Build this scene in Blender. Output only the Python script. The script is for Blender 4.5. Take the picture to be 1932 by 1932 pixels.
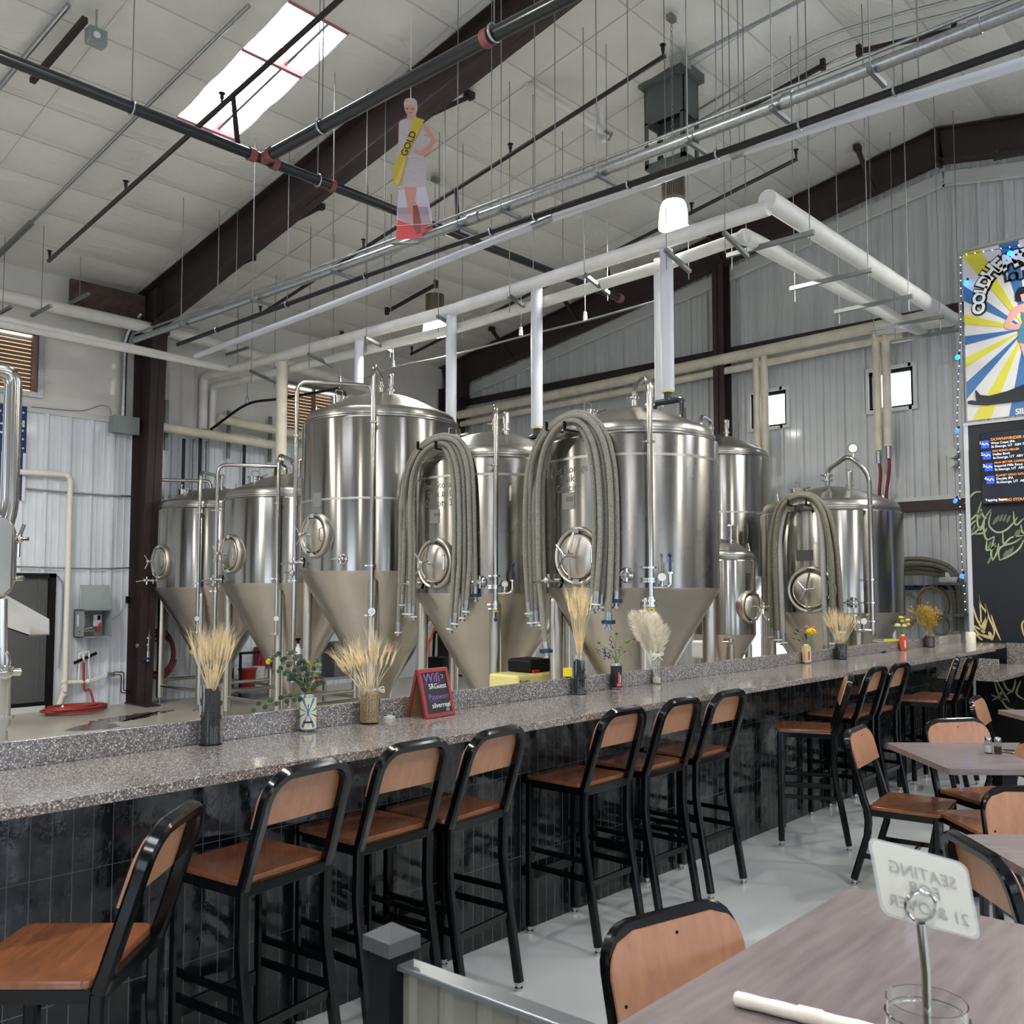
import bpy, bmesh, math, random
from mathutils import Vector, Matrix
for o in list(bpy.data.objects): bpy.data.objects.remove(o)
SC = bpy.context.scene; COL = SC.collection
random.seed(7)
PI = math.pi
# ------------------------------------------------------------------ camera
H = 1.656; FPX = 1741.; PX0 = 966.; PY0 = 1004.
PIT = math.atan(106/1741.); YAW = math.radians(42.6)
FH = Vector((math.cos(YAW), math.sin(YAW), 0)); RV = Vector((math.sin(YAW), -math.cos(YAW), 0))
FW = FH*math.cos(PIT) + Vector((0, 0, math.sin(PIT))); UV = -FH*math.sin(PIT) + Vector((0, 0, math.cos(PIT)))
cam = bpy.data.cameras.new('camera'); co = bpy.data.objects.new('camera', cam); COL.objects.link(co)
co.location = (0, 0, H)
co.rotation_euler = Matrix((RV, UV, -FW)).transposed().to_euler()
cam.sensor_fit = 'HORIZONTAL'; cam.sensor_width = 36; cam.lens = 36*FPX/1932; cam.shift_y = (PY0-966)/1932
cam.clip_start = .05; cam.clip_end = 200
cam.dof.use_dof = True; cam.dof.focus_distance = 6.0; cam.dof.aperture_fstop = 10
SC.camera = co
# ------------------------------------------------------------------ world, exposure
W = bpy.data.worlds.new('sky'); SC.world = W; W.use_nodes = True
bg = W.node_tree.nodes['Background']; bg.inputs[0].default_value = (.86, .93, 1, 1); bg.inputs[1].default_value = 6.0
SC.view_settings.view_transform = 'Standard'; SC.view_settings.look = 'None'
SC.view_settings.exposure = -0.08; SC.view_settings.gamma = 1; SC.view_settings.use_curve_mapping = False
E_SKY, E_WIN, E_LAMP, E_PANEL = 22.0, 4.5, 12.0, 115.0      # skylight, window, high bay bowl, point lamp
# ------------------------------------------------------------------ pixel of a survey photo -> point on a real plane
def ray(x, y): return FW*FPX + RV*(x-PX0) - UV*(y-PY0)
CAM = Vector((0, 0, H))
def P(x, y, X=None, Y=None, Z=None):
    d = ray(x, y)
    t = X/d.x if X is not None else (Y/d.y if Y is not None else (Z-H)/d.z)
    return CAM + d*t
SL = 1.6/9.4; RY = 3.8
def roofz(y): return 6.0+SL*(13.2-y) if y > RY else 7.6-SL*(RY-y)
def PR(x, y):
    d = ray(x, y); q = CAM + d*((6.0+SL*13.2-H)/(d.z+SL*d.y))
    if q.y < RY: q = CAM + d*((7.6-SL*RY-H)/(d.z-SL*d.y))
    return q
def PC(x, y, cx, cy, r):
    "first hit of the sight line with an upright cylinder (or its nearest tangent point)"
    d = ray(x, y); a = d.x*d.x+d.y*d.y; b = -2*(d.x*cx+d.y*cy); c = cx*cx+cy*cy-r*r
    D = b*b-4*a*c; t = (-b-math.sqrt(max(D, 0)))/(2*a)
    return CAM+d*t
# ------------------------------------------------------------------ mesh helpers
class G:
    def __init__(s): s.v = []; s.f = []
    def add(s, vs, fs):
        n = len(s.v); s.v += [Vector(v) for v in vs]; s.f += [tuple(i+n for i in f) for f in fs]; return s
    def box(s, x0, x1, y0, y1, z0, z1, M=None):
        vs = [Vector((x, y, z)) for z in (z0, z1) for y in (y0, y1) for x in (x0, x1)]
        if M: vs = [M@v for v in vs]
        return s.add(vs, [(0, 2, 3, 1), (4, 5, 7, 6), (0, 1, 5, 4), (2, 6, 7, 3), (0, 4, 6, 2), (1, 3, 7, 5)])
    def bar(s, a, b, w, h, up=(0, 0, 1)):
        a, b = Vector(a), Vector(b); d = (b-a); L = d.length; d.normalize(); u = Vector(up)
        if abs(d.dot(u)) > .98: u = Vector((0, 1, 0))
        x = d.cross(u).normalized(); z = x.cross(d)
        M = Matrix((x, d, z)).transposed().to_4x4(); M.translation = a
        return s.box(-w/2, w/2, 0, L, -h/2, h/2, M)
    def cyl(s, a, b, r, n=16, r2=None, cap=True):
        a, b = Vector(a), Vector(b); d = (b-a).normalized(); u = Vector((0, 0, 1)) if abs(d.z) < .9 else Vector((1, 0, 0))
        x = d.cross(u).normalized(); y = d.cross(x); r2 = r if r2 is None else r2
        vs = [p + (x*math.cos(2*PI*i/n)+y*math.sin(2*PI*i/n))*q for p, q in ((a, r), (b, r2)) for i in range(n)]
        fs = [(i, (i+1) % n, n+(i+1) % n, n+i) for i in range(n)]
        if cap: fs += [tuple(range(n))[::-1], tuple(range(n, 2*n))]
        return s.add(vs, fs)
    def tube(s, pts, r, n=10, closed=False, prof=None):
        pts = [Vector(p) for p in pts]; m = len(pts); rs = r if isinstance(r, (list, tuple)) else [r]*m
        T = []
        for i in range(m):
            a = pts[(i-1) % m] if (closed or i > 0) else pts[i]; b = pts[(i+1) % m] if (closed or i < m-1) else pts[i]
            t = (b-a); T.append(t.normalized() if t.length > 1e-9 else Vector((0, 0, 1)))
        u = Vector((0, 0, 1)) if abs(T[0].z) < .9 else Vector((1, 0, 0)); x = T[0].cross(u).normalized()
        vs = []
        for i in range(m):
            x = (x - T[i]*x.dot(T[i])).normalized(); y = T[i].cross(x)
            if prof: vs += [pts[i]+x*p[0]+y*p[1] for p in prof]
            else: vs += [pts[i]+(x*math.cos(2*PI*k/n)+y*math.sin(2*PI*k/n))*rs[i] for k in range(n)]
        if prof: n = len(prof)
        fs = []
        for i in range(m if closed else m-1):
            j = (i+1) % m; fs += [(i*n+k, i*n+(k+1) % n, j*n+(k+1) % n, j*n+k) for k in range(n)]
        if not closed: fs += [tuple(range(n))[::-1], tuple(range((m-1)*n, m*n))]
        return s.add(vs, fs)
    def lathe(s, prof, n=32, M=None, c=(0, 0, 0)):
        c = Vector(c); vs = []; m = len(prof)
        for r, z in prof:
            r = max(r, 1e-5)
            for k in range(n):
                v = Vector((r*math.cos(2*PI*k/n), r*math.sin(2*PI*k/n), z)); vs.append((M@v if M else v)+c)
        fs = [(i*n+k, i*n+(k+1) % n, (i+1)*n+(k+1) % n, (i+1)*n+k) for i in range(m-1) for k in range(n)]
        if prof[0][0] < 1e-4: pass
        return s.add(vs, fs)
    def prism(s, poly, O, U, V, N, d):
        O, U, V, N = map(Vector, (O, U, V, N)); n = len(poly)
        vs = [O+U*a+V*b for a, b in poly]; vs += [v+N*d for v in vs]
        return s.add(vs, [tuple(range(n))[::-1], tuple(range(n, 2*n))]+[(i, (i+1) % n, n+(i+1) % n, n+i) for i in range(n)])
    def sphere(s, c, r, n=12, m=8, sz=1):
        prof = [(r*math.sin(PI*i/m), -r*sz*math.cos(PI*i/m)) for i in range(m+1)]
        return s.lathe(prof, n, c=c)
    def build(s, name, mat, parent=None, world=False, smooth=True, ang=40, bevel=0, kind=None):
        return mk(name, s, mat, parent, world, smooth, ang, bevel, kind)
def mk(name, g, mat, parent=None, world=False, smooth=True, ang=40, bevel=0, kind=None):
    me = bpy.data.meshes.new(name); vs = g.v
    off = Vector((0, 0, 0))
    if parent is None:
        lo = Vector([min(v[i] for v in vs) for i in range(3)]); hi = Vector([max(v[i] for v in vs) for i in range(3)])
        off = Vector(((lo.x+hi.x)/2, (lo.y+hi.y)/2, lo.z)); vs = [v-off for v in vs]
    elif world:
        M = wm(parent).inverted(); vs = [M@v for v in vs]
    me.from_pydata([tuple(v) for v in vs], [], g.f); me.validate()
    bm = bmesh.new(); bm.from_mesh(me); bmesh.ops.recalc_face_normals(bm, faces=bm.faces); bm.to_mesh(me); bm.free()
    if smooth:
        me.polygons.foreach_set('use_smooth', [True]*len(me.polygons)); me.set_sharp_from_angle(angle=math.radians(ang))
    me.materials.append(mat)
    o = bpy.data.objects.new(name, me); COL.objects.link(o); o.location = off
    if parent: o.parent = parent
    if bevel:
        b = o.modifiers.new('bevel', 'BEVEL'); b.width = bevel; b.segments = 2; b.limit_method = 'ANGLE'
    if kind: o['kind'] = kind
    return o
def wm(o):
    M = Matrix.LocRotScale(o.location, o.rotation_euler, o.scale)
    return wm(o.parent)@M if o.parent else M
def tag(o, label, cat, group=None, kind=None):
    o['label'] = label; o['category'] = cat
    if group: o['group'] = group
    if kind: o['kind'] = kind
    return o
def thing(name, label, cat, loc=(0, 0, 0), rz=0, group=None):
    o = bpy.data.objects.new(name, None); COL.objects.link(o); o.location = loc; o.rotation_euler = (0, 0, rz); o.empty_display_size = .1
    return tag(o, label, cat, group)
def kids(o): return [c for c in COL.objects if c.parent == o]
def dup(root, loc, rz, label=None, group=None, scale=None):
    def rec(o, par):
        c = o.copy(); COL.objects.link(c); c.parent = par
        for ch in KID[o.name]: rec(ch, c)
        return c
    KID = {}
    def scan(o):
        KID[o.name] = kids(o)
        for k in KID[o.name]: scan(k)
    scan(root); r = rec(root, None); r.location = loc; r.rotation_euler = (0, 0, rz)
    if label: r['label'] = label
    if group: r['group'] = group
    if scale: r.scale = scale
    return r
def struct(name, g, mat, label=None, **k):
    o = g.build(name, mat, **k); o['kind'] = 'structure'
    if label: o['label'] = label
    return o
def bend(pts, r, n=6):
    "round the inner corners of a polyline"
    pts = [Vector(p) for p in pts]; out = [pts[0]]
    for i in range(1, len(pts)-1):
        a, b, c = pts[i-1], pts[i], pts[i+1]; u = (a-b); v = (c-b); q = min(r, u.length*.48, v.length*.48)
        p0 = b+u.normalized()*q; p1 = b+v.normalized()*q
        for k in range(n+1):
            t = k/n; out.append(p0*(1-t)**2+b*2*t*(1-t)+p1*t*t)
    return out+[pts[-1]]
def smooth(pts, n=6):
    "Catmull-Rom through the points"
    p = [Vector(q) for q in pts]; p = [p[0]*2-p[1]]+p+[p[-1]*2-p[-2]]; out = []
    for i in range(1, len(p)-2):
        for k in range(n):
            t = k/n; out.append(.5*((2*p[i])+(p[i+1]-p[i-1])*t+(2*p[i-1]-5*p[i]+4*p[i+1]-p[i+2])*t*t+(3*p[i]-p[i-1]-3*p[i+1]+p[i+2])*t**3))
    return out+[p[-2]]
def text_g(body, size, M, depth=.001, align='LEFT', space=1.0, mirror=False, bold=0):
    cu = bpy.data.curves.new('t', 'FONT'); cu.body = body; cu.size = size; cu.extrude = depth; cu.align_x = align; cu.space_character = space; cu.resolution_u = 3; cu.offset = bold
    ob = bpy.data.objects.new('t', cu); COL.objects.link(ob); bpy.context.view_layer.update()
    me = bpy.data.meshes.new_from_object(ob.evaluated_get(bpy.context.evaluated_depsgraph_get())); g = G()
    g.add([M@Vector(((-v.co.x if mirror else v.co.x), v.co.y, v.co.z)) for v in me.vertices], [tuple(p.vertices) for p in me.polygons])
    bpy.data.objects.remove(ob); bpy.data.meshes.remove(me); return g
def frame(O, U, V):
    U = Vector(U).normalized(); V = Vector(V).normalized(); N = U.cross(V)
    M = Matrix((U, V, N)).transposed().to_4x4(); M.translation = Vector(O); return M
# ------------------------------------------------------------------ materials
def lin(c): return tuple(((x/255)/12.92 if x/255 <= .04045 else ((x/255+.055)/1.055)**2.4) for x in c)+(1,)
MATS = {}
def mat(name, rgb=(128, 128, 128), rough=.5, metal=0, spec=.5, noise=0, nscale=20, bump=0, bscale=None, coat=0, trans=0, emit=None, es=0, aniso=0, ior=1.45, stretch=None, alpha=1, rgb2=None, rvar=0, detail=3, ramp=(.35, .65)):
    m = bpy.data.materials.new(name); m.use_nodes = True; nt = m.node_tree; N = nt.nodes; L = nt.links; b = N['Principled BSDF']
    b.inputs['Base Color'].default_value = lin(rgb); b.inputs['Roughness'].default_value = rough; b.inputs['Metallic'].default_value = metal
    b.inputs['Specular IOR Level'].default_value = spec; b.inputs['Coat Weight'].default_value = coat; b.inputs['Coat Roughness'].default_value = .08
    b.inputs['Transmission Weight'].default_value = trans; b.inputs['IOR'].default_value = ior; b.inputs['Alpha'].default_value = alpha
    if emit is not None: b.inputs['Emission Color'].default_value = lin(emit); b.inputs['Emission Strength'].default_value = es
    tc = mp = None
    if noise or bump or rgb2 or rvar:
        tc = N.new('ShaderNodeTexCoord'); mp = N.new('ShaderNodeMapping'); L.new(tc.outputs['Object'], mp.inputs[0])
        if stretch: mp.inputs['Scale'].default_value = stretch
        nz = N.new('ShaderNodeTexNoise'); nz.inputs['Scale'].default_value = nscale; nz.inputs['Detail'].default_value = detail; L.new(mp.outputs[0], nz.inputs[0])
        if noise or rgb2:
            rp = N.new('ShaderNodeValToRGB'); rp.color_ramp.elements[0].position = ramp[0]; rp.color_ramp.elements[1].position = ramp[1]
            c2 = lin(rgb2) if rgb2 else tuple(min(1, x*(1+noise)) for x in lin(rgb)[:3])+(1,)
            c1 = lin(rgb) if rgb2 else tuple(x*(1-noise) for x in lin(rgb)[:3])+(1,)
            rp.color_ramp.elements[0].color = c1; rp.color_ramp.elements[1].color = c2
            L.new(nz.outputs[0], rp.inputs[0]); L.new(rp.outputs[0], b.inputs['Base Color'])
        if rvar:
            mr = N.new('ShaderNodeMapRange'); mr.inputs[3].default_value = max(0, rough-rvar); mr.inputs[4].default_value = rough+rvar
            L.new(nz.outputs[0], mr.inputs[0]); L.new(mr.outputs[0], b.inputs['Roughness'])
        if bump:
            n2 = nz
            if bscale:
                n2 = N.new('ShaderNodeTexNoise'); n2.inputs['Scale'].default_value = bscale; n2.inputs['Detail'].default_value = 3; L.new(mp.outputs[0], n2.inputs[0])
            bp = N.new('ShaderNodeBump'); bp.inputs['Strength'].default_value = bump; bp.inputs['Distance'].default_value = .01
            L.new(n2.outputs[0], bp.inputs['Height']); L.new(bp.outputs[0], b.inputs['Normal'])
    if aniso:
        tg = N.new('ShaderNodeTangent'); tg.direction_type = 'RADIAL'; tg.axis = 'Z'; L.new(tg.outputs[0], b.inputs['Tangent'])
        b.inputs['Anisotropic'].default_value = aniso; b.inputs['Anisotropic Rotation'].default_value = .25
    MATS[name] = m; return m
def nodes(m): return m.node_tree.nodes, m.node_tree.links, m.node_tree.nodes['Principled BSDF']
steel = mat('brushed_stainless', (158, 156, 150), .2, 1, rvar=.05, nscale=3, aniso=.9, bump=.05, bscale=1.6, stretch=(1, 1, .6))
steel_d = mat('dulled_stainless', (146, 143, 137), .27, 1, rvar=.07, nscale=3, aniso=.85, bump=.05, bscale=1.6, stretch=(1, 1, .6), noise=.06)
steel2 = mat('satin_stainless', (190, 185, 176), .34, 1, rvar=.08, nscale=4, aniso=.5, noise=.05, bump=.05, bscale=1.5)
steel3 = mat('dull_stainless', (170, 168, 162), .3, 1, rvar=.06, nscale=3, aniso=.5, noise=.06, bump=.06, bscale=2)
pipe_ss = mat('polished_pipe', (185, 182, 176), .16, 1)
chrome = mat('chrome_fitting', (205, 203, 198), .12, 1)
galv = mat('galvanized', (168, 172, 174), .34, 1, noise=.12, nscale=40)
strutm = mat('strut_channel', (130, 134, 134), .45, .8)
rodm = mat('threaded_rod', (140, 142, 140), .45, .7)
insul = mat('white_pipe_jacket', (222, 221, 216), .45, noise=.05, nscale=6, bump=.3, bscale=7)
insul_old = mat('cream_pipe_jacket', (214, 208, 190), .5, noise=.08, nscale=5, bump=.3, bscale=6)
bluewhite = mat('smooth_white_jacket', (204, 206, 211), .4, bump=.1, nscale=9)
blackpipe = mat('black_iron_pipe', (24, 28, 33), .28, 0, coat=.3)
blackiron = mat('black_sprinkler_line', (26, 26, 28), .4)
redprim = mat('red_oxide_coupling', (128, 72, 68), .55)
brown = mat('brown_primer_steel', (50, 38, 39), .55, noise=.12, nscale=4)
brownd = mat('brown_primer_girt', (44, 33, 34), .5)
redsteel = mat('red_primer_purlin', (176, 104, 104), .5)
blackmetal = mat('gloss_black_frame', (5, 6, 8), .16, spec=.35, coat=.15)
granite = mat('speckled_granite', (110, 106, 104), .16, coat=.3)
N_, L_, B_ = nodes(granite)
tc = N_.new('ShaderNodeTexCoord'); v1 = N_.new('ShaderNodeTexVoronoi'); v1.inputs['Scale'].default_value = 260; L_.new(tc.outputs['Object'], v1.inputs[0])
rp = N_.new('ShaderNodeValToRGB'); e = rp.color_ramp.elements; rp.color_ramp.interpolation = 'CONSTANT'
e[0].position = 0; e[0].color = lin((84, 80, 78)); e[1].position = .3; e[1].color = lin((108, 103, 100))
for p_, c_ in ((.55, (128, 122, 119)), (.78, (150, 144, 140)), (.9, (196, 191, 184))):
    q = e.new(p_); q.color = lin(c_)
sp = N_.new('ShaderNodeSeparateColor'); L_.new(v1.outputs['Color'], sp.inputs[0]); L_.new(sp.outputs[0], rp.inputs[0]); L_.new(rp.outputs[0], B_.inputs['Base Color'])
tile = mat('black_glazed_tile', (16, 18, 21), .12, coat=.4)
N_, L_, B_ = nodes(tile)
tc = N_.new('ShaderNodeTexCoord'); mp = N_.new('ShaderNodeMapping'); mp.inputs['Rotation'].default_value = (PI/2, 0, 0); mp.inputs['Location'].default_value = (0, .028, 0)
L_.new(tc.outputs['Object'], mp.inputs[0])
sx = N_.new('ShaderNodeSeparateXYZ'); L_.new(tc.outputs['Object'], sx.inputs[0]); cx = N_.new('ShaderNodeCombineXYZ'); L_.new(sx.outputs[0], cx.inputs[0])
ad = N_.new('ShaderNodeMath'); ad.operation = 'ADD'; ad.inputs[1].default_value = .036; L_.new(sx.outputs[2], ad.inputs[0]); L_.new(ad.outputs[0], cx.inputs[1])
bt = N_.new('ShaderNodeTexBrick'); bt.offset = 0; bt.squash = 1; bt.inputs['Scale'].default_value = 1; bt.inputs['Brick Width'].default_value = .0645; bt.inputs['Row Height'].default_value = .394
bt.inputs['Mortar Size'].default_value = .0016; bt.inputs['Mortar Smooth'].default_value = .1; bt.inputs['Bias'].default_value = 0
bt.inputs['Color1'].default_value = lin((15, 17, 20)); bt.inputs['Color2'].default_value = lin((30, 31, 33)); bt.inputs['Mortar'].default_value = lin((88, 90, 92))
L_.new(cx.outputs[0], bt.inputs[0]); L_.new(bt.outputs['Color'], B_.inputs['Base Color'])
nz = N_.new('ShaderNodeTexNoise'); nz.inputs['Scale'].default_value = 14; nz.inputs['Detail'].default_value = 4; L_.new(tc.outputs['Object'], nz.inputs[0])
mr = N_.new('ShaderNodeMapRange'); mr.inputs[1].default_value = .45; mr.inputs[2].default_value = .62; mr.inputs[3].default_value = .06; mr.inputs[4].default_value = .38; L_.new(nz.outputs[0], mr.inputs[0])
mx = N_.new('ShaderNodeMath'); mx.operation = 'MAXIMUM'; L_.new(mr.outputs[0], mx.inputs[0])
mm = N_.new('ShaderNodeMath'); mm.operation = 'MULTIPLY'; mm.inputs[1].default_value = .7; L_.new(bt.outputs['Fac'], mm.inputs[0]); L_.new(mm.outputs[0], mx.inputs[1]); L_.new(mx.outputs[0], B_.inputs['Roughness'])
sb = N_.new('ShaderNodeMath'); sb.operation = 'SUBTRACT'; L_.new(nz.outputs[0], sb.inputs[0]); L_.new(bt.outputs['Fac'], sb.inputs[1])
bp = N_.new('ShaderNodeBump'); bp.inputs['Strength'].default_value = .5; bp.inputs['Distance'].default_value = .004; L_.new(sb.outputs[0], bp.inputs['Height']); L_.new(bp.outputs[0], B_.inputs['Normal'])
def woodmat(name, c1, c2, rough=.3, sc=(1, 1, 1), coat=.4):
    m = mat(name, c1, rough, rgb2=c2, nscale=4, stretch=sc, coat=coat, detail=4, ramp=(.25, .8)); return m
wood_back = woodmat('varnished_plywood_back', (150, 106, 80), (176, 128, 98), .38, (9, 9, 1.2), .15)
wood_seat = woodmat('varnished_plywood_seat', (112, 68, 44), (138, 86, 54), .22, (1.2, 9, 9), .5)
table_top_m = woodmat('grey_walnut_laminate', (94, 84, 84), (126, 116, 116), .34, (1.0, 8, 8), .15)
wall_metal = mat('ribbed_wall_panel', (196, 199, 200), .4, 0, noise=.03, nscale=3, coat=.1)
wall_metal_w = mat('ribbed_liner_panel', (214, 219, 226), .4, 0, noise=.03, nscale=3, coat=.1)
vinyl = mat('white_vinyl_insulation', (212, 211, 206), .36, 0, noise=.035, nscale=2.2, bump=.22, bscale=3.5, coat=.25)
ceilm = mat('white_vinyl_ceiling', (214, 213, 209), .34, 0, noise=.04, nscale=1.2, coat=.25)
N_, L_, B_ = nodes(ceilm)
tc = N_.new('ShaderNodeTexCoord'); mp = N_.new('ShaderNodeMapping'); mp.inputs['Scale'].default_value = (1.2, 3.2, 1); mp.inputs['Rotation'].default_value = (0, 0, .5); L_.new(tc.outputs['Object'], mp.inputs[0])
nz = N_.new('ShaderNodeTexNoise'); nz.inputs['Scale'].default_value = 2.4; nz.inputs['Detail'].default_value = 6; nz.inputs['Distortion'].default_value = 1.2; L_.new(mp.outputs[0], nz.inputs[0])
bp = N_.new('ShaderNodeBump'); bp.inputs['Strength'].default_value = .35; bp.inputs['Distance'].default_value = .05; L_.new(nz.outputs[0], bp.inputs['Height']); L_.new(bp.outputs[0], B_.inputs['Normal'])
seam = mat('ceiling_seam', (190, 190, 187), .6)
epoxy = mat('grey_epoxy_floor', (176, 180, 178), .22, noise=.05, nscale=1.5, coat=.25, bump=.03, bscale=2)
concrete = mat('sealed_concrete', (172, 167, 155), .36, noise=.1, nscale=2.2, coat=.15, detail=8)
wet = mat('wet_concrete', (84, 78, 70), .12, noise=.15, nscale=5)
white_trim = mat('white_trim', (200, 202, 200), .45)
greyenc = mat('grey_enclosure', (138, 147, 146), .45)
greyd = mat('dark_grey_door', (82, 84, 84), .5, noise=.05)
blackm = mat('matte_black', (9, 9, 11), .5, spec=.3)
chalk = mat('black_wall_board', (22, 24, 31), .5, noise=.1, nscale=3)
pvc = mat('cream_pvc', (226, 222, 206), .4)
whitep = mat('white_plastic', (225, 225, 222), .4)
redhose = mat('red_rubber_hose', (150, 52, 48), .45)
redbright = mat('red_plastic', (176, 30, 38), .35)
bluep = mat('blue_plastic', (36, 52, 110), .35)
navy = mat('navy_clamp', (34, 52, 86), .4)
yellowp = mat('yellow_plastic', (226, 205, 40), .4)
hosem = mat('grey_ribbed_hose', (136, 134, 125), .7, noise=.25, nscale=60, bump=.5, bscale=90, stretch=(1, 1, 3))
hosel = mat('light_ribbed_hose', (160, 158, 152), .65, noise=.16, nscale=60, bump=.5, bscale=90, stretch=(1, 1, 3))
hosed = mat('olive_hose', (104, 102, 88), .6, noise=.2, nscale=50)
gasket = mat('cream_gasket', (226, 220, 200), .5)
glass = mat('clear_glass', (250, 252, 252), .02, trans=1, ior=1.45)
glass_t = mat('thin_clear_glass', (240, 244, 244), .05, trans=1, ior=1.1)
stones = mat('black_lava_stone', (38, 37, 38), .8, noise=.3, nscale=60, bump=.6, bscale=50)
grain = mat('loose_barley_grain', (176, 142, 92), .7, noise=.4, nscale=220, bump=.8, bscale=220)
coffee = mat('dark_beans', (44, 32, 30), .6, noise=.4, nscale=180, bump=.8, bscale=160)
winem = mat('dark_red_beans', (66, 34, 38), .5, noise=.3, nscale=160, bump=.6, bscale=160)
wheat = mat('dried_wheat', (226, 204, 160), .7, noise=.2, nscale=30)
wheat_d = mat('dried_wheat_dark', (176, 134, 78), .7, noise=.2, nscale=30)
goldfl = mat('dried_gold_flower', (172, 138, 52), .8)
pampas = mat('pampas_plume', (236, 228, 208), .8)
leaf = mat('dark_leaf', (44, 62, 44), .5, noise=.2, nscale=20)
stemg = mat('green_stem', (104, 118, 60), .5)
greenfl = mat('green_mum', (130, 150, 36), .7)
fuzz = mat('green_fuzz_flower', (98, 140, 40), .8)
pinkfl = mat('pink_flower', (206, 90, 96), .7)
mauve = mat('mauve_flower', (166, 118, 136), .7)
yellowfl = mat('yellow_flower', (240, 205, 20), .6)
creamfl = mat('cream_flower', (226, 224, 170), .7)
bluefl = mat('blue_thistle', (50, 58, 92), .6)
alum = mat('aluminium', (196, 196, 194), .25, 1)
can_black = mat('black_can_label', (24, 24, 30), .35)
can_tan = mat('tan_can_label', (206, 176, 132), .35)
can_orange = mat('orange_can_label', (196, 82, 46), .35)
candlem = mat('ivory_candle', (226, 224, 206), .5)
redframe = mat('red_painted_wood', (140, 48, 54), .45)
tanback = mat('tan_hardboard', (150, 118, 76), .6)
chalk_p = mat('purple_chalk', (140, 96, 158), .8)
chalk_w = mat('white_chalk', (224, 224, 224), .8)
paper = mat('white_paper', (226, 220, 208), .7, noise=.03, nscale=30, bump=.2, bscale=40)
printed = mat('faded_print', (168, 168, 160), .7)
card = mat('laminated_card', (214, 210, 198), .25)
goldsash = mat('yellow_satin', (208, 184, 66), .3, coat=.2)
skin = mat('printed_skin', (206, 152, 140), .6)
hair = mat('printed_blonde_hair', (196, 182, 168), .6)
dress = mat('printed_grey_dress', (196, 186, 192), .6, noise=.06, nscale=60)
coral = mat('printed_coral', (214, 84, 88), .6)
lilac = mat('printed_lilac', (212, 200, 216), .6)
louver = mat('tan_louver', (128, 104, 90), .5)
ban_w = mat('banner_white', (206, 205, 204), .45); ban_b = mat('banner_blue', (58, 106, 160), .45); ban_y = mat('banner_yellow', (204, 198, 66), .45)
ban_k = mat('banner_navy', (24, 28, 38), .45); ban_s = mat('banner_skin', (214, 156, 146), .45); teal = mat('banner_teal', (70, 120, 140), .5)
flag_b = mat('flag_blue', (26, 52, 104), .6); flag_w = mat('flag_white', (214, 214, 214), .6)
mur_g = mat('pale_green_paint', (158, 172, 128), .6); mur_y = mat('pale_gold_paint', (206, 188, 132), .6); mur_d = mat('dim_gold_paint', (150, 142, 108), .6)
glowb = mat('blue_bulb', (40, 90, 255), .3, emit=(30, 80, 255), es=6)
glowc = mat('cyan_bulb', (40, 170, 255), .3, emit=(20, 150, 255), es=7)
glowled = mat('led_dot', (200, 200, 255), .3, emit=(170, 180, 255), es=14)
skyl = mat('skylight_panel', (235, 240, 245), .4, emit=(238, 244, 255), es=E_SKY)
winp = mat('daylit_pane', (235, 240, 245), .2, emit=(226, 238, 255), es=E_WIN)
bowl = mat('lit_lamp_bowl', (245, 245, 235), .3, emit=(255, 250, 232), es=E_LAMP)
scr = mat('menu_screen', (26, 30, 42), .15, coat=.3, emit=(30, 34, 46), es=.6)
t_or = mat('orange_screen_text', (240, 150, 60), .5, emit=(240, 150, 60), es=1.3)
t_wh = mat('white_screen_text', (225, 230, 240), .5, emit=(225, 230, 240), es=1.2)
t_bl = mat('blue_screen_icon', (40, 70, 210), .5, emit=(40, 70, 210), es=1.2)
orange_rub = mat('orange_hose', (190, 84, 50), .5)
cream_box = mat('cream_yellow_plastic', (226, 214, 140), .4)
# ================================================================== STRUCTURE
X1 = 12.5; YW = 13.2; X0 = -7.0; YS = -5.6
g = G().box(X0, X1, YS, 3.15, -.1, 0); struct('floor', g, epoxy, 'smooth light grey epoxy floor of the seating area', smooth=False)
g = G().box(X0, X1, 3.15, YW, -.1, 0); struct('floor', g, concrete, 'bare concrete floor of the brewing area behind the bar', smooth=False)
def ribbed(u0, u1, place, holes, ztop, zbot=0.0, pitch=.305, d=.04):
    "ribbed sheet: u along the wall; place(u, depth, z) -> point"
    cs = []
    k = math.floor(u0/pitch)-1
    while k*pitch < u1+pitch:
        b = k*pitch
        for du, h in ((0, 0), (.012, d), (.05, d), (.062, 0), (.118, 0), (.123, .01), (.137, .01), (.142, 0), (.214, 0), (.219, .01), (.233, .01), (.238, 0)):
            if u0 < b+du < u1: cs.append((b+du, h))
        k += 1
    cs = [(u0, 0)]+cs+[(u1, 0)]
    for a0, a1, z0, z1 in holes:
        for a in (a0, a1):
            if u0 < a < u1:
                cs = [c for c in cs if abs(c[0]-a) > .004]; cs.append((a, 0))
    cs.sort(); g = G()
    for (a, ha), (b, hb) in zip(cs, cs[1:]):
        m = (a+b)/2; iv = [(zbot, None)]
        hs = sorted([(h[2], h[3]) for h in holes if h[0]-1e-4 <= m <= h[1]+1e-4])
        segs = []; z = zbot
        for h0, h1 in hs: segs.append((z, h0)); z = h1
        segs.append((z, None))
        for s0, s1 in segs:
            ta = ztop(a) if s1 is None else s1; tb = ztop(b) if s1 is None else s1
            if min(ta, tb)-s0 < .01: continue
            g.add([place(a, ha, s0), place(b, hb, s0), place(b, hb, tb), place(a, ha, ta)], [(0, 1, 2, 3)])
    return g
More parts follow.
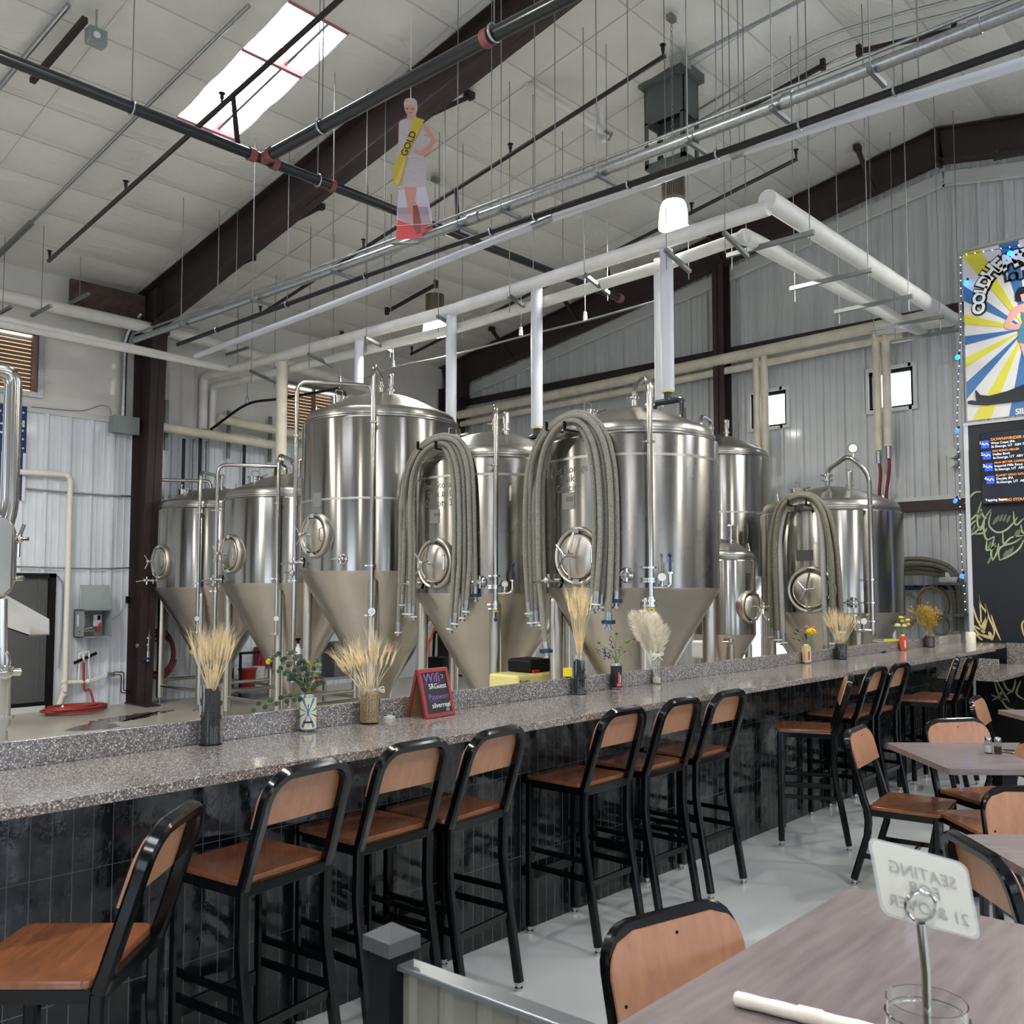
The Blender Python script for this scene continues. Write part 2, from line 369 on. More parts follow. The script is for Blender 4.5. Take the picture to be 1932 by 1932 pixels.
# openings
W1 = (6.05, 6.62, 4.03, 4.55); W2 = (4.26, 4.85, 4.07, 4.6); D2 = (5.0, 6.85, 0, 1.85); D3 = (10.25, 10.55, 0.2, 1.05)
g = ribbed(-5.6, YW, lambda u, h, z: (X1-h, u, z), [W1, W2, D2, D3], lambda u: roofz(u)+.02)
struct('wall_right', g, wall_metal, 'ribbed metal gable wall at the far right end', ang=20)
D1 = (3.2, 5.08, 0, 1.86)
g = ribbed(X0, X1, lambda u, h, z: (u, YW-h, z), [D1], lambda u: 4.06)
struct('wall_left', g, wall_metal_w, 'white ribbed liner wall below the insulation', ang=20)
g = G(); LV = [(3.75, 4.76, 4.31, 5.1), (8.72, 9.86, 4.3, 5.08)]
n = 90; zs = [4.06, 4.2, 4.31, 4.45, 4.7, 4.9, 5.09, 5.3, 5.6, 6.02]
import mathutils
def bulge(u, z): return .012+.03*mathutils.noise.noise(Vector((u*1.3, z*2, 3)))+.012*mathutils.noise.noise(Vector((u*5, z*6, 1)))
us = [X0+(X1-X0)*i/n for i in range(n+1)]+[a for l in LV for a in l[:2]]+[6.6, 6.75, 6.82, 6.95, 7.05, 7.2]; us.sort()
def bp_(u, z):
    b = bulge(u, z)
    if z < 4.95:
        for c in (6.68, 6.9, 7.1): b += .07*math.exp(-((u-c)/.05)**2)
    return b
for a, b in zip(us, us[1:]):
    for z0, z1 in zip(zs, zs[1:]):
        if any(l[0]-.01 < (a+b)/2 < l[1]+.01 and l[2]-.02 < (z0+z1)/2 < l[3]+.02 for l in LV): continue
        g.add([(a, YW-bp_(a, z0), z0), (b, YW-bp_(b, z0), z0), (b, YW-bp_(b, z1), z1), (a, YW-bp_(a, z1), z1)], [(0, 1, 2, 3)])
struct('wall_left', g, vinyl, 'white vinyl faced insulation on the upper eave wall', ang=80)
g = G().box(X0, X1, YW-.05, YW-.005, 4.04, 4.11).box(X0, X1, YW-.06, YW-.03, 4.105, 4.125); struct('trim_1', g, white_trim, 'white cap trim along the top of the ribbed liner', smooth=False)
# unseen sides of the hall (they light and reflect in the tanks)
SW = [(-4.5, -2.3, .4, 3.0), (-1.2, 1.0, .4, 3.0), (2.4, 4.6, .4, 3.0), (6.0, 8.2, .4, 3.0)]
g = ribbed(X0, X1, lambda u, h, z: (u, YS+h, z), SW, lambda u: roofz(YS)+.02); struct('wall_front', g, wall_metal, ang=20)
BW = [(-3.5, -1.2, .5, 3.0), (4.4, 7.2, 0, 3.4), (9.2, 11.4, 3.2, 4.6)]
g = ribbed(YS, YW, lambda u, h, z: (X0+h, u, z), BW, lambda u: roofz(u)+.02); struct('wall_back', g, wall_metal, ang=20)
wn = 3
def win(x0, x1, y0, y1, z0, z1, ax, label, frame_m=white_trim, nx=1, glow=winp):
    "window: casing frame, dark sash, glowing pane; ax = wall normal axis, x0..x1 etc. are the opening"
    global wn
    t = bpy.data.objects.new('window_%d' % wn, None); COL.objects.link(t); t.location = ((x0+x1)/2, (y0+y1)/2, z0); t['kind'] = 'structure'; t['label'] = label; wn += 1
    g = G(); w = .05
    def ring(g, w, e0, e1):
        if ax == 'x':
            g.box(e0, e1, y0-w, y0, z0-w, z1+w).box(e0, e1, y1, y1+w, z0-w, z1+w).box(e0, e1, y0, y1, z1, z1+w).box(e0, e1, y0, y1, z0-w, z0)
        else:
            g.box(x0-w, x0, e0, e1, z0-w, z1+w).box(x1, x1+w, e0, e1, z0-w, z1+w).box(x0, x1, e0, e1, z1, z1+w).box(x0, x1, e0, e1, z0-w, z0)
        return g
    if ax == 'x': a, b, c, d, p = (x0-.04, x0+.06, x0+.0, x0+.05, x0+.05) if x0 > 3 else (x0-.06, x0+.04, x0-.05, x0+.0, x0-.05)
    else: a, b, c, d, p = y0-.06, y0+.04, y0-.05, y0, y0-.05
    ring(g, w, a, b).build('casing', frame_m, t, True, smooth=False)
    g = G()
    for k in range(nx+1):
        if ax == 'x': yy = y0+.02+(y1-y0-.04)*k/nx; g.box(c, d, yy-.02, yy+.02, z0, z1)
        else: xx = x0+.02+(x1-x0-.04)*k/nx; g.box(xx-.02, xx+.02, c, d, z0, z1)
    if ax == 'x': g.box(c, d, y0, y1, z1-.05, z1).box(c, d, y0, y1, z0, z0+.03)
    else: g.box(x0, x1, c, d, z1-.05, z1).box(x0, x1, c, d, z0, z0+.03)
    g.build('sash', blackm, t, True, smooth=False)
    g = G()
    if ax == 'x': g.box(p, p+.01, y0, y1, z0, z1)
    else: g.box(x0, x1, p, p+.01, z0, z1)
    g.build('pane', glow, t, True, smooth=False)
    return t
# named window_1 / window_2 : the two in the photo's gable wall
wn = 1
win(X1, X1, *W1, 'x', 'small bright square window nearer the corner, behind two thin white pipes'); win(X1, X1, *W2, 'x', 'small bright square window beside the banner')
wins = mat('daylit_storefront', (235, 240, 245), .2, emit=(214, 230, 255), es=E_WIN*.8)
for a, b, c, d in SW: win(a, b, YS, YS, c, d, 'y', 'storefront window of the seating side', blackm, 3, wins)
for a, b, c, d in BW: win(X0, X0, a, b, c, d, 'x', 'daylit opening at the near end of the hall', blackm, 3, wins)
# doors
t = bpy.data.objects.new('door_1', None); COL.objects.link(t); t.location = (4.14, YW, 0); t['kind'] = 'structure'; t['label'] = 'dark grey door in a black frame at the left'
G().box(D1[0], D1[1]-.08, YW-.02, YW+.02, .1, 1.8).box(4.86, 4.9, YW-.03, YW-.01, .1, 1.8).build('door_leaf', greyd, t, True, smooth=False)
G().box(D1[1]-.09, D1[1], YW-.07, YW+.03, 0, 1.86).box(D1[0], D1[1], YW-.07, YW+.03, 1.8, 1.86).box(D1[0], D1[1]-.09, YW-.05, YW+.01, .08, .13).build('door_frame', blackm, t, True, smooth=False)
G().box(D1[0], D1[1]-.09, YW-.05, YW+.02, 0, .08).build('threshold', white_trim, t, True, smooth=False)
day = mat('bright_exterior', (235, 240, 245), .4, emit=(235, 243, 255), es=5)
t = bpy.data.objects.new('door_2', None); COL.objects.link(t); t.location = (X1, 5.9, 0); t['kind'] = 'structure'; t['label'] = 'sunlit doorway between the tanks'
G().box(X1-.05, X1+.05, D2[0]-.06, D2[0], 0, 1.9).box(X1-.05, X1+.05, D2[1], D2[1]+.06, 0, 1.9).box(X1-.05, X1+.05, D2[0], D2[1], 1.85, 1.9).build('door_frame', white_trim, t, True, smooth=False)
G().box(X1+.06, X1+.08, D2[0], D2[1], 0, 1.85).build('glazing', day, t, True, smooth=False)
t = bpy.data.objects.new('window_15', None); COL.objects.link(t); t.location = (X1, 10.4, .2); t['kind'] = 'structure'; t['label'] = 'narrow bright opening seen between two tanks'
G().box(X1+.04, X1+.06, D3[0], D3[1], D3[2], D3[3]).build('pane', winp, t, True, smooth=False)
# louvred windows
for i, (a, b, c, d) in enumerate(LV):
    t = bpy.data.objects.new('window_%d' % (16+i), None); COL.objects.link(t); t.location = ((a+b)/2, YW, c); t['kind'] = 'structure'
    t['label'] = ['tan louvred window at the far left', 'tan louvred window behind the tall tank'][i]
    G().box(a-.07, a, YW-.08, YW+.02, c-.07, d+.06).box(b, b+.07, YW-.08, YW+.02, c-.07, d+.06).box(a, b, YW-.08, YW+.02, d, d+.06).box(a, b, YW-.08, YW+.02, c-.07, c).build('frame', galv, t, True, smooth=False)
    G().box(b-.06, b, YW-.03, YW+.04, c, d).box((a+b)/2-.02, (a+b)/2+.02, YW-.03, YW+.04, c, d).box(a, a+.03, YW-.03, YW+.04, c, d).build('mullion', louver, t, True, smooth=False)
    g = G(); n = 13
    for k in range(n):
        z = c+.03+(d-c-.06)*k/n
        g.add([(a+.02, YW-.02, z), (b-.02, YW-.02, z), (b-.02, YW+.03, z+.054), (a+.02, YW+.03, z+.054), (a+.02, YW-.02, z-.004), (b-.02, YW-.02, z-.004), (b-.02, YW+.03, z+.05), (a+.02, YW+.03, z+.05)], [(0, 1, 2, 3), (4, 7, 6, 5), (0, 4, 5, 1), (2, 6, 7, 3), (0, 3, 7, 4), (1, 5, 6, 2)])
    g.build('louvre_slats', louver, t, True, smooth=False)
    G().box(a, b, YW+.05, YW+.07, c, d).build('pane', mat('dusty_daylight%d' % i, (230, 210, 180), .5, emit=(255, 226, 190), es=1.1), t, True, smooth=False)
# ceiling: insulation sagging between purlins, with openings for the skylights
PUR = [13.2, 11.7, 10.35, 9.12, 7.8, 7.03, 5.7, 4.5, RY, 3.1, 1.8, .5, -.8, -2.1, -3.4, -4.5, YS]
SK = [(4.62, 5.3, 7.03, 9.12), (-1.9, -.5, 7.03, 9.12), (4.62, 5.3, -2.1, .5), (-1.9, -.5, -2.1, .5), (9.6, 10.8, -2.1, .5)]  # only the first is in view; the rest are added for daylight
xs = sorted(set([X0+(X1-X0)*i/78 for i in range(79)]+[a for s in SK for a in s[:2]]))
PU0 = PUR; PUR = [PU0[0]]
for a_, b_ in zip(PU0, PU0[1:]):
    k_ = max(1, round((a_-b_)/.62)); PUR += [a_+(b_-a_)*i/k_ for i in range(1, k_+1)]
g = G(); sg = G()
def cz(x, y):
    for a, b in zip(PUR, PUR[1:]):
        if b <= y <= a:
            t = (a-y)/(a-b); w = abs(((x-1.0) % 1.25)/1.25-.5)*2
            return roofz(y)-(.03+.012*mathutils.noise.noise(Vector((x*1.1, y*1.1, 0))))*math.sin(PI*t)**.7*(1-.35*w**6)
    return roofz(y)
for a, b in zip(PUR, PUR[1:]):
    m = 4
    for k in range(m):
        y0 = a+(b-a)*k/m; y1 = a+(b-a)*(k+1)/m
        for x0, x1 in zip(xs, xs[1:]):
            xm = (x0+x1)/2; ym = (y0+y1)/2
            if any(s[0] < xm < s[1] and s[2] < ym < s[3] for s in SK): continue
            g.add([(x0, y0, cz(x0, y0)), (x1, y0, cz(x1, y0)), (x1, y1, cz(x1, y1)), (x0, y1, cz(x0, y1))], [(0, 1, 2, 3)])
# outer skin so that no light leaks
for s in (1, -1):
    pass
struct('ceiling', g, ceilm, 'white vinyl faced roof insulation with sagging seams', ang=60)
g = G()
for y in PUR[1:-1]:
    z = roofz(y)
    segs = [(X0, X1)]
    for s in SK:
        if s[2]-.01 < y < s[3]+.01: segs = [q for a, b in segs for q in ((a, min(b, s[0])), (max(a, s[1]), b)) if q[1]-q[0] > .01]
    for a, b in segs: g.box(a, b, y-.008, y+.008, z-.006, z+.004)
x = 1.0-1.25*6
while x < X1:
    if not any(s[0] < x < s[1] for s in SK):
        g.bar((x, YW, roofz(YW)-.03), (x, RY, roofz(RY)-.03), .005, .008); g.bar((x, RY, roofz(RY)-.03), (x, YS, roofz(YS)-.03), .005, .008)
    x += 1.25
struct('trim_2', g, seam, 'seams and tape lines of the roof insulation', smooth=False)
# skylights: primed steel curb, cross purlin, glowing panel
for i, (a, b, c, d) in enumerate(SK):
    t = bpy.data.objects.new('window_%d' % (18+i), None); COL.objects.link(t); t.location = ((a+b)/2, (c+d)/2, roofz((c+d)/2)); t['kind'] = 'structure'; t['label'] = 'bright roof skylight with red primed purlins' if i == 0 else 'unseen roof skylight added for daylight further along the hall'
    h = .2
    sl = lambda y: roofz(y)
    def slab(x0, x1, y0, y1, lo, hi): return [(x, y, sl(y)+z) for z in (lo, hi) for y in (y0, y1) for x in (x0, x1)]
    FS = [(0, 2, 3, 1), (4, 5, 7, 6), (0, 1, 5, 4), (2, 6, 7, 3), (0, 4, 6, 2), (1, 3, 7, 5)]
    G().add(slab(a-.02, a, c, d, -.01, h), FS).add(slab(b, b+.02, c, d, -.01, h), FS).build('curb', vinyl, t, True, smooth=False)
    ymid = c+(d-c)*.64
    G().add(slab(a, b, d-.03, d, -.02, h), FS).add(slab(a, b, c, c+.02, -.02, h), FS).add(slab(a, b, c+.77 if i == 0 else ymid-.03, c+.81 if i == 0 else ymid+.03, -.02, h*.9), FS).build('purlin', redsteel, t, True, smooth=False)
    G().bar(((a+b)/2+.14, c, sl(c)+.05), ((a+b)/2+.14, d, sl(d)+.05), .03, .05).build('mullion', galv, t, True, smooth=False)
    G().add(slab(a, b, c, d, h, h+.01), FS).build('skylight_panel', skyl, t, True, smooth=False)
# roof skin above
g = G()
g.add([(X0-.2, YW+.3, roofz(YW)+.32), (X1+.2, YW+.3, roofz(YW)+.32), (X1+.2, RY, 7.95), (X0-.2, RY, 7.95)], [(0, 1, 2, 3)])
g.add([(X0-.2, YS-.3, roofz(YS)+.32), (X1+.2, YS-.3, roofz(YS)+.32), (X1+.2, RY, 7.95), (X0-.2, RY, 7.95)], [(0, 1, 2, 3)])
struct('ceiling', g, wall_metal, 'outer roof sheet', smooth=False)
# steel frames -------------------------------------------------------
def isec(g, p0, p1, d0, d1, w, updir, tw=.012, tf=.014):
    "tapered I beam from p0 to p1 (points on the outer flange), depths d0,d1 measured along -updir"
    p0, p1, u = Vector(p0), Vector(p1), Vector(updir).normalized(); d = (p1-p0).normalized(); n = d.cross(u).normalized()
    def plate(a0, a1, b0, b1, th):   # a0,a1 outer/inner at start, b0,b1 at end ; th half width along n
        vs = [a0-n*th, a0+n*th, a1+n*th, a1-n*th, b0-n*th, b0+n*th, b1+n*th, b1-n*th]
        g.add(vs, [(0, 1, 2, 3), (4, 7, 6, 5), (0, 4, 5, 1), (2, 6, 7, 3), (0, 3, 7, 4), (1, 5, 6, 2)])
    plate(p0, p0-u*tf, p1, p1-u*tf, w/2); plate(p0-u*(d0-tf), p0-u*d0, p1-u*(d1-tf), p1-u*d1, w/2); plate(p0, p0-u*d0, p1, p1-u*d1, tw/2)
FR = 0
def portal(x, label, w=.22, dk=.62, dr=.42, cb=.35, brace=True):
    global FR; FR += 1
    t = bpy.data.objects.new('trim_%d' % (20+FR), None); COL.objects.link(t); t.location = (x, 4, 0); t['kind'] = 'structure'; t['label'] = label
    nrm = Vector((0, SL, 1)).normalized(); nl = Vector((0, -SL, 1)).normalized()
    g = G(); isec(g, (x, YW-.06, 0), (x, YW-.06, 5.55), cb, .58, w, (0, 1, 0)); g.box(x-w/2, x+w/2, YW-.68, YW-.02, 0, .02)
    g.build('column', brown, t, True, smooth=False)
    g = G(); isec(g, (x, YW-.06, roofz(YW)-.03), (x, 9.0, roofz(9.0)-.03), dk, .5, w, nrm); isec(g, (x, 9.0, roofz(9.0)-.03), (x, RY, roofz(RY)-.03), .5, dr, w, nrm)
    g.box(x-w/2, x+w/2, YW-.7, YW-.62, 5.3, 5.95)
    g.build('rafter', brown, t, True, smooth=False)
    g = G(); isec(g, (x, RY, roofz(RY)-.03), (x, YS, roofz(YS)-.03), dr, .6, w, nl); g.box(x-w/2, x+w/2, RY-.02, RY+.02, roofz(RY)-dr-.08, roofz(RY)-.03); g.build('rafter', brown, t, True, smooth=False)
    G().box(x-w/2, x+w/2, YS+.03, YS+.4, 0, 5.9).build('column', brown, t, True, smooth=False)
    if brace:
        for yb in (11.2, 9.6, 6.9, 4.6):
            for s in ((1,) if x < 10 else (-1,)):
                G().bar((x+s*.08, yb, roofz(yb)-.5), (x+s*.62, yb, roofz(yb)-.1), .05, .05).box(x+s*.62-.05, x+s*.62+.05, yb-.04, yb+.04, roofz(yb)-.12, roofz(yb)-.05).build('flange_brace', brownd, t, True, smooth=False)
    return t
portal(6.2, 'dark brown steel portal frame crossing the middle of the roof')
portal(12.27, 'dark brown steel frame against the gable wall', .2, .45, .42, .3)
portal(.0, 'dark brown steel portal frame over the near seating', brace=False)
portal(-6.3, 'dark brown steel frame at the near end', brace=False)
g = G().box(5.05, 6.1, YW-.35, YW-.28, 5.45, 5.9); struct('trim_3', g, mat('rusty_brown_panel', (74, 60, 54), .7, noise=.35, nscale=9), 'rust brown eave panel left of the column', smooth=False)
g = G(); g.box(X1-.12, X1-.035, 3.0, YW, 5.19, 5.3); struct('trim_4', g, brownd, 'dark brown girt high on the gable wall', smooth=False)
g = G(); g.box(X1-.14, X1-.035, YS, YW, 2.655, 2.79); struct('trim_5', g, brownd, 'dark brown girt low on the gable wall', smooth=False)
g = G(); g.box(X1-.06, X1-.035, YS, 6.9, 2.79, 2.85).box(X1-.05, X1-.034, YS, YW, 5.05, 5.15); struct('trim_6', g, white_trim, 'white sheet edge trims along the girts', smooth=False)
g = G(); isec(g, (12.42, 7.0, 0), (12.42, 7.0, 6.6), .22, .22, .18, (1, 0, 0)); struct('trim_7', g, brown, 'dark brown wind column on the gable wall', smooth=False)
g = G()
for a, b in ((YW-.6, RY), (RY, YS)):
    g.bar((X1-.05, a, roofz(a)-.62), (X1-.05, b, roofz(b)-.62), .02, .2); g.bar((X1-.07, a, roofz(a)-.68), (X1-.07, b, roofz(b)-.68), .02, .02)
struct('trim_8', g, white_trim, 'pale rake trim following the roof line', smooth=False)
# ------------------------------------------------------------------ lamps
def highbay(x, y, zb, label, seen=True):
    t = thing('high_bay_lamp', label, 'lamp', (x, y, zb), 0, 'high bay lamps')
    r = .145
    G().lathe([(r*.55, .275), (r*.7, .265), (r*.86, .22), (r*.96, .13), (r, .03), (r*1.02, .0), (r*.97, 0.004), (r*.93, .12), (r*.83, .21), (r*.55, .262)], 32).build('lamp_bowl', bowl, t)
    g = G().cyl((0, 0, .26), (0, 0, .5), r*.72, 32)
    for k in range(36):
        a = 2*PI*k/36; g.bar((math.cos(a)*r*.76, math.sin(a)*r*.76, .29), (math.cos(a)*r*.76, math.sin(a)*r*.76, .5), .008, .008)
    g.build('heat_sink', mat('lamp_housing', (110, 104, 92), .4, .6) if 'lamp_housing' not in MATS else MATS['lamp_housing'], t)
    zc = roofz(y)-.07-zb
    g = G()
    for k in range(int((zc-.5)/.05)): g.tube([(math.cos(q)*.012, 0, .525+k*.05+math.sin(q)*.03) if k % 2 else (0, math.cos(q)*.012, .525+k*.05+math.sin(q)*.03) for q in [i*PI/4 for i in range(8)]], .003, 4, closed=True)
    g.box(-.05, .05, -.03, .03, zc-.06, zc); g.build('hanging_chain', rodm, t)
    l = bpy.data.lights.new('lamp_light', 'AREA'); l.shape = 'DISK'; l.size = .27; l.energy = E_PANEL; l.color = (1, .965, .89)
    lo = bpy.data.objects.new('lamp_light', l); COL.objects.link(lo); lo.parent = t; lo.location = (0, 0, -.012)
q = P(1271, 430, X=7.6); highbay(q.x, q.y, q.z, 'lit high bay lamp hanging under the grey metal roof duct')
q = P(820, 632, X=7.6); highbay(q.x, q.y, q.z, 'lit high bay lamp hanging above the tall tank, partly behind a white pipe')
for i, (x, y) in enumerate([(7.6, -1.0), (3.4, -1.2), (2.6, 4.6), (-2.4, -1.0), (-2.4, 4.6), (-1.6, 9.6), (10.6, 1.6), (2.4, 9.7)]): highbay(x, y, roofz(y)-2.0, 'unseen high bay lamp added for light over the %s' % ['far seating', 'middle seating', 'bar near the camera', 'near seating', 'near end of the bar', 'near brewing floor', 'tap wall', 'brewing floor left of the tanks'][i])  # these lamps hang out of view, added to brighten the hall and its floor
# ================================================================== OVERHEAD PIPES
def pipe(name, pts, r, m, label, cat='pipe', group=None, n=14, fit=None, fitm=None):
    "one pipe run; fit = list of (a, b) collar segments"
    if not fit: return tag(G().tube(pts, r, n).build(name, m), label, cat, group)
    p0 = Vector(pts[0]); t = thing(name, label, cat, tuple(p0), 0, group)
    G().tube(pts, r, n).build('pipe', m, t, True)
    for a, b, rr in fit: G().cyl(a, b, rr, 16).build('coupling', fitm, t, True)
    return t
SY, SZ = 6.73, 5.3
def cpl(p, d, r=.075, L=.1): p = Vector(p); d = Vector(d).normalized(); return (p-d*L/2, p+d*L/2, r)
pipe('sprinkler_main', [(-3, SY, SZ), (9.33, SY, SZ)], .045, blackpipe, 'thick black sprinkler main running across the roof from the left edge', fit=[cpl((4.08, SY, SZ), (1, 0, 0), .056, .06), cpl((4.3, SY, SZ), (1, 0, 0), .056, .06), cpl((4.9, SY, SZ), (1, 0, 0), .055, .05), cpl((9.31, SY, SZ), (1, 0, 0), .056, .08)], fitm=redprim)
pipe('sprinkler_branch_main', [(4.19, SY-.07, SZ), (4.24, 4.15, SZ), (4.36, 1.0, SZ)], .05, blackpipe, 'thick black sprinkler pipe joining the main at the red tee, running to the top edge', fit=[((4.19, SY, SZ), (4.19, SY-.1, SZ), .05), cpl((4.19, SY-.13, SZ), (0, 1, 0), .06, .05), cpl((4.24, 4.12, SZ), (0, 1, 0), .062, .06)], fitm=redprim)
def head(g, p): # sprinkler head standing on the pipe
    p = Vector(p); g.cyl(p, p+Vector((0, 0, .05)), .012, 8).cyl(p+Vector((0, 0, .05)), p+Vector((0, 0, .09)), .018, 8).cyl(p+Vector((0, 0, .095)), p+Vector((0, 0, .1)), .03, 10)
def branch(x, y0, z0, y1, z1, ry, label, heads=(), top=None):
    t = thing('sprinkler_branch_line', label, 'pipe', (x, y0, z0), 0, 'thin black sprinkler branch lines')
    f = lambda y: z0+(z1-z0)*(y-y0)/(y1-y0)
    G().tube([(x, y0, z0), (x, y1, z1)], .022, 10).build('pipe', blackiron, t, True)
    if ry is not None: G().cyl((x, ry, f(ry)), (x, SY, SZ+.04), .022, 10).build('riser', blackiron, t, True)
    for y in heads:
        g = G(); head(g, (x, y, f(y)+.01)); g.build('sprinkler_head', blackiron, t, True)
    return t
branch(3.95, 10.69, 5.32, 4.9, 6.03, 6.82, 'thin black sprinkler line under the skylight', (10.67, 8.8, 7.0))
branch(6.5, 10.46, 5.22, 4.2, 6.2, 6.77, 'long thin black sprinkler line ending near the grey roof duct', (10.44, 8.3, 6.0, 4.22))
branch(9.2, 10.56, 5.23, 4.29, 6.27, 6.88, 'thin black sprinkler line behind the right lamp', (10.54, 7.6, 5.6, 4.3))
branch(10.7, 2.75, 6.3, -1.2, 5.9, None, 'short black sprinkler line at the right edge above the banner', (2.73,))
# rods and hangers
def roof_at(x, y): return roofz(y)-.06
def hanger(x, y, zp, r, label, group='pipe hangers on threaded rods', ring=True, rr=.005):
    t = thing('pipe_hanger', label, 'hanger', (x, y, zp), 0, group)
    G().cyl((x, y, zp+r+.02), (x, y, roof_at(x, y)), rr, 6).build('rod', rodm, t, True)
    if ring: G().tube([(x+(r+.006)*math.cos(a)*0, y+(r+.008)*math.cos(a), zp+(r+.008)*math.sin(a)) for a in [i*PI/8 for i in range(16)]] if abs(ring) == 1 else [(x+(r+.008)*math.cos(a), y, zp+(r+.008)*math.sin(a)) for a in [i*PI/8 for i in range(16)]], .009, 6, closed=True).build('ring', galv, t, True)
    return t
for i, x in enumerate([3.05, 4.75, 6.3, 8.2]): hanger(x, SY, SZ, .045, 'rod and ring hanger on the black main, %s' % ['under the ceiling left of the skylight', 'right of the red tee', 'behind the standing cutout', 'right of the cutout'][i])
for i, y in enumerate([5.9, 4.05, 2.4]): hanger(4.2+.03*i, y, SZ, .05, 'rod and ring hanger on the thick branch pipe, %s' % ['between the tee and the beam', 'at the beam crossing', 'near the top edge'][i], ring=2)
# bundle of long pipes running toward the camera side
GX = 5.6
def gp(x, y): return P(x, y, X=GX)
A = [P(256, 641, X=5.42), P(650, 502, X=5.57), P(1290, 265, X=5.62), P(1932, 15, X=5.62), P(2300, -128, X=5.62)]
pipe('conduit_run', smooth(A, 6), .042, galv, 'large galvanized conduit, front of the bundle of parallel pipes crossing the roof', fit=[(A[3]+(A[2]-A[3])*.1, A[3]+(A[2]-A[3])*.13, .05), (A[2]+(A[3]-A[2])*.35, A[2]+(A[3]-A[2])*.38, .05), (A[1]+(A[2]-A[1])*.45, A[1]+(A[2]-A[1])*.48, .05)], fitm=galv)
B = [v+Vector((.10, .0, .045)) for v in A]; pipe('conduit_run', smooth(B, 6), .018, galv, 'thin galvanized conduit lying behind the large galvanized one')
B = [v+Vector((-.02, .0, .075)) for v in A]; pipe('conduit_run', smooth(B, 6), .012, galv, 'thinnest galvanized conduit on top of the large galvanized one')
Bk = [P(335, 650, X=5.85), P(650, 535, X=5.9), P(990, 415, X=5.95), P(1282, 316, X=5.95), P(1932, 84, X=5.95), P(2300, -46, X=5.95)]
pipe('gas_line', smooth(Bk, 6), .026, blackiron, 'black iron pipe running parallel between the conduit and the white pipe')
Wt = [P(370, 672, X=6.05), P(640, 570, X=6.05), P(1010, 424, X=6.1), P(1385, 290, X=6.1), P(1932, 118, X=6.1), P(2300, 2, X=6.1)]
c1 = [(Wt[2]-Vector((0, .22, -.012)), Wt[2]+Vector((0, .02, 0)), .042), (Wt[3]-Vector((0, .2, -.012)), Wt[3]+Vector((0, .02, 0)), .043)]
pipe('white_vent_pipe', smooth(Wt, 6), .036, bluewhite, 'smooth bluish white pipe with grey couplings, rear of the crossing bundle', fit=c1, fitm=galv)
def lerp_at(L, y):
    for a, b in zip(L, L[1:]):
        if (a.y-y)*(b.y-y) <= 0: return a+(b-a)*((y-a.y)/(b.y-a.y))
    return L[0]
for i, y in enumerate([10.4, 8.9, 7.5, 5.72, 5.2, 4.2, 3.4, 2.75, 2.1]):
    p = lerp_at(A, y); w = lerp_at(Wt, y); k = lerp_at(Bk, y)
    t = thing('trapeze_hanger', 'rods and strut holding the crossing pipe bundle, %s' % ['nearest the corner column', 'second from the corner column', 'left of the cutout', 'right beside the cutout', 'in front of the beam', 'left of the roof duct', 'in front of the roof duct', 'right of the roof duct', 'near the right edge'][i], 'hanger', (p.x, y, p.z), 0, 'hangers of the crossing pipe bundle')
    G().bar((p.x-.1, y, p.z-.06), (p.x+.16, y, p.z-.06), .03, .03).build('strut', strutm, t, True, smooth=False)
    G().cyl((p.x-.08, y, p.z-.08), (p.x-.08, y, roof_at(p.x, y)), .0048, 6).build('rod', rodm, t, True)
    G().cyl((k.x, y, k.z+.03), (k.x, y, roof_at(k.x, y)), .0048, 6).build('rod', rodm, t, True)
    G().tube([(k.x+.034*math.cos(a), y, k.z+.034*math.sin(a)) for a in [q*PI/8 for q in range(16)]], .008, 6, closed=True).build('ring', galv, t, True)
    if i % 2 == 0: G().cyl((w.x+.01, y-.1, w.z+.03), (w.x+.01, y-.1, roof_at(w.x, y-.1)), .0048, 6).build('rod', rodm, t, True)
# glycol mains over the tanks
MX = 7.15
M1 = [(MX, 13.05, 4.1), (MX, 13.05, 4.93), (MX, 12.2, 4.9), (MX, 7.53, 4.82), (MX, 4.73, 4.88), (MX, 3.6, 4.9)]
pipe('glycol_main', bend(M1, .12), .068, insul, 'thick white jacketed main running above the tanks, upper of two')
M2 = [(MX+.16, 13.05, 4.1), (MX+.16, 13.05, 4.8), (MX+.16, 12.2, 4.76), (MX+.16, 7.53, 4.66), (MX+.16, 4.79, 4.72), (MX+.16, 3.9, 4.78)]
pipe('glycol_main', bend(M2, .12), .056, insul, 'slimmer white jacketed main running above the tanks, lower of two')
pipe('glycol_main', bend([(MX-.02, 3.6, 4.97), (11.95, 3.62, 5.0), (12.2, 3.65, 5.04), (12.2, 4.6, 5.1)], .12), .085, insul, 'thick white jacketed main running from the elbow to the gable wall, right of two', fit=None)
pipe('glycol_main', bend([(MX+.16, 3.92, 4.78), (MX+.5, 3.98, 4.84), (11.6, 4.0, 4.9), (12.15, 4.02, 4.96)], .15), .072, insul, 'white jacketed main running from the elbow to the gable wall, left of two')
pipe('glycol_header', [(12.2, 3.75, 5.15), (12.2, 12.6, 4.97)], .08, insul_old, 'cream jacketed pipe along the gable wall under the girt, upper of two')
pipe('glycol_header', [(12.27, 4.3, 4.98), (12.27, 12.75, 4.8)], .055, insul_old, 'cream jacketed pipe along the gable wall under the girt, lower of two')
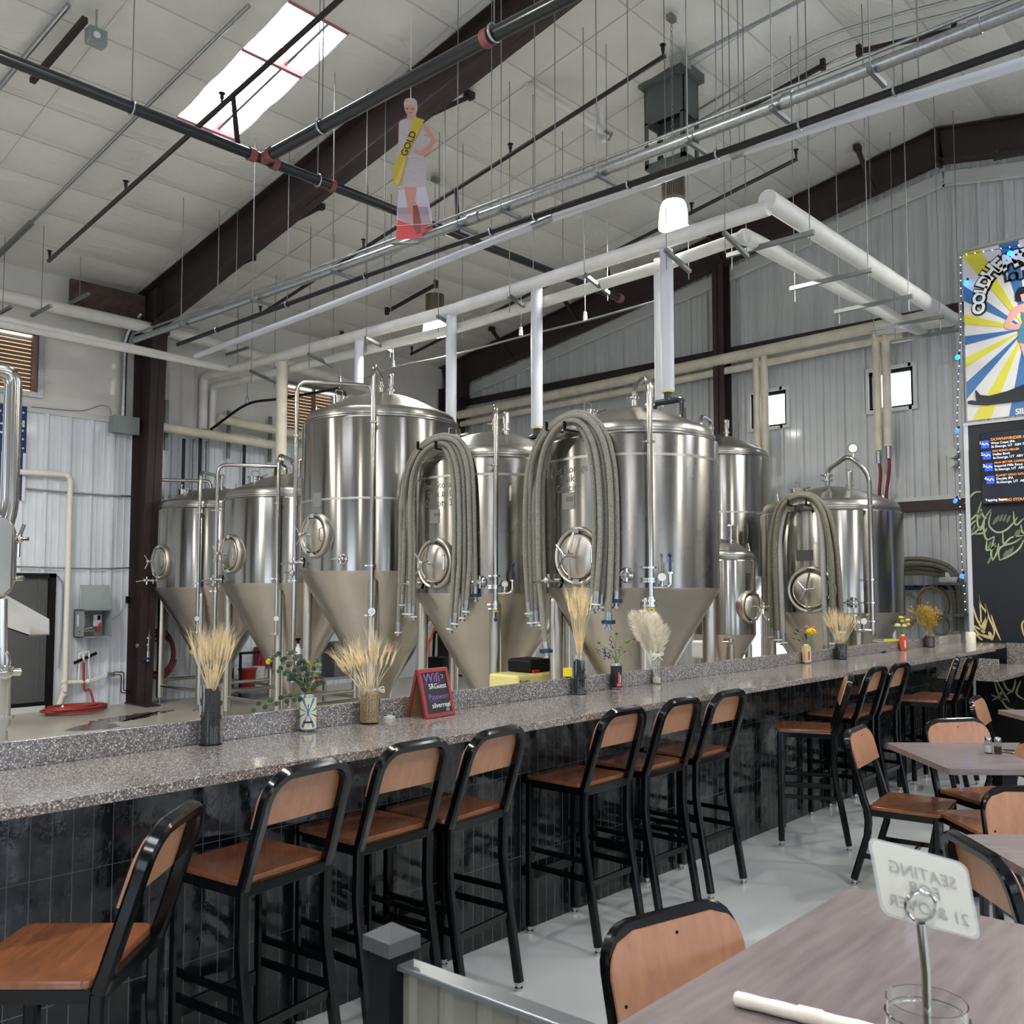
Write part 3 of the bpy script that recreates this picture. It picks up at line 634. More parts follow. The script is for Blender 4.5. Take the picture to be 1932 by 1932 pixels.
for i, x in enumerate([7.6, 8.9, 10.0, 11.0, 11.7]):
    t = thing('trapeze_hanger', 'strut and rods under the twin white mains, %s' % ['beside the elbow', 'second from the elbow', 'midway to the gable wall', 'second from the gable wall', 'nearest the gable wall'][i], 'hanger', (x, 3.8, 4.8), 0, 'hangers of the twin white mains')
    G().bar((x, 3.4, 4.765), (x, 4.25, 4.765), .04, .04).build('strut', strutm, t, True, smooth=False)
    for y in (3.44, 4.2): G().cyl((x, y, 4.62), (x, y, roof_at(x, y)), .0048, 6).build('rod', rodm, t, True)
for i, y in enumerate([11.5, 10.1, 8.9, 7.6, 6.5, 5.5, 4.55, 3.95]):
    t = thing('trapeze_hanger', 'strut and rods under the mains above the tanks, %s' % ['nearest the corner', 'above the second tank', 'behind the tall tank pipe', 'above the tall tank', 'between the tall tank and the next', 'above the fourth tank', 'above the near big tank', 'beside the elbow'][i], 'hanger', (MX, y, 4.7), 0, 'hangers above the tanks')
    z = 4.74
    G().bar((MX-.14, y, z), (MX+.28, y, z-.1), .035, .035).build('strut', strutm, t, True, smooth=False)
    for xx in (MX-.12, MX+.26): G().cyl((xx, y, z-.18), (xx, y, roof_at(xx, y)), .0048, 6).build('rod', rodm, t, True)
def drop(px, ybot, label, r=.06, y2=None, X=MX+.02, ztop=4.8, m=bluewhite):
    p = P(px, ybot, X=X)
    return pipe('white_drop_pipe', [(X, p.y, p.z), (X, p.y, ztop)], r, m, label)
dr = [drop(530, 868, 'white jacketed drop pipe behind the second tank, sleeve hanging loose', .075, m=insul_old), drop(677, 728, 'white jacketed drop pipe behind the left of the tall tank', .058), drop(851, 800, 'white jacketed drop pipe between the tall tank and the fourth tank', .062),
      drop(1013, 806, 'white jacketed drop pipe between the fourth tank and the near big tank', .062), drop(1260, 738, 'white jacketed drop pipe ending in a black manifold above the near big tank', .062), drop(1244, 768, 'slimmer white drop pipe just left of the one with the black manifold', .042, X=MX+.17)]
# black manifolds
def manifold(p, label, s=1.0):
    t = thing('valve_manifold', label, 'valve', tuple(p), 0, 'black glycol manifolds'); p = Vector(p)
    g = G().cyl(p+Vector((0, 0, -.03)), p+Vector((0, 0, .05)), .035, 14).tube(bend([p+Vector((0, .16*s, -.3*s)), p+Vector((0, .16*s, -.03)), p+Vector((0, -.16*s, -.03)), p+Vector((0, -.16*s, -.3*s))], .06), .03, 12)
    g.build('black_fitting', blackpipe, t, True)
    G().cyl(p+Vector((0, 0, .05)), p+Vector((0, 0, .065)), .058, 16).build('foam_ring', cream_box, t, True)
    for s_ in (-1, 1):
        q = p+Vector((0, s_*.16*s, -.3*s)); G().cyl(q, q+Vector((0, 0, -.06)), .022, 12).sphere(q, .04).build('ball_valve', blackiron, t, True)
        G().bar(q+Vector((-.04, 0, .02)), q+Vector((-.05, 0, .12)), .02, .008).build('valve_handle', yellowp, t, True)
q = P(1260, 738, X=MX+.02); manifold(q-Vector((0, 0, .065)), 'black pipe manifold on top of the near big tank')
q = P(1013, 806, X=MX+.02); manifold(q-Vector((0, 0, .065)), 'black pipe manifold behind the right rim of the fourth tank', .6)
q = P(530, 868, X=MX+.02); manifold(q-Vector((0, 0, .065)), 'black pipe fitting above the second tank', .7)
# eave wall pipes
def wp(y, pts): return [P(a, b, Y=y) for a, b in pts]
pipe('white_wall_pipe', wp(12.75, [(-120, 530), (0, 556), (385, 642), (640, 716), (700, 735)]), .085, insul, 'thick white pipe high along the eave wall, passing behind the corner column')
pipe('white_wall_pipe', wp(12.2, [(-100, 578), (0, 600), (455, 701)]), .042, insul, 'thin white pipe under the thick one at the left edge, upper of a pair')
pipe('white_wall_pipe', wp(12.2, [(-100, 588), (0, 611), (420, 695)]), .045, insul, 'thin white pipe under the thick one at the left edge, lower of a pair')
pipe('white_wall_pipe', wp(12.85, [(298, 805), (530, 842)]), .07, insul_old, 'cream jacketed pipe along the wall behind the two left tanks, lower')
pipe('white_wall_pipe', wp(12.85, [(415, 790), (640, 836)]), .07, insul_old, 'cream jacketed pipe along the wall behind the two left tanks, upper')
for i, (a, b, c) in enumerate([(5, 585, 430), (78, 583, 400), (150, 560, 395), (448, 690, 400), (448, 660, 330)]):
    p = P(a, b, Y=12.4 if i != 1 else 11.9); t = thing('trapeze_hanger', 'rod and strut on the white eave wall pipes, %s' % ['at the left edge', 'second from the left edge', 'left of the corner column', 'right of the corner column', 'above the left tanks'][i], 'hanger', tuple(p), 0, 'hangers along the eave wall')
    G().cyl(p, (p.x, p.y, roof_at(p.x, p.y)), .0048, 6).build('rod', rodm, t, True)
    G().bar(p+Vector((0, -.3, -.02)), p+Vector((0, .32, -.02)), .035, .035).build('strut', strutm, t, True, smooth=False)
for i, (x0, x1, y0, y1) in enumerate([(315, 315, 755, 850), (432, 432, 775, 865), (510, 510, 786, 872), (378, 378, 825, 1000), (461, 461, 838, 1000), (308, 308, 850, 960), (347, 347, 828, 960), (366, 366, 828, 960), (391, 391, 832, 960)]):
    a = P(x0, y0, Y=13.08); b = P(x0, y1, Y=13.08); g = G().bar((a.x, 13.08, b.z), (a.x, 13.08, a.z), .05 if i < 3 else .035, .04)
    tag(g.build('wall_strut' if i < 3 else 'wall_conduit', strutm if i < 3 else (blackpipe if i in (3, 4, 6) else galv), smooth=False), ['upright strut channel on the wall, left of three', 'upright strut channel on the wall, middle of three', 'upright strut channel on the wall, right of three', 'dark upright pipe behind the first two tanks', 'dark upright pipe behind the second tank', 'grey upright conduit beside the column', 'thin black upright pipe right of the column', 'thin grey upright pipe right of the column', 'grey upright pipe behind the first tank'][i], 'strut' if i < 3 else 'conduit')
# hanging cables
pts = [P(398, 810, Y=12.4), P(466, 763, X=7.6), P(530, 752, X=7.6), P(640, 733, X=7.4)]; pipe('power_cable', smooth(pts, 8), .02, blackm, 'black cable sagging from a hook above the two left tanks')
pts = [P(640, 733, X=7.4), P(642, 722, X=7.4), P(668, 722, X=7.4), P(740, 694, X=7.4), P(845, 672, X=7.4), P(985, 635, X=7.4), P(1105, 605, X=7.4), P(1245, 566, X=7.4)]
pipe('power_cable', smooth(pts, 8), .011, rodm, 'grey cable looping between sensors above the tanks')
for i, (x, y0) in enumerate([(466, 700), (642, 705), (742, 660), (983, 560), (1104, 530)]):
    b = [(466, 757), (642, 718), (742, 690), (983, 628), (1104, 600)][i]; p = P(b[0], b[1], X=7.4)
    t = thing('cable_hook', ['hook holding the black cable at the left', 'hook holding the cable over the tall tank left side', 'hook holding the cable over the tall tank right side', 'small grey sensor hanging left of the third drop pipe', 'small white sensor hanging right of the third drop pipe'][i], 'hook', tuple(p), 0)
    G().cyl(p+Vector((0, 0, .06)), p+Vector((0, 0, .45 if i > 2 else .32)), .005, 6).build('rod', rodm, t, True)
    G().cyl(p+Vector((0, 0, -.03)), p+Vector((0, 0, .03)), .022, 12).sphere(p+Vector((0, 0, .05)), .02).build('clamp', galv if i < 3 else whitep, t, True)
# ceiling conduits
def roof_run(pix, r, label, m=galv, off=.1, name='roof_conduit', ext=True):
    pts = []
    for x, y in pix:
        q = PR(x, y); pts.append(Vector((q.x, q.y, roofz(q.y)-off)))
    return pipe(name, pts, r, m, label)
roof_run([(-20, 485), (255, 205), (470, -10)], .02, 'grey conduit under the ceiling left of the skylight')
roof_run([(-20, 170), (30, 108), (130, -12)], .024, 'grey conduit at the upper left corner')
g = G(); a, b = PR(62, 115), PR(162, -5); a.z = roofz(a.y)-.2; b.z = roofz(b.y)-.2; tag(g.bar(a, b, .05, .05).build('strut_rail', brownd, smooth=False), 'dark strut rail near the upper left corner', 'strut')
a, b = PR(-10, 438), PR(62, 365); a.z = roofz(a.y)-.35; b.z = roofz(b.y)-.35; tag(G().bar(a, b, .05, .05).build('strut_rail', strutm, smooth=False), 'grey strut rail at the left edge below the conduit', 'strut')
q = PR(183, 8); t = thing('emergency_light', 'small grey box light at the upper left of the ceiling', 'light', (q.x, q.y, roofz(q.y)-.3), 0)
G().box(-.08, .08, -.06, .06, -.08, .06).build('housing', greyenc, t, bevel=.01); G().cyl((-.02, -.061, -.02), (-.02, -.075, -.02), .03, 12).build('lens', whitep, t); G().cyl((0, 0, .06), (0, 0, .25), .01, 8).build('stem', galv, t)
for i, off in enumerate([0, .28, .62]):
    x = 9.1+off*.8; pts = [(x, 5.9+.1*i, roofz(6)-.12), (x, RY+.7, roofz(RY+.7)-.12), (x+.02, RY+.15, roofz(RY)-.14), (x+.02, RY-.5, roofz(RY-.5)-.13), (x, -1, roofz(-1)-.12)]
    pipe('roof_conduit', bend(pts, .3), .016, galv, '%s of three grey conduits bending over the roof ridge' % ['left', 'middle', 'right'][i])
for i, (a, b) in enumerate([((1357, 540), (1550, 98)), ((1402, 183), (1552, 97)), ((1620, 70), (1800, 28)), ((730, 570), (822, 518)), ((590, 640), (645, 615))]):
    if i == 0: continue
    a = PR(*a); b = PR(*b); a.z = roofz(a.y)-.16; b.z = roofz(b.y)-.16
    t = thing('strut_rail', ['', 'dark strut rail with clamps, right of the roof duct', 'dark strut rail with clamps near the top right', 'dark strut rail above the left lamp', 'short dark strut rail left of the left lamp'][i], 'strut', tuple(a), 0)
    G().bar(a, b, .045, .045).build('rail', brownd, t, True, smooth=False)
    for p in (a, b): G().box(p.x-.025, p.x+.025, p.y-.025, p.y+.025, p.z-.05, p.z+.07).build('clamp', brownd, t, True, smooth=False)
# white roof drain pipe
pts = [P(700, -30, X=6.6), P(905, 88, X=7.0), P(935, 112, X=7.05), P(1150, 258, X=7.6)]
e = P(1165, 250, X=7.7)
t = pipe('white_roof_pipe', bend([P(690, -36, X=6.55), P(1150, 256, X=7.6), P(1135, 268, X=7.68), P(1132, 205, X=7.68)], .08), .038, insul, 'white pipe descending under the roof, turning up left of the roof duct', fit=[(P(918, 96, X=7.05), P(933, 106, X=7.1), .05), (P(1140, 251, X=7.58), P(1152, 258, X=7.62), .05)], fitm=galv)
# roof duct
dx0, dx1, dy0, dy1 = 8.36, 8.66, 5.17, 5.68; zb, zo, zt_ = 6.3, 6.8, roofz(5.17)-.02
duct_m = mat('weathered_sheet_metal', (92, 98, 97), .5, .3, noise=.08, nscale=5)
t = thing('roof_duct', 'square grey sheet metal roof duct with an open cage at its lower end', 'duct', ((dx0+dx1)/2, (dy0+dy1)/2, zb), 0)
G().box(dx0, dx1, dy0, dy0+.01, zo, zt_).box(dx0, dx1, dy1-.01, dy1, zo, zt_).box(dx0, dx0+.01, dy0, dy1, zo, zt_).box(dx1-.01, dx1, dy0, dy1, zo, zt_).build('duct_body', duct_m, t, True, smooth=False)
for x_, sx in ((dx0, 1), (dx1, -1)):
    for y_, sy in ((dy0, 1), (dy1, -1)):
        g = G().box(min(x_, x_+sx*.05), max(x_, x_+sx*.05), min(y_, y_+sy*.008), max(y_, y_+sy*.008), zb, zo+.02).box(min(x_, x_+sx*.008), max(x_, x_+sx*.008), min(y_, y_+sy*.05), max(y_, y_+sy*.05), zb, zo+.02); g.build('corner_angle', duct_m, t, True, smooth=False)
G().box(dx0, dx1, dy0, dy1, zb-.01, zb).box(dx0, dx0+.008, dy0, dy1, zb, zb+.05).box(dx1-.008, dx1, dy0, dy1, zb, zb+.05).box(dx0, dx1, dy0, dy0+.008, zb, zb+.05).box(dx0, dx1, dy1-.008, dy1, zb, zb+.05).build('drip_pan', duct_m, t, True, smooth=False)
G().box(dx0+.02, dx1-.02, dy0+.02, dy1-.02, zo+.12, zo+.14).build('inner_baffle', blackm, t, True, smooth=False)
G().box(dx0-.05, dx1+.05, dy0-.05, dy1+.05, zt_-.12, zt_-.02).build('collar', duct_m, t, True, smooth=False)
q = PR(1283, 92); tag(G().box(q.x-.1, q.x+.1, q.y-.07, q.y+.07, roofz(q.y)-.22, roofz(q.y)-.1).bar((q.x, q.y-.1, roofz(q.y)-.15), (q.x+.1, q.y-1.6, roofz(q.y-1.6)-.15), .03, .03).build('junction_box', galv, smooth=False), 'small grey junction box with conduit on the ceiling above the roof duct', 'junction box')
# ================================================================== TANKS
def RM(n, up=(0, 0, 1)):
    "matrix whose local z points along n, local y up"
    n = Vector(n).normalized(); u = Vector(up); x = u.cross(n).normalized(); y = n.cross(x)
    return Matrix((x, y, n)).transposed()
def on(cx, cy, r, ang, z): return Vector((cx+r*math.cos(ang), cy+r*math.sin(ang), z))
def manway(t, c, n, R=.235, open_handle=True, roll=.0):
    "round tank door: neck, rim, domed lid (sub-parts: bar, spider handle, hinge)"
    M = RM(n); c = Vector(c); n = Vector(n).normalized(); s = R/.235
    G().lathe([(R*1.06, -.05), (R*1.05, .01), (R, .035), (R*.97, .04), (R*.9, .035), (R*.86, .02), (R*.84, -.02)], 40, M, c).build('manway_ring', steel2, t, True)
    d = G().lathe([(R*.8, .0), (R*.8, .03), (R*.77, .04), (R*.74, .036), (R*.6, .05), (R*.35, .062), (.001, .066)], 40, M, c).build('manway_door', steel2, t, True)
    x = M.col[0]; y = M.col[1]
    def pt(a, b, h): return c+x*a+y*b+n*h
    G().bar(pt(.02*s, R*.8, .1), pt(-.015*s, 0, .125), .022, .012, n).bar(pt(-.015*s, 0, .125), pt(-.02*s, -R*.8, .1), .022, .012, n).build('clamp_bar', chrome, d, True, smooth=False)
    g = G().cyl(pt(-.015*s, 0, .06), pt(-.015*s, 0, .19), .013, 12)
    for a in (.12, 2.2, 4.3): g.cyl(pt(-.015*s, 0, .175), pt(-.015*s+.11*s*math.cos(a+roll), .11*s*math.sin(a+roll), .2), .0085, 8)
    g.sphere(pt(-.015*s, 0, .18), .026).build('spider_handle', chrome, d, True)
    G().tube([pt(R*.72, .07*s, .05), pt(R*.8, .06*s, .085), pt(R*.8, -.06*s, .085), pt(R*.72, -.07*s, .05)], .007, 8).build('pull_handle', chrome, d, True)
    G().box(-.03, .03, -.02, .02, 0, .05, Matrix.Translation(pt(0, R*.88, 0))@M.to_4x4()).box(-.03, .03, -.02, .02, 0, .05, Matrix.Translation(pt(0, -R*.88, 0))@M.to_4x4()).build('hinge_lug', chrome, d, True, smooth=False)
    return d
def clamp(g, p, r=.03, ax=(0, 0, 1)):
    p = Vector(p); a = Vector(ax).normalized(); g.cyl(p-a*.008, p+a*.008, r*1.5, 16)
    s = a.cross(Vector((.3, .5, .9))).normalized(); g.bar(p+s*r*1.3, p+s*r*2.4, .014, .014)
def port(t, p, n, label=None, s=1.0, handle=True):
    "sampling port with small valve"
    M = RM(n); n = Vector(n).normalized(); p = Vector(p)
    g = G().lathe([(.06*s, -.02), (.06*s, .012), (.05*s, .02), (.03*s, .016), (.03*s, .05), (.02*s, .055), (.02*s, .09), (.001, .092)], 24, M, p)
    o = g.build('sample_port', chrome, t, True)
    if handle:
        x = M.col[0]; g = G().cyl(p+n*.08, p+n*.08-x*.1*s, .009, 8).cyl(p+n*.05-M.col[1]*.05*s, p+n*.05+M.col[1]*.05*s, .014, 10).sphere(p+n*.07, .022*s); g.build('valve', chrome, o, True)
    return o
def ctext(body, size, cx, cy, r, ang, z, m, t, name='etched_lettering'):
    g = text_g(body, size, Matrix(), .0006, 'CENTER'); vs = []
    for v in g.v:
        a = ang+v.x/r; vs.append(Vector((cx+(r+.0012+v.z)*math.cos(a), cy+(r+.0012+v.z)*math.sin(a), z+v.y)))
    g.v = vs; return g.build(name, m, t, True, smooth=False)
etch = mat('etched_letter', (120, 118, 112), .55, .8)
plate_m = mat('name_plate', (146, 144, 138), .4, .9); plate_d = mat('dark_name_plate', (70, 70, 70), .5, .3)
def tank(cx, cy, R, zj, zs, za, label, man=None, mang=PI, pipeA=True, pipeB=True, gauge=True, legs=True, seam=(), Bang=1.25*PI, mR=.235, body=steel, zB=None, legr=.055, cone_tip=.05, prv=False, conem=steel2):
    t = thing('fermentation_tank', label, 'tank', (cx, cy, 0), 0, 'stainless brewing tanks'); L = lambda p: Vector(p)
    zc = zj-(R-cone_tip)*1.732
    prof = [(R, zj), (R, zj+.03), (R, zs-.02), (R-.006, zs-.006), (R-.02, zs)]
    b = G().lathe(prof, 96, c=(cx, cy, 0)).build('tank_shell', body, t, True, ang=50)
    for z in seam: G().lathe([(R, z-.012), (R+.002, z-.01), (R+.002, z+.01), (R, z+.012)], 96, c=(cx, cy, 0)).build('weld_band', steel2, b, True)
    n = 14; rr = R*.955; h = .11*R/.8; dome = [(R-.02, zs), (rr, zs+.008), (rr, zs+.02), (rr+.012, zs+.026), (rr+.012, zs+.045), (rr, zs+.052)]
    for i in range(5): a = i/4*PI/2; dome.append((rr-.1*R*(1-math.cos(a)), zs+.052+.10*R*math.sin(a)))
    z1 = dome[-1][1]; r1 = dome[-1][0]
    for i in range(1, n+1): q = i/n; dome.append((r1*(1-q), z1+(za-z1)*math.sin(q*PI/2)))
    G().lathe(dome, 80, c=(cx, cy, 0)).build('domed_top', steel3, t, True, ang=50)
    G().lathe([(R, zj), (R-.004, zj-.02), (cone_tip, zc), (cone_tip, zc-.1), (cone_tip+.03, zc-.1), (cone_tip+.03, zc-.12), (.001, zc-.12)], 80, c=(cx, cy, 0)).build('cone_bottom', conem, t, True, ang=35)
    if legs:
        for k in range(4):
            a = PI/4+k*PI/2; p = on(cx, cy, R-.075, a, 0); zt2 = zj-.12
            l = G().lathe([(legr, .09), (legr, zt2-.0), (legr*.9, zt2+.03), (legr*.5, zt2+.05), (.001, zt2+.055)], 24, c=(p.x, p.y, 0)).build('leg', steel2, t, True)
            G().cyl((p.x, p.y, .012), (p.x, p.y, .1), .016, 10).cyl((p.x, p.y, 0.001), (p.x, p.y, .014), .085, 20).build('foot', galv, l, True)
        ps = [on(cx, cy, R-.075, PI/4+k*PI/2, 0) for k in range(4)]
        for k in range(4):
            a, b2 = ps[k], ps[(k+1) % 4]; z = .26 if k % 2 else .34
            G().cyl((a.x, a.y, z), (b2.x, b2.y, z), .024, 12).build('leg_brace', steel2, t, True)
    out = on(0, 0, 1, 1.25*PI, 0)
    # outlet elbow, pipe and butterfly valve under the cone
    e = (cx, cy, zc-.1)
    if zc-.1 > .18:
        o0 = Vector((cx, cy, zc-.12)); zz = max(.14, zc-.26); oo = [o0, Vector((cx, cy, zz)), Vector((cx, cy, zz))+Vector((-.72, .05, 0))*R]
        g = G().tube(bend(oo, .08), .03, 12); clamp(g, oo[2]+Vector((.2, 0, 0)), .03, (1, 0, 0)); g.sphere(oo[2], .045).build('outlet_pipe', chrome, t, True)
        G().bar(oo[2]+Vector((0, 0, .03)), oo[2]+Vector((.02, -.12, .05)), .05, .03).build('valve_handle', bluep, t, True)
    if man: manway(t, on(cx, cy, R, mang, man), (math.cos(mang), math.sin(mang), 0), mR)
    if pipeA:
        a = math.radians(146); p = on(cx, cy, R+.06, a, 0); zt_ = za+.1
        pts = bend([(p.x, p.y, .75), (p.x, p.y, zt_), (cx-.12, cy+.08, zt_), (cx-.1, cy+.06, za-.01)], .12)
        o = G().tube(pts, .024, 12).build('cleaning_pipe', pipe_ss, t, True); g = G()
        for z in (zs-.12, zj-.1, .95): g2 = G(); clamp(g2, (p.x, p.y, z)); g2.build('pipe_clamp', chrome, o, True)
        g.cyl((p.x, p.y, .62), (p.x, p.y, .76), .03, 12).cyl((p.x, p.y, .85), (p.x-.14, p.y+.02, .85), .022, 12).cyl((p.x-.1, p.y+.02, .85), (p.x-.16, p.y+.02, .85), .032, 12)
        g.cyl((p.x, p.y, zj-.02), (p.x-.12, p.y+.03, zj-.01), .012, 8).sphere((p.x-.03, p.y, zj-.02), .035).build('clamp_fittings', chrome, o, True)
        G().cyl((p.x-.1, p.y-.06, .66), (p.x+.02, p.y-.03, .66), .018, 8).build('valve_handle', bluep, o, True)
    if pipeB:
        a = Bang; p = on(cx, cy, R+.085, a, 0); zb_ = zB or (zj-.55); zt_ = za+.12
        q = on(cx, cy, .16, a, za+.16)
        pts = bend([(p.x, p.y, zb_), (p.x, p.y, zt_), q, (q.x, q.y, za-.01)], .15)
        o = G().tube(pts, .024, 12).build('spray_pipe', pipe_ss, t, True); g = G()
        for z in (zs-.1, zj+.05, zb_+.02):
            g = G(); clamp(g, (p.x, p.y, z))
            if z > zb_+.1: g.cyl((p.x, p.y, z), on(cx, cy, R-.01, a, z), .01, 8)
            g.build('pipe_clamp', chrome, o, True)
        g = G(); clamp(g, (q.x, q.y, za+.06)); g.build('pipe_clamp', chrome, o, True)
        if prv:
            r = Vector((math.sin(a)*-1, math.cos(a), 0)); r = -r if r.dot(RV) < 0 else r
            P0 = Vector((p.x, p.y, 0)); z0 = zj-.0
            g = G().tube(bend([P0+Vector((0, 0, z0)), P0+r*.155+Vector((0, 0, z0)), P0+r*.155+Vector((0, 0, z0+.11))], .05), .017, 10)
            clamp(g, P0+r*.07+Vector((0, 0, z0)), .02, r); clamp(g, P0+Vector((0, 0, z0+.07))); clamp(g, P0+Vector((0, 0, z0+.16))); clamp(g, P0+Vector((0, 0, z0-.1)), .034); g.cyl(P0+Vector((0, 0, z0-.07)), P0+Vector((0, 0, z0-.14)), .034, 14)
            g.cyl(P0+r*.155+Vector((0, 0, z0+.11)), P0+r*.155+Vector((0, 0, z0+.125)), .034, 16); g.build('relief_assembly', chrome, o, True)
            G().cyl(P0+r*.155+Vector((0, 0, z0+.125)), P0+r*.155+Vector((0, 0, z0+.2)), .032, 16).build('sight_glass', glass_t, o, True)
            G().cyl(P0+r*.155+Vector((0, 0, z0+.13)), P0+r*.155+Vector((0, 0, z0+.25)), .006, 8).sphere(P0+r*.155+Vector((0, 0, z0+.26)), .018).build('blue_knob', bluep, o, True)
            nn = Vector((-.75, -.66, 0)).normalized(); c = P0+r*.085+Vector((0, 0, z0+.085))+nn*.03
            G().cyl(c-nn*.03, c, .032, 20).cyl(c-Vector((0, 0, .03)), c-Vector((0, 0, .08)), .006, 8).build('gauge', chrome, o, True); G().cyl(c, c+nn*.002, .027, 20).build('gauge_dial', whitep, o, True)
            G().cyl(P0+Vector((0, 0, z0-.15)), P0+Vector((0, 0, z0-.17)), .03, 14).build('yellow_band', yellowp, o, True)
            G().cyl(P0+Vector((0, 0, z0-.16)), P0+Vector((.0, 0, z0-.23)), .008, 8).sphere(P0+Vector((0, 0, z0-.24)), .018).build('blue_knob', bluep, o, True)
        elif gauge:
            nn = Vector((-.6, -.8, 0)); c = Vector((p.x-.02, p.y-.03, zj-.42)); G().cyl(c, c+nn*.03, .035, 20).build('gauge', chrome, o, True); G().cyl(c+nn*.03, c+nn*.032, .03, 20).build('gauge_dial', whitep, o, True)
    # dome fittings: top manway cap, relief valve, lifting lugs
    q = on(cx, cy, R*.55, math.radians(150), 0); zq = zs+.052+.1*R+(za-zs-.15)*.62
    G().cyl((q.x, q.y, zq-.05), (q.x, q.y, zq+.03), .09, 24).cyl((q.x, q.y, zq+.03), (q.x, q.y, zq+.045), .1, 24).tube(bend([(q.x-.05, q.y, zq+.04), (q.x-.05, q.y, zq+.12), (q.x+.05, q.y, zq+.12), (q.x+.05, q.y, zq+.04)], .02), .006, 6).cyl((q.x+.07, q.y-.05, zq+.05), (q.x+.12, q.y-.1, zq+.07), .012, 8).build('top_hatch', chrome, t, True)
    q = on(cx, cy, R*.42, math.radians(245), 0); zq = za-.06
    G().cyl((q.x, q.y, zq-.05), (q.x, q.y, zq+.1), .026, 16).cyl((q.x, q.y, zq+.03), (q.x, q.y, zq+.045), .045, 16).cyl((q.x, q.y, zq+.1), (q.x, q.y, zq+.19), .034, 16).sphere((q.x, q.y, zq+.19), .034).build('relief_valve', chrome, t, True)
    for a in (-40, 140, 50):
        p = on(cx, cy, R*.82, math.radians(a), zs+.05+.1*R); r = Vector((-math.sin(math.radians(a)), math.cos(math.radians(a)), 0))
        G().prism([(-.06, -.02), (.06, -.02), (.05, .04), (.02, .1), (-.02, .1), (-.05, .04)], p, r, (0, 0, 1), r.cross(Vector((0, 0, 1))), .01).build('lifting_lug', steel2, t, True, smooth=False)
    return t
def zpc(x, y, cx, cy, r): return PC(x, y, cx, cy, r).z
TK = {1: (7.0, 12.25, .87), 2: (6.9, 10.2, .9), 3: (6.72, 8.2, .9), 4: (6.75, 6.46, .787), 5: (6.7, 4.72, .75), 6: (10.9, 6.35, .74), 7: (9.1, 5.2, .35), 8: (10.56, 4.6, .8)}
t1 = tank(*TK[1], 1.67, 2.77, 3.12, 'leftmost stainless conical tank, beside the dark brown column', man=zpc(305, 1060, *TK[1]), zB=1.05)
t2 = tank(*TK[2], 1.72, 2.77, 3.14, 'second stainless conical tank from the left, left of the tallest tank', man=zpc(442, 1045, *TK[2]), zB=1.1)
t3 = tank(*TK[3], 1.84, 3.48, 3.88, 'tallest stainless conical tank, third from the left', man=zpc(600, 1010, *TK[3]), seam=(2.6,), zB=1.36)
t4 = tank(*TK[4], 1.61, 2.89, 3.24, 'stainless tank etched Tank 10, draped with grey hoses, fourth from the left', man=zpc(822, 1063, *TK[4]), pipeA=False, body=steel_d, seam=(2.72,), prv=True, zB=1.45)
t5 = tank(*TK[5], 1.66, 2.92, 3.25, 'largest looking stainless tank at the centre right, draped with long grey hoses', man=zpc(1075, 1050, *TK[5]), pipeA=False, body=steel_d, seam=(2.74,), prv=True, zB=1.5, legr=.06)
t6 = tank(*TK[6], 1.81, 3.36, 3.72, 'tall stainless tank in the back row behind the near big tank', seam=(2.62,), pipeA=False, Bang=math.radians(200), zB=2.0)
t7 = tank(*TK[7], 1.16, 1.97, 2.2, 'small slim stainless tank tucked behind the near big tank', man=zpc(1408, 1145, *TK[7]), mang=math.radians(262), pipeA=False, pipeB=False, mR=.17, legr=.04)
t8 = tank(*TK[8], 1.39, 2.53, 2.86, 'rightmost stainless tank, draped with three hoses, beside the coiled hose wall', man=zpc(1528, 1113, *TK[8]), mang=math.radians(188), pipeA=False, pipeB=False, mR=.25)
# third tank extras
cx, cy, R = TK[3]; p = PC(647, 1055, cx, cy, R); port(t3, p, (p.x-cx, p.y-cy, 0), s=.9)
p = PC(598, 943, cx, cy, R); a = math.atan2(p.y-cy, p.x-cx)
def cplate(t, x, y, k, w, h, m, off=.004, name='name_plate'):
    cx, cy, R = TK[k]; p = PC(x, y, cx, cy, R); a = math.atan2(p.y-cy, p.x-cx); g = G(); n = 6
    vs = []
    for r in (R+.0005, R+off):
        for z in (p.z-h/2, p.z+h/2):
            for i in range(n+1): aa = a+(i/n-.5)*w/R; vs.append((cx+r*math.cos(aa), cy+r*math.sin(aa), z))
    q = n+1; fs = []
    for i in range(n): fs += [(2*q+i, 2*q+i+1, 3*q+i+1, 3*q+i), (q+i, q+i+1, 3*q+i+1, 3*q+i), (i, i+1, 2*q+i+1, 2*q+i)]
    fs += [(0, q, 3*q, 2*q), (n, q+n, 3*q+n, 2*q+n)]
    return g.add(vs, fs).build(name, m, t, True, smooth=False)
cplate(t3, 598, 943, 3, .14, .15, steel3); cplate(t4, 820, 974, 4, .13, .13, plate_m); cplate(t5, 1072, 945, 5, .155, .14, plate_m)
cplate(t8, 1518, 1048, 8, .19, .12, plate_d); cplate(t7, 1412, 1071, 7, .1, .12, plate_m)
cplate(t4, 824, 971, 4, .08, .03, etch, .006, 'plate_marking'); cplate(t5, 1075, 942, 5, .09, .04, etch, .006, 'plate_marking')
for k, t, px, rows in ((4, t4, 828, ((915, 'Beer Storage'), (932, 'Tank #10'), (949, 'Capacity 37'))), (5, t5, 1069, ((886, 'Beer Storage'), (903, 'Tank'), (921, 'Capacity')))):
    cx, cy, R = TK[k]
    for y, s in rows:
        p = PC(px, y, cx, cy, R); a = math.atan2(p.y-cy, p.x-cx); ctext(s, .09, cx, cy, R, a, p.z-.03, etch, t)
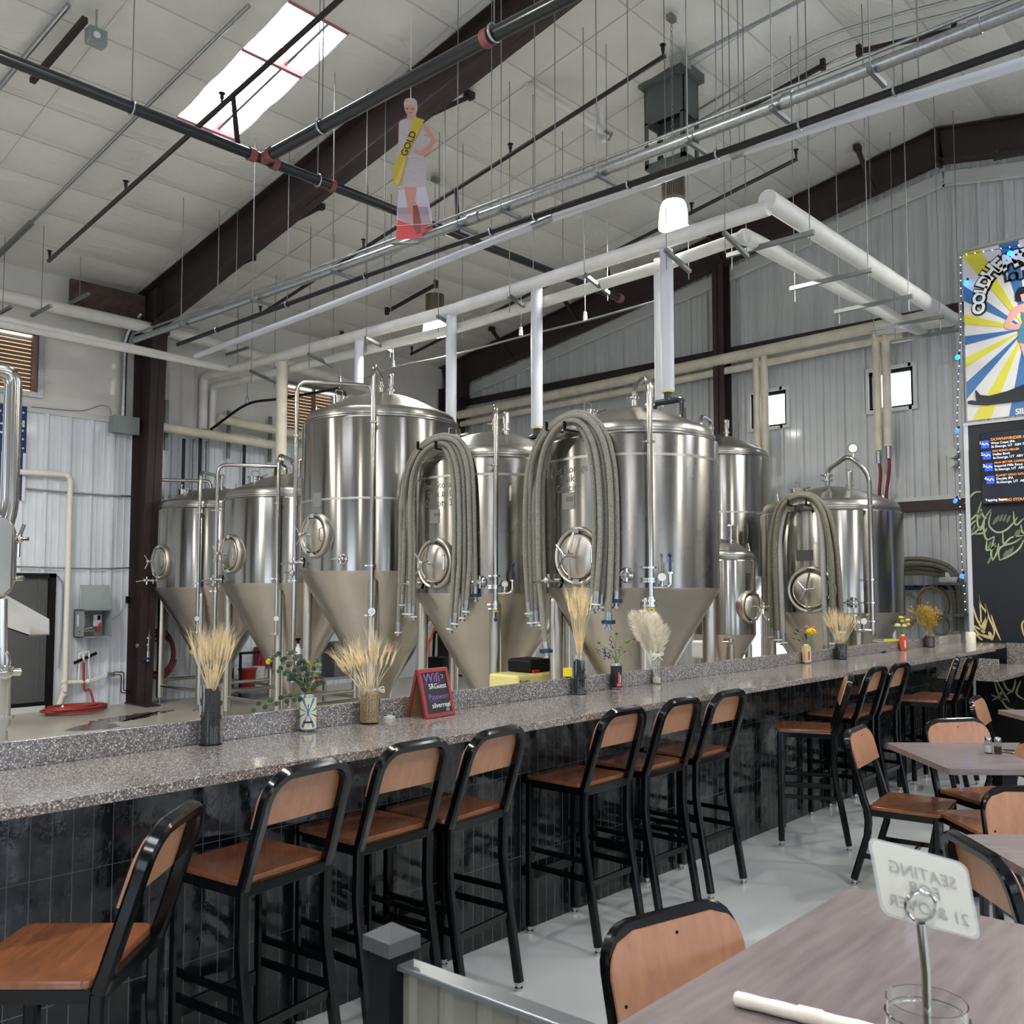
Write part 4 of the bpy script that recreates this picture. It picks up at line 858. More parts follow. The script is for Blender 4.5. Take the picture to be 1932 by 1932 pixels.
for k, t, x, y in ((4, t4, 907, 1098), (5, t5, 1183, 1085), (7, t7, 1375, 1210), (8, t8, 1608, 1137)):
    cx, cy, R = TK[k]; p = PC(x, y, cx, cy, R); port(t, p, (p.x-cx, p.y-cy, 0), s=1.05 if k != 7 else .8)
for k, t, x, y in ((4, t4, 787, 1100), (5, t5, 1040, 1095), (1, t1, 284, 1095), (2, t2, 421, 1093), (3, t3, 567, 1062)):
    cx, cy, R = TK[k]; n = -RV; p = Vector((cx, cy, 0))+Vector((math.cos(math.radians(160)), math.sin(math.radians(160)), 0))*R; p.z = TK[k] and (t and 0) or PC(x, y, cx, cy, R).z
    p.z = PC(x, y, cx, cy, R).z; o = G(); nn = Vector((math.cos(math.radians(160)), math.sin(math.radians(160)), 0))
    o.cyl(p, p+nn*.14, .02, 10).cyl(p+nn*.01, p+nn*.03, .06, 16).sphere(p+nn*.12, .03).cyl(p+nn*.1+Vector((0, 0, -.06)), p+nn*.1+Vector((0, 0, .05)), .012, 8).cyl(p+nn*.12, p+nn*.24+Vector((0, 0, -.02)), .01, 8); o.build('side_valve', chrome, t, True)
# racking valves with yellow caps on the cones
for k, t, x, y in ((1, t1, 342, 1212), (2, t2, 489, 1214), (3, t3, 640, 1212)):
    cx, cy, R = TK[k]; zj = {1: 1.67, 2: 1.72, 3: 1.84}[k]; a = math.radians(205)
    z = {1: .85, 2: .83, 3: .95}[k]; r = R-(zj-z)/1.732; p = on(cx, cy, r, a, z); n = Vector((math.cos(a), math.sin(a), -.45)).normalized()
    o = G().cyl(p-n*.02, p+n*.16, .02, 10); clamp(o, p+n*.05, .024, n); clamp(o, p+n*.13, .024, n); o.cyl(p+n*.09, p+n*.09+Vector((0, 0, .09)), .008, 8).build('racking_valve', chrome, t, True)
    G().cyl(p+n*.16, p+n*.2, .03, 14).build('yellow_cap', yellowp, t, True)
    G().bar(p+n*.1, p+n*.12+Vector((0, 0, -.1)), .03, .02).build('valve_handle', bluep, t, True)
# rightmost tank: pipe with gauge on top
cx, cy, R = TK[8]; a = math.radians(232); p = on(cx, cy, R+.07, a, 0); q = on(cx, cy, .28, math.radians(200), 0)
pts = bend([(p.x, p.y, 1.15), (p.x, p.y, 2.9), (p.x-.05, p.y+.2, 3.13), (q.x, q.y, 3.02), (q.x, q.y, 2.84)], .12)
o = G().tube(pts, .026, 12).build('spray_pipe', pipe_ss, t8, True); g = G()
for z in (2.55, 1.75, 1.5, 1.3): g2 = G(); clamp(g2, (p.x, p.y, z)); g2.build('pipe_clamp', chrome, o, True)
g2 = G(); clamp(g2, (q.x, q.y, 2.9), .04); clamp(g2, (q.x, q.y, 2.96), .04); g2.cyl((q.x, q.y, 2.9), (q.x, q.y, 2.96), .03); g2.build('pipe_clamp', chrome, o, True)
r = Vector((-.72, .69, 0)); g.tube(bend([(p.x, p.y, 1.2), p+r*.2+Vector((0, 0, 1.2)), p+r*.2+Vector((0, 0, 1.36))], .05), .018, 10).cyl(p+r*.2+Vector((0, 0, 1.36)), p+r*.2+Vector((0, 0, 1.375)), .055, 16)
g.build('clamp_fittings', chrome, o, True)
G().cyl(p+r*.2+Vector((0, 0, 1.38)), p+r*.2+Vector((0, 0, 1.5)), .045, 16).build('sight_glass', glass_t, o, True)
nn = Vector((-.9, -.43, 0)).normalized()
for c, s in ((Vector((p.x-.03, p.y+.16, 3.2)), .055), (p+r*.1+Vector((0, 0, 1.3))+nn*.03, .04)):
    G().cyl(c-nn*.03, c, s, 20).cyl(c-Vector((0, 0, s)), c-Vector((0, 0, s+.06)), .008, 8).build('gauge', chrome, o, True); G().cyl(c, c+nn*.002, s*.85, 20).build('gauge_dial', whitep, o, True)
G().cyl((p.x, p.y, 1.1), (p.x-.0, p.y-.12, 1.09), .02, 8).build('valve', chrome, o, True); G().bar((p.x, p.y-.12, 1.1), (p.x+.03, p.y-.32, 1.1), .04, .03).build('yellow_handle', yellowp, o, True)
# arch plates where the front legs enter the cones
for k, t, zj in ((1, t1, 1.67), (2, t2, 1.72), (3, t3, 1.84), (4, t4, 1.61), (5, t5, 1.66)):
    cx, cy, R = TK[k]; a = 1.25*PI; pts = []
    for i in range(17):
        th = -PI*.25+i/16*PI*1.5; lat = math.cos(th)*.1; z = zj-.22+math.sin(th)*.14; r = R-(zj-z)/1.732
        c = on(cx, cy, math.sqrt(max(r*r-lat*lat, .01))+.002, a, z); pts.append(c+Vector((-math.sin(a), math.cos(a), 0))*lat)
    G().tube(pts, .004, 6).build('leg_weld', steel3, t, True)
# ---------------------------------------------------------------- hoses draped on the tanks
def hose(k, pix, rr, label, m=hosem, r=.022, e0='w', e1='w', group=None):
    cx, cy, R = TK[k]; pts = [PC(x, y, cx, cy, R+rr) for x, y in pix]; pts = smooth(pts, 7)
    t = thing('brewery_hose', label, 'hose', tuple(min(pts, key=lambda p: p.z)), 0, group)
    G().tube(pts, r, 12).build('hose_body', m, t, True)
    for p, q, e in ((pts[0], pts[2], e0), (pts[-1], pts[-3], e1)):
        if not e: continue
        d = (p-q).normalized(); o = G().cyl(p-d*.06, p+d*.03, r*1.18, 14).cyl(p+d*.03, p+d*.075, r*.8, 12).cyl(p+d*.06, p+d*.075, r*1.3, 14).build('hose_fitting', galv, t, True)
        c = {'w': gasket, 'b': navy}[e]
        if e == 'w': G().cyl(p+d*.036, p+d*.05, r*1.75, 16).build('end_gasket', c, o, True)
        else: G().cyl(p+d*.0, p+d*.03, r*1.7, 14).bar(p+d*.015-RV*.055, p+d*.015+RV*.055, .02, .028).build('end_clamp', c, o, True)
    return t
def mixp(A, B, t): return [(a[0]*(1-t)+b[0]*t, a[1]*(1-t)+b[1]*t) for a, b in zip(A, B)]
O4 = [(752, 1140), (756, 1040), (757, 960), (763, 905), (775, 868), (797, 838), (822, 824), (848, 822), (872, 834), (887, 866), (893, 920), (896, 1049), (897, 1120)]
I4 = [(780, 1140), (781, 1050), (779, 960), (781, 910), (788, 880), (800, 858), (815, 845), (830, 841), (841, 850), (852, 880), (857, 940), (857, 1049), (850, 1170)]
ends4 = [((760, 1185), (897, 1120)), ((752, 1133), (880, 1145)), ((758, 1150), (873, 1157)), ((755, 1150), (859, 1168)), ((774, 1155), (850, 1178))]
for i in range(5):
    pp = mixp(O4, I4, i/4); pp[0] = (pp[0][0], ends4[i][0][1]); pp[-1] = (ends4[i][1][0], ends4[i][1][1])
    hose(4, pp, .05+.035*(i % 2)+.03, 'grey ribbed hose draped over the tank etched Tank 10, %s' % ['outermost of five', 'second from outside', 'middle of five', 'second from inside', 'innermost of five'][i], e1='b' if i == 0 else 'w', group='hoses on the fourth tank')
O5 = [(998, 1150), (993, 1080), (991, 1020), (992, 935), (998, 878), (1015, 832), (1041, 801), (1075, 781), (1108, 782), (1137, 808), (1153, 849), (1161, 906), (1164, 1020), (1162, 1135)]
I5 = [(1028, 1180), (1026, 1100), (1024, 1030), (1023, 935), (1027, 880), (1036, 840), (1052, 812), (1072, 798), (1092, 803), (1108, 832), (1116, 870), (1121, 930), (1122, 1020), (1118, 1140)]
ends5 = [((998, 1148), (1162, 1130)), ((1003, 1166), (1148, 1170)), ((1012, 1165), (1135, 1135)), ((1030, 1225), (1125, 1130)), ((1024, 1170), (1118, 1140))]
for i in range(5):
    pp = mixp(O5, I5, i/4); pp[0] = ends5[i][0]; pp[-1] = ends5[i][1]
    hose(5, pp, .06+.05*(i % 2)+.02, 'grey ribbed hose draped over the near big tank, %s' % ['outermost of five', 'second from outside', 'middle of five', 'second from inside', 'innermost of five'][i], r=.024, e0='b' if i == 3 else 'w', e1='b' if i in (0, 1, 4) else 'w', group='hoses on the near big tank')
O8 = [(1458, 1195), (1454, 1120), (1453, 1056), (1457, 1000), (1468, 958), (1489, 938), (1515, 932), (1541, 940), (1563, 970), (1577, 1027), (1583, 1090), (1586, 1141), (1588, 1185)]
I8 = [(1477, 1205), (1475, 1140), (1472, 1075), (1471, 1015), (1479, 968), (1494, 946), (1515, 938), (1535, 950), (1548, 985), (1553, 1040), (1554, 1100), (1556, 1160), (1559, 1228)]
for i in range(3):
    pp = mixp(O8, I8, i/2)
    hose(8, pp, .06+.05*(i % 2)+.02, ['dark ribbed hose on the rightmost tank, outermost of three', 'dark ribbed hose on the rightmost tank, middle of three', 'pale ribbed hose on the rightmost tank, innermost of three'][i], hosel if i == 2 else hosed, r=.03, group='hoses on the rightmost tank')
for k, t, x, y in ((4, t4, 828, 850), (5, t5, 1075, 815), (8, t8, 1515, 955)):
    cx, cy, R = TK[k]
    for dx in (-14, 14):
        p = PC(x+dx, y, cx, cy, R); n = Vector((p.x-cx, p.y-cy, 0)).normalized()
        G().bar(p, p+n*.16+Vector((0, 0, -.0)), .03, .012).bar(p+n*.16, p+n*.16+Vector((0, 0, .07)), .03, .01).build('hose_hook', blackm, t, True, smooth=False)
# ---------------------------------------------------------------- vessel at the left edge
Lx = 3.1
def v(x, y, Y=6.0): return P(x, y, Y=Y)
t = thing('mash_vessel', 'stainless brewhouse vessel part cut off at the left edge, with a sloping chute', 'vessel', tuple(P(0, 1330, Y=6.0)), 0)
pl = bend([v(-60, 700), v(26, 700), v(18, 960), v(6, 1000)], .1); G().tube(pl, .05, 16).build('vapour_pipe', pipe_ss, t, True)
G().tube(bend([v(-60, 975), v(20, 980), v(18, 1120), v(-60, 1128)], .14), .035, 14).build('door_rim', pipe_ss, t, True)
G().prism([(0, .04), (.05, 0), (.24, 0), (.28, .04), (.28, .40), (.24, .45), (0, .45)], v(-72, 1122), RV, (0, 0, 1), FH, .02).build('door_panel', steel3, t, True)
g = G(); a = v(-20, 1012); b = v(35, 1017); g.bar(a, b, .02, .012).sphere(b, .03).cyl(b+Vector((0, 0, .0)), b+Vector((.03, 0, .09)), .012, 8).cyl(b, b+Vector((-.0, 0, -.11)), .013, 8).cyl(b, b+RV*.06, .012, 8)
a = v(-20, 1089); b = v(35, 1091); g.bar(a, b, .02, .012).cyl(b-RV*.03, b+RV*.03, .015, 8); g.build('door_latch', chrome, t, True)
# chute: open trough sloping down to the right
y0, y1 = 6.05, 5.7
c = [P(-20, 1105, Y=y0), P(93, 1168, Y=y0), P(93, 1196, Y=y0), P(-20, 1150, Y=y0)]; c2 = [P(-20, 1128, Y=y1), P(52, 1170, Y=y1), P(56, 1198, Y=y1), P(-20, 1172, Y=y1)]
g = G().add([*c, *[q+Vector((0, .008, 0)) for q in c]], [(0, 1, 2, 3), (4, 7, 6, 5), (0, 4, 5, 1), (1, 5, 6, 2), (2, 6, 7, 3)])
g.add([*c2, *[q+Vector((0, -.008, 0)) for q in c2]], [(0, 1, 2, 3), (4, 7, 6, 5), (0, 4, 5, 1), (1, 5, 6, 2), (2, 6, 7, 3)])
g.add([c[3], c[2], c2[2], c2[3], c[3]-Vector((0, 0, .008)), c[2]-Vector((0, 0, .008)), c2[2]-Vector((0, 0, .008)), c2[3]-Vector((0, 0, .008))], [(0, 1, 2, 3), (4, 7, 6, 5), (1, 5, 6, 2)])
g.build('discharge_chute', steel2, t, True, smooth=False)
g = G().tube(bend([v(-40, 1380, 5.0), v(8, 1382, 5.0), v(10, 1235, 5.0), v(-10, 1215, 5.0)], .05), .028, 12).tube([v(2, 1130, 5.0), v(2, 1400, 5.0)], .03, 12)
for y in (1262, 1352): clamp(g, v(8, y, 5.0))
g.cyl(v(-10, 1268, 5.0), v(38, 1268, 5.0), .02, 10).sphere(v(6, 1268, 5.0), .045).build('valve_pipe', chrome, t, True)
q = v(-60, 1000, 6.0); G().lathe([(.4, .1), (.4, 1.9), (.1, 2.2)], 40, c=(q.x-.2, q.y+.25, 0)).build('vessel_shell', steel3, t, True)
for dx in (-.3, .1): G().cyl((q.x+dx-.2, q.y+.2, 0), (q.x+dx-.2, q.y+.2, .4), .04, 12).build('leg', steel2, t, True)
# ================================================================== BAR
t = thing('bar_cabinet', 'long bar base faced with tall black glazed tiles', 'bar', (5, 3.1, 0))
G().box(-3.0, 10.5, 3.06, 3.14, 0, 1.035).build('tiled_face', tile, t, True, smooth=False)
G().box(-3.0, 10.8, 3.14, 3.25, 0, 1.035).box(-3, 10.8, 3.25, 3.29, 0, 1.06).build('bar_core', white_trim, t, True, smooth=False)
t = thing('bar_countertop', 'long speckled grey stone bar counter with a low upstand at the back', 'countertop', (5, 3.0, 1.035))
G().box(-3.0, 10.0, 2.69, 3.29, 1.036, 1.07).box(10.0, 10.85, 2.76, 3.27, 1.036, 1.07).build('worktop', granite, t, True, smooth=False, bevel=.003)
G().box(-3.0, 10.8, 3.255, 3.285, 1.07, 1.158).build('upstand', granite, t, True, smooth=False, bevel=.002)
t = thing('service_counter', 'lower speckled stone counter stepping down at the far end of the bar', 'countertop', (9.8, 2.4, .83))
G().box(8.92, 10.6, 2.38, 2.95, .835, .87).box(10.2, 10.6, .8, 2.38, .835, .87).build('worktop', granite, t, True, smooth=False, bevel=.003)
G().box(8.9, 8.93, 2.38, 2.9, .835, 1.033).build('end_panel', granite, t, True, smooth=False)
G().box(10.6, 10.64, .8, 2.75, .835, 1.09).build('back_panel', granite, t, True, smooth=False)
tag(G().box(10.42, 10.5, .8, 3.0, 0, .83).build('counter_base', blackm, smooth=False), 'black painted base under the lower counter at the far right', 'bar')
# ---------------------------------------------------------------- metal frame stools and chairs
def seat_chair(name, label, cat, hs, ht, w=.176, dp=.17, group=None, stool=True, loc=(0, 0, 0), rz=0):
    """seat faces +y. hs seat height, ht overall height, w half width"""
    t = thing(name, label, cat, loc, rz, group)
    pr = [(-.013, -.016), (.013, -.016), (.013, .016), (-.013, .016)]
    pr = [(.014*math.cos(a)*1.0+(.006 if math.cos(a) > 0 else -.006), .012*math.sin(a)+(.006 if math.sin(a) > 0 else -.006)) for a in [PI/8+i*PI/4 for i in range(8)]]
    yr = -dp; yt = -dp-.105; kz = hs*.62; fy = -dp-.08
    # back frame: hoop
    def yb(z): return yr-.012+(yt-yr)*(z-hs)/(ht-hs)
    R = .085
    L = [(-w, yr, hs-.03), (-w, yb(hs+.02), hs+.02), (-w+.006, yb(ht-R), ht-R)]
    arc = [(-w+.006+R*(1-math.cos(a)), yb(ht-R+R*math.sin(a)), ht-R+R*math.sin(a)) for a in [i*PI/12 for i in range(1, 7)]]
    hoop = L+arc; hoop = hoop+[(-x, y, z) for x, y, z in reversed(hoop)]
    G().tube(hoop, .0, prof=pr).build('back_frame', blackmetal, t, ang=30)
    # legs
    for s in (-1, 1):
        rl = [(s*w, yr, hs-.03), (s*w, yr+.004, kz+.08), (s*w, yr-.004, kz), (s*w*1.0, fy, .035)]
        l = G().tube(rl[:1]+smooth(rl[1:3]+[rl[3]], 1)[:2]+rl[3:], .0, prof=pr).build('leg', blackmetal, t, ang=30)
        G().cyl((s*w, fy, 0), (s*w, fy, .012), .016, 14, .017).cyl((s*w, fy, .012), (s*w, fy, .02), .01, 10).cyl((s*w, fy, .02), (s*w, fy, .036), .015, 12).build('foot_glide', chrome, l)
        l = G().tube([(s*w, dp-.012, hs-.03), (s*w, dp-.012, .035)], .0, prof=pr).build('leg', blackmetal, t, ang=30)
        G().cyl((s*w, dp-.012, 0), (s*w, dp-.012, .012), .016, 14, .017).cyl((s*w, dp-.012, .012), (s*w, dp-.012, .02), .01, 10).cyl((s*w, dp-.012, .02), (s*w, dp-.012, .036), .015, 12).build('foot_glide', chrome, l)
    # seat frame
    g = G(); h = .035; z = hs-.036
    g.box(-w, w, dp-.024, dp, z-h/2, z+h/2).box(-w, w, yr-.012, yr+.012, z-h/2, z+h/2).box(-w-.012, -w+.012, yr, dp, z-h/2, z+h/2).box(w-.012, w+.012, yr, dp, z-h/2, z+h/2)
    g.build('seat_frame', blackmetal, t, smooth=False, bevel=.003)
    # seat: rounded plywood board, gently dished
    g = G(); n = 14; ws, ds = w+.012, dp+.012; vs = []
    def outline(k):
        pts = []
        for cx_, cy_, a0 in ((ws-.03, ds-.03, 0), (-ws+.03, ds-.03, PI/2), (-ws+.03, -dp+.02+.02, PI), (ws-.03, -dp+.02+.02, 1.5*PI)):
            for i in range(5): a = a0+i*PI/8; pts.append((cx_+.03*k*math.cos(a), cy_+.03*k*math.sin(a)))
        return pts
    o = outline(1); m = len(o); tz = hs; bz = hs-.018
    g.add([(x*.992, y*.992, tz) for x, y in o]+[(x, y, tz-.004) for x, y in o]+[(x, y, bz) for x, y in o]+[(x*.55, y*.55, tz-.004) for x, y in o]+[(0, 0, tz-.006)],
          [(i, (i+1) % m, m+(i+1) % m, m+i) for i in range(m)]+[(m+i, m+(i+1) % m, 2*m+(i+1) % m, 2*m+i) for i in range(m)]+[(3*m+i, 3*m+(i+1) % m, (i+1) % m, i) for i in range(m)]+[(4*m, 3*m+(i+1) % m, 3*m+i) for i in range(m)]+[tuple(range(2*m, 3*m))[::-1]])
    g.build('seat', wood_seat, t, ang=30)
    # back board on the front of the hoop, curved
    hb = .155 if stool else .17; zb = ht-.012-hb; nx, nz = 16, 10; F = []; Bk = []
    def prof_w(z):
        k = ht-.004-z; r = .09
        return w+.006-(r-math.sqrt(max(0, r*r-(r-k)**2)) if k < r else 0)
    for j in range(nz+1):
        z = zb+(ht-.004-zb)*(j/nz); ww = max(prof_w(z), .02)
        for i in range(nx+1):
            u = -1+2*i/nx; y = yb(z)+.017+0*u
            F.append((u*ww, y+.010, z)); Bk.append((u*ww, y, z))
    q = nx+1; N = len(F); fs = []
    for j in range(nz):
        for i in range(nx):
            a = j*q+i; fs += [(a, a+1, a+q+1, a+q), (N+a, N+a+q, N+a+q+1, N+a+1)]
    for i in range(nx): fs += [(i, N+i, N+i+1, i+1), (nz*q+i, nz*q+i+1, N+nz*q+i+1, N+nz*q+i)]
    for j in range(nz): fs += [(j*q, (j+1)*q, N+(j+1)*q, N+j*q), (j*q+nx, N+j*q+nx, N+(j+1)*q+nx, (j+1)*q+nx)]
    b = G().add(F+Bk, fs).build('backrest', wood_back, t, ang=30)
    g = G()
    for x, z in ((0, ht-.03), (-w+.02, zb+.03), (w-.02, zb+.03)): g.cyl((x, yb(z)+.0265, z), (x, yb(z)+.0285, z), .0045, 8)
    g.build('screws', blackm, b)
    # foot rails
    if stool:
        z1, z2, z3 = .30, .37, .25
        def yl(z): return yr-.004+(fy-yr+.004)*(kz-z)/(kz-.035)
        g = G().bar((-w, yl(z1), z1), (w, yl(z1), z1), .012, .028); g.build('foot_rail', blackmetal, t, smooth=False)
        for s in (-1, 1):
            G().bar((s*w, yl(z1+.02), z1+.02), (s*w, dp-.012, z1+.02), .014, .025).build('side_rail', blackmetal, t, smooth=False)
        G().bar((-w, dp-.01, .27), (w, dp-.01, .27), .014, .045).build('foot_rail', blackmetal, t, smooth=False)
        for s in (-1, 1): G().bar((s*w, yl(z1+.1), z1+.1), (s*w, dp-.012, z1+.1), .014, .022).build('side_rail', blackmetal, t, smooth=False)
    else:
        for s in (-1, 1): G().bar((s*w, yr-.03, .17), (s*w, dp-.012, .17), .014, .025).build('side_rail', blackmetal, t, smooth=False)
        G().bar((-w, .0, .17), (w, .0, .17), .014, .022).build('cross_rail', blackmetal, t, smooth=False)
        G().bar((-w, dp-.012, .24), (w, dp-.012, .24), .014, .022).build('cross_rail', blackmetal, t, smooth=False)
    return t
st = [(.985, 2.44, 43, 'nearest bar stool at the lower left corner, turned toward the camera'),
      (1.74, 2.79, 8, 'second bar stool from the left edge, below the vase of wheat and stones'),
      (2.28, 2.87, 3, 'third bar stool from the left edge, behind the metal railing post'),
      (2.70, 2.86, 6, 'fourth bar stool from the left edge, close to the third one'),
      (3.59, 2.865, 1, 'fifth bar stool from the left edge, standing right after a gap'),
      (4.105, 2.87, 0, 'sixth bar stool from the left edge, middle of the second trio'),
      (4.59, 2.87, 0, 'seventh bar stool from the left edge, last before the wide gap'),
      (5.86, 2.75, 25, 'bar stool turned sideways with its back seen edge on'),
      (6.68, 2.865, 2, 'bar stool directly behind the sideways one'),
      (7.12, 2.86, 0, 'bar stool behind the sideways one, second further back'),
      (8.0, 2.74, 14, 'bar stool second from the far end of the bar'),
      (8.3, 2.70, 4, 'farthest bar stool, in front of the stepped stone end panel')]
s0 = seat_chair('bar_stool', st[0][3], 'bar stool', .75, 1.08, group='bar stools', loc=(st[0][0], st[0][1], 0), rz=math.radians(st[0][2]))
for x, y, a, l in st[1:]: dup(s0, (x, y, 0), math.radians(a), l, 'bar stools')
def fr(yx, yy): return math.atan2(-yx, yy)
ch = [(1.95, 1.035, math.radians(166), 'dining chair at the near table, only its plywood back showing'),
      (5.42, 1.92, fr(.12, -.99), 'dining chair seen from the side with worn seat, left of the middle table'),
      (5.98, 1.66, math.radians(146), 'dining chair behind the middle table, facing the camera'),
      (7.52, 1.87, fr(.12, -.99), 'dining chair edge on at the left of the far table'),
      (8.15, 1.6, math.radians(146), 'dining chair behind the far table at the right edge'),
      (5.30, 1.47, fr(-.70, .71), 'dining chair under the near side of the middle table, back outside the picture'),
      (4.05, .83, fr(-.77, -.64), 'dining chair facing the camera beyond the right edge table'),
      (3.42, .73, fr(.66, -.75), 'dining chair seen from behind, between the sign and the right edge table')]
c0 = seat_chair('dining_chair', ch[0][3], 'chair', .45, .83, w=.215, dp=.185, group='dining chairs', stool=False, loc=(ch[0][0], ch[0][1], 0), rz=ch[0][2])
for x, y, a, l in ch[1:]: dup(c0, (x, y, 0), a, l, 'dining chairs')
# ---------------------------------------------------------------- tables
def table(cx_, cy_, lx, ly, rz, label, cut=0):
    t = thing('dining_table', label, 'table', (cx_, cy_, 0), rz, 'dining tables'); r = .012
    pts = []
    for sx_, sy_, a0 in ((1, 1, 0), (-1, 1, PI/2), (-1, -1, PI), (1, -1, 1.5*PI)):
        rr = .03
        for i in range(5): a = a0+i*PI/8; pts.append((sx_*(lx/2-rr)+rr*math.cos(a), sy_*(ly/2-rr)+rr*math.sin(a)))
    G().prism(pts, (0, 0, .72), (1, 0, 0), (0, 1, 0), (0, 0, 1), .03).build('tabletop', table_top_m, t, ang=30)
    for dx in ((-lx*.3, lx*.3) if lx > 1.1 else (0,)):
        G().box(dx-.04, dx+.04, -.04, .04, .03, .715).build('pedestal', blackm, t, smooth=False)
        G().box(dx-.03, dx+.03, -.28, .28, .0, .03).box(dx-.28 if lx < 1.1 else dx-.2, dx+.28 if lx < 1.1 else dx+.2, -.03, .03, .001, .031).build('base', blackm, t, smooth=False)
    return t
ang = math.atan2(-.74, .67)
table(2.06, .775, 1.5, .81, 0, 'large grey wood dining table at the lower right corner')
table(5.57, 1.47, .98, .8, ang, 'grey wood dining table with salt and pepper shakers')
table(3.68, .52, .9, .8, ang, 'grey wood dining table cut off by the right edge, behind the seating sign')
table(7.62, 1.42, .98, .8, ang, 'farthest grey wood dining table at the right edge')
# ---------------------------------------------------------------- railing
t = thing('railing', 'low railing with a square black post, pyramid cap and grey panel', 'railing', (1.25, 1.45, 0))
px_, py_ = 1.24, 1.47; s = .032
G().box(px_-s, px_+s, py_-s, py_+s, 0, .935).build('post', blackm, t, True, smooth=False)
g = G(); c = .041; z = .932
g.add([(px_-c, py_-c, z), (px_+c, py_-c, z), (px_+c, py_+c, z), (px_-c, py_+c, z), (px_-c, py_-c, z+.028), (px_+c, py_-c, z+.028), (px_+c, py_+c, z+.028), (px_-c, py_+c, z+.028)], [(3, 2, 1, 0), (0, 1, 5, 4), (1, 2, 6, 5), (2, 3, 7, 6), (3, 0, 4, 7)])
c2 = c-.004; g.add([(px_-c2, py_-c2, z+.03), (px_+c2, py_-c2, z+.03), (px_+c2, py_+c2, z+.03), (px_-c2, py_+c2, z+.03), (px_, py_, z+.052), (px_-c, py_-c, z+.028), (px_+c, py_-c, z+.028), (px_+c, py_+c, z+.028), (px_-c, py_+c, z+.028)], [(0, 1, 4), (1, 2, 4), (2, 3, 4), (3, 0, 4), (5, 6, 1, 0), (6, 7, 2, 1), (7, 8, 3, 2), (8, 5, 0, 3)])
g.build('post_cap', mat('pewter_cap', (92, 92, 94), .35, .5), t, True, smooth=False)
ra = Vector((px_+.01, py_-.02, 0)); rb = Vector((1.325, .2, 0))
G().bar(ra+Vector((0, 0, .905)), rb+Vector((0, 0, .905)), .046, .012).build('top_rail', mat('rail_metal', (104, 108, 110), .3, .4), t, True, smooth=False, bevel=.003)
d = (rb-ra); n = 90; L = d.length; g = G(); d = d.normalized(); nn = Vector((-d.y, d.x, 0))
vs = []
for i in range(n+1):
    u = L*i/n; h = .006 if (u % .1) < .035 else -.002
    vs += [ra+d*u-nn*h+Vector((0, 0, .08)), ra+d*u-nn*h+Vector((0, 0, .9))]
g.add(vs, [(2*i, 2*i+2, 2*i+3, 2*i+1) for i in range(n)]); g.build('panel', mat('rail_panel', (118, 116, 106), .4, .1), t, True, ang=20)
G().bar(ra+Vector((0, 0, .08)), rb+Vector((0, 0, .08)), .04, .03).build('bottom_rail', blackm, t, True, smooth=False)
G().box(rb.x-s, rb.x+s, rb.y-s, rb.y+s, 0, .935).build('post', blackm, t, True, smooth=False)
# ================================================================== THINGS ON THE BAR
CT = 1.07
def bc(x, y, z=CT): return P(x, y, Z=z)
def bcen(px, py, r):
    "centre of a round thing standing on the counter, clear of the upstand"
    q = P(px, py, Z=CT); Y = min(q.y+r, 3.252-r); return Vector((P(px, py, Y=Y).x, Y, CT))
def stalk(n_awn=7, L=.32, hd=.07, seed=0, r=.0011):
    "one wheat stalk standing on the origin: curved stem, ear, awns"
    rnd = random.Random(seed); g = G(); b = rnd.uniform(.01, .03)
    g.tube([(b*(i/5)**2, 0, L*i/5) for i in range(6)], r, 4)
    tx = b; g.lathe([(.001, L-.005), (.0045, L+.01), (.005, L+hd*.5), (.003, L+hd*.85), (.0008, L+hd)], 6, c=(tx, 0, 0))
    for i in range(n_awn*2):
        a = rnd.uniform(0, 2*PI); z = L+hd*rnd.uniform(.1, .9); l = rnd.uniform(.05, .085); sp = rnd.uniform(.12, .4)
        g.cyl((tx, 0, z), (tx+math.cos(a)*l*sp, math.sin(a)*l*sp, z+l*.92), .0006, 3, .0002, cap=False)
    return g
def bunch(label, base, n, L, spread, m, seed=3, lean=(0, 0), hd=.07, top_r=None, name='wheat_bunch', cat='dried wheat', mesh_fn=None, part='wheat_stalk', r0=.012, twist=1.0):
    t = thing(name, label, cat, tuple(base)); rnd = random.Random(seed)
    protos = [(mesh_fn or (lambda k: stalk(7, L*(1+.04*k), hd, seed+k)))(k) for k in range(4)]
    ms = [p.build(part, m, t) for p in protos]
    for i in range(n):
        o = ms[i] if i < 4 else ms[i % 4].copy()
        if i >= 4: COL.objects.link(o); o.parent = t
        a = rnd.uniform(0, 2*PI); q = math.sqrt(rnd.random()); tilt = spread*q
        o.location = (r0*q*math.cos(a), r0*q*math.sin(a), 0)
        d = Vector((math.sin(tilt)*math.cos(a)+lean[0], math.sin(tilt)*math.sin(a)+lean[1], math.cos(tilt))).normalized()
        o.rotation_euler = (Vector((0, 0, 1)).rotation_difference(d).to_matrix() @ Matrix.Rotation(rnd.uniform(0, 6.28) if twist else 0, 3, 'Z')).to_euler()
        s = rnd.uniform(.88, 1.08); o.scale = (s, s, s)
    return t
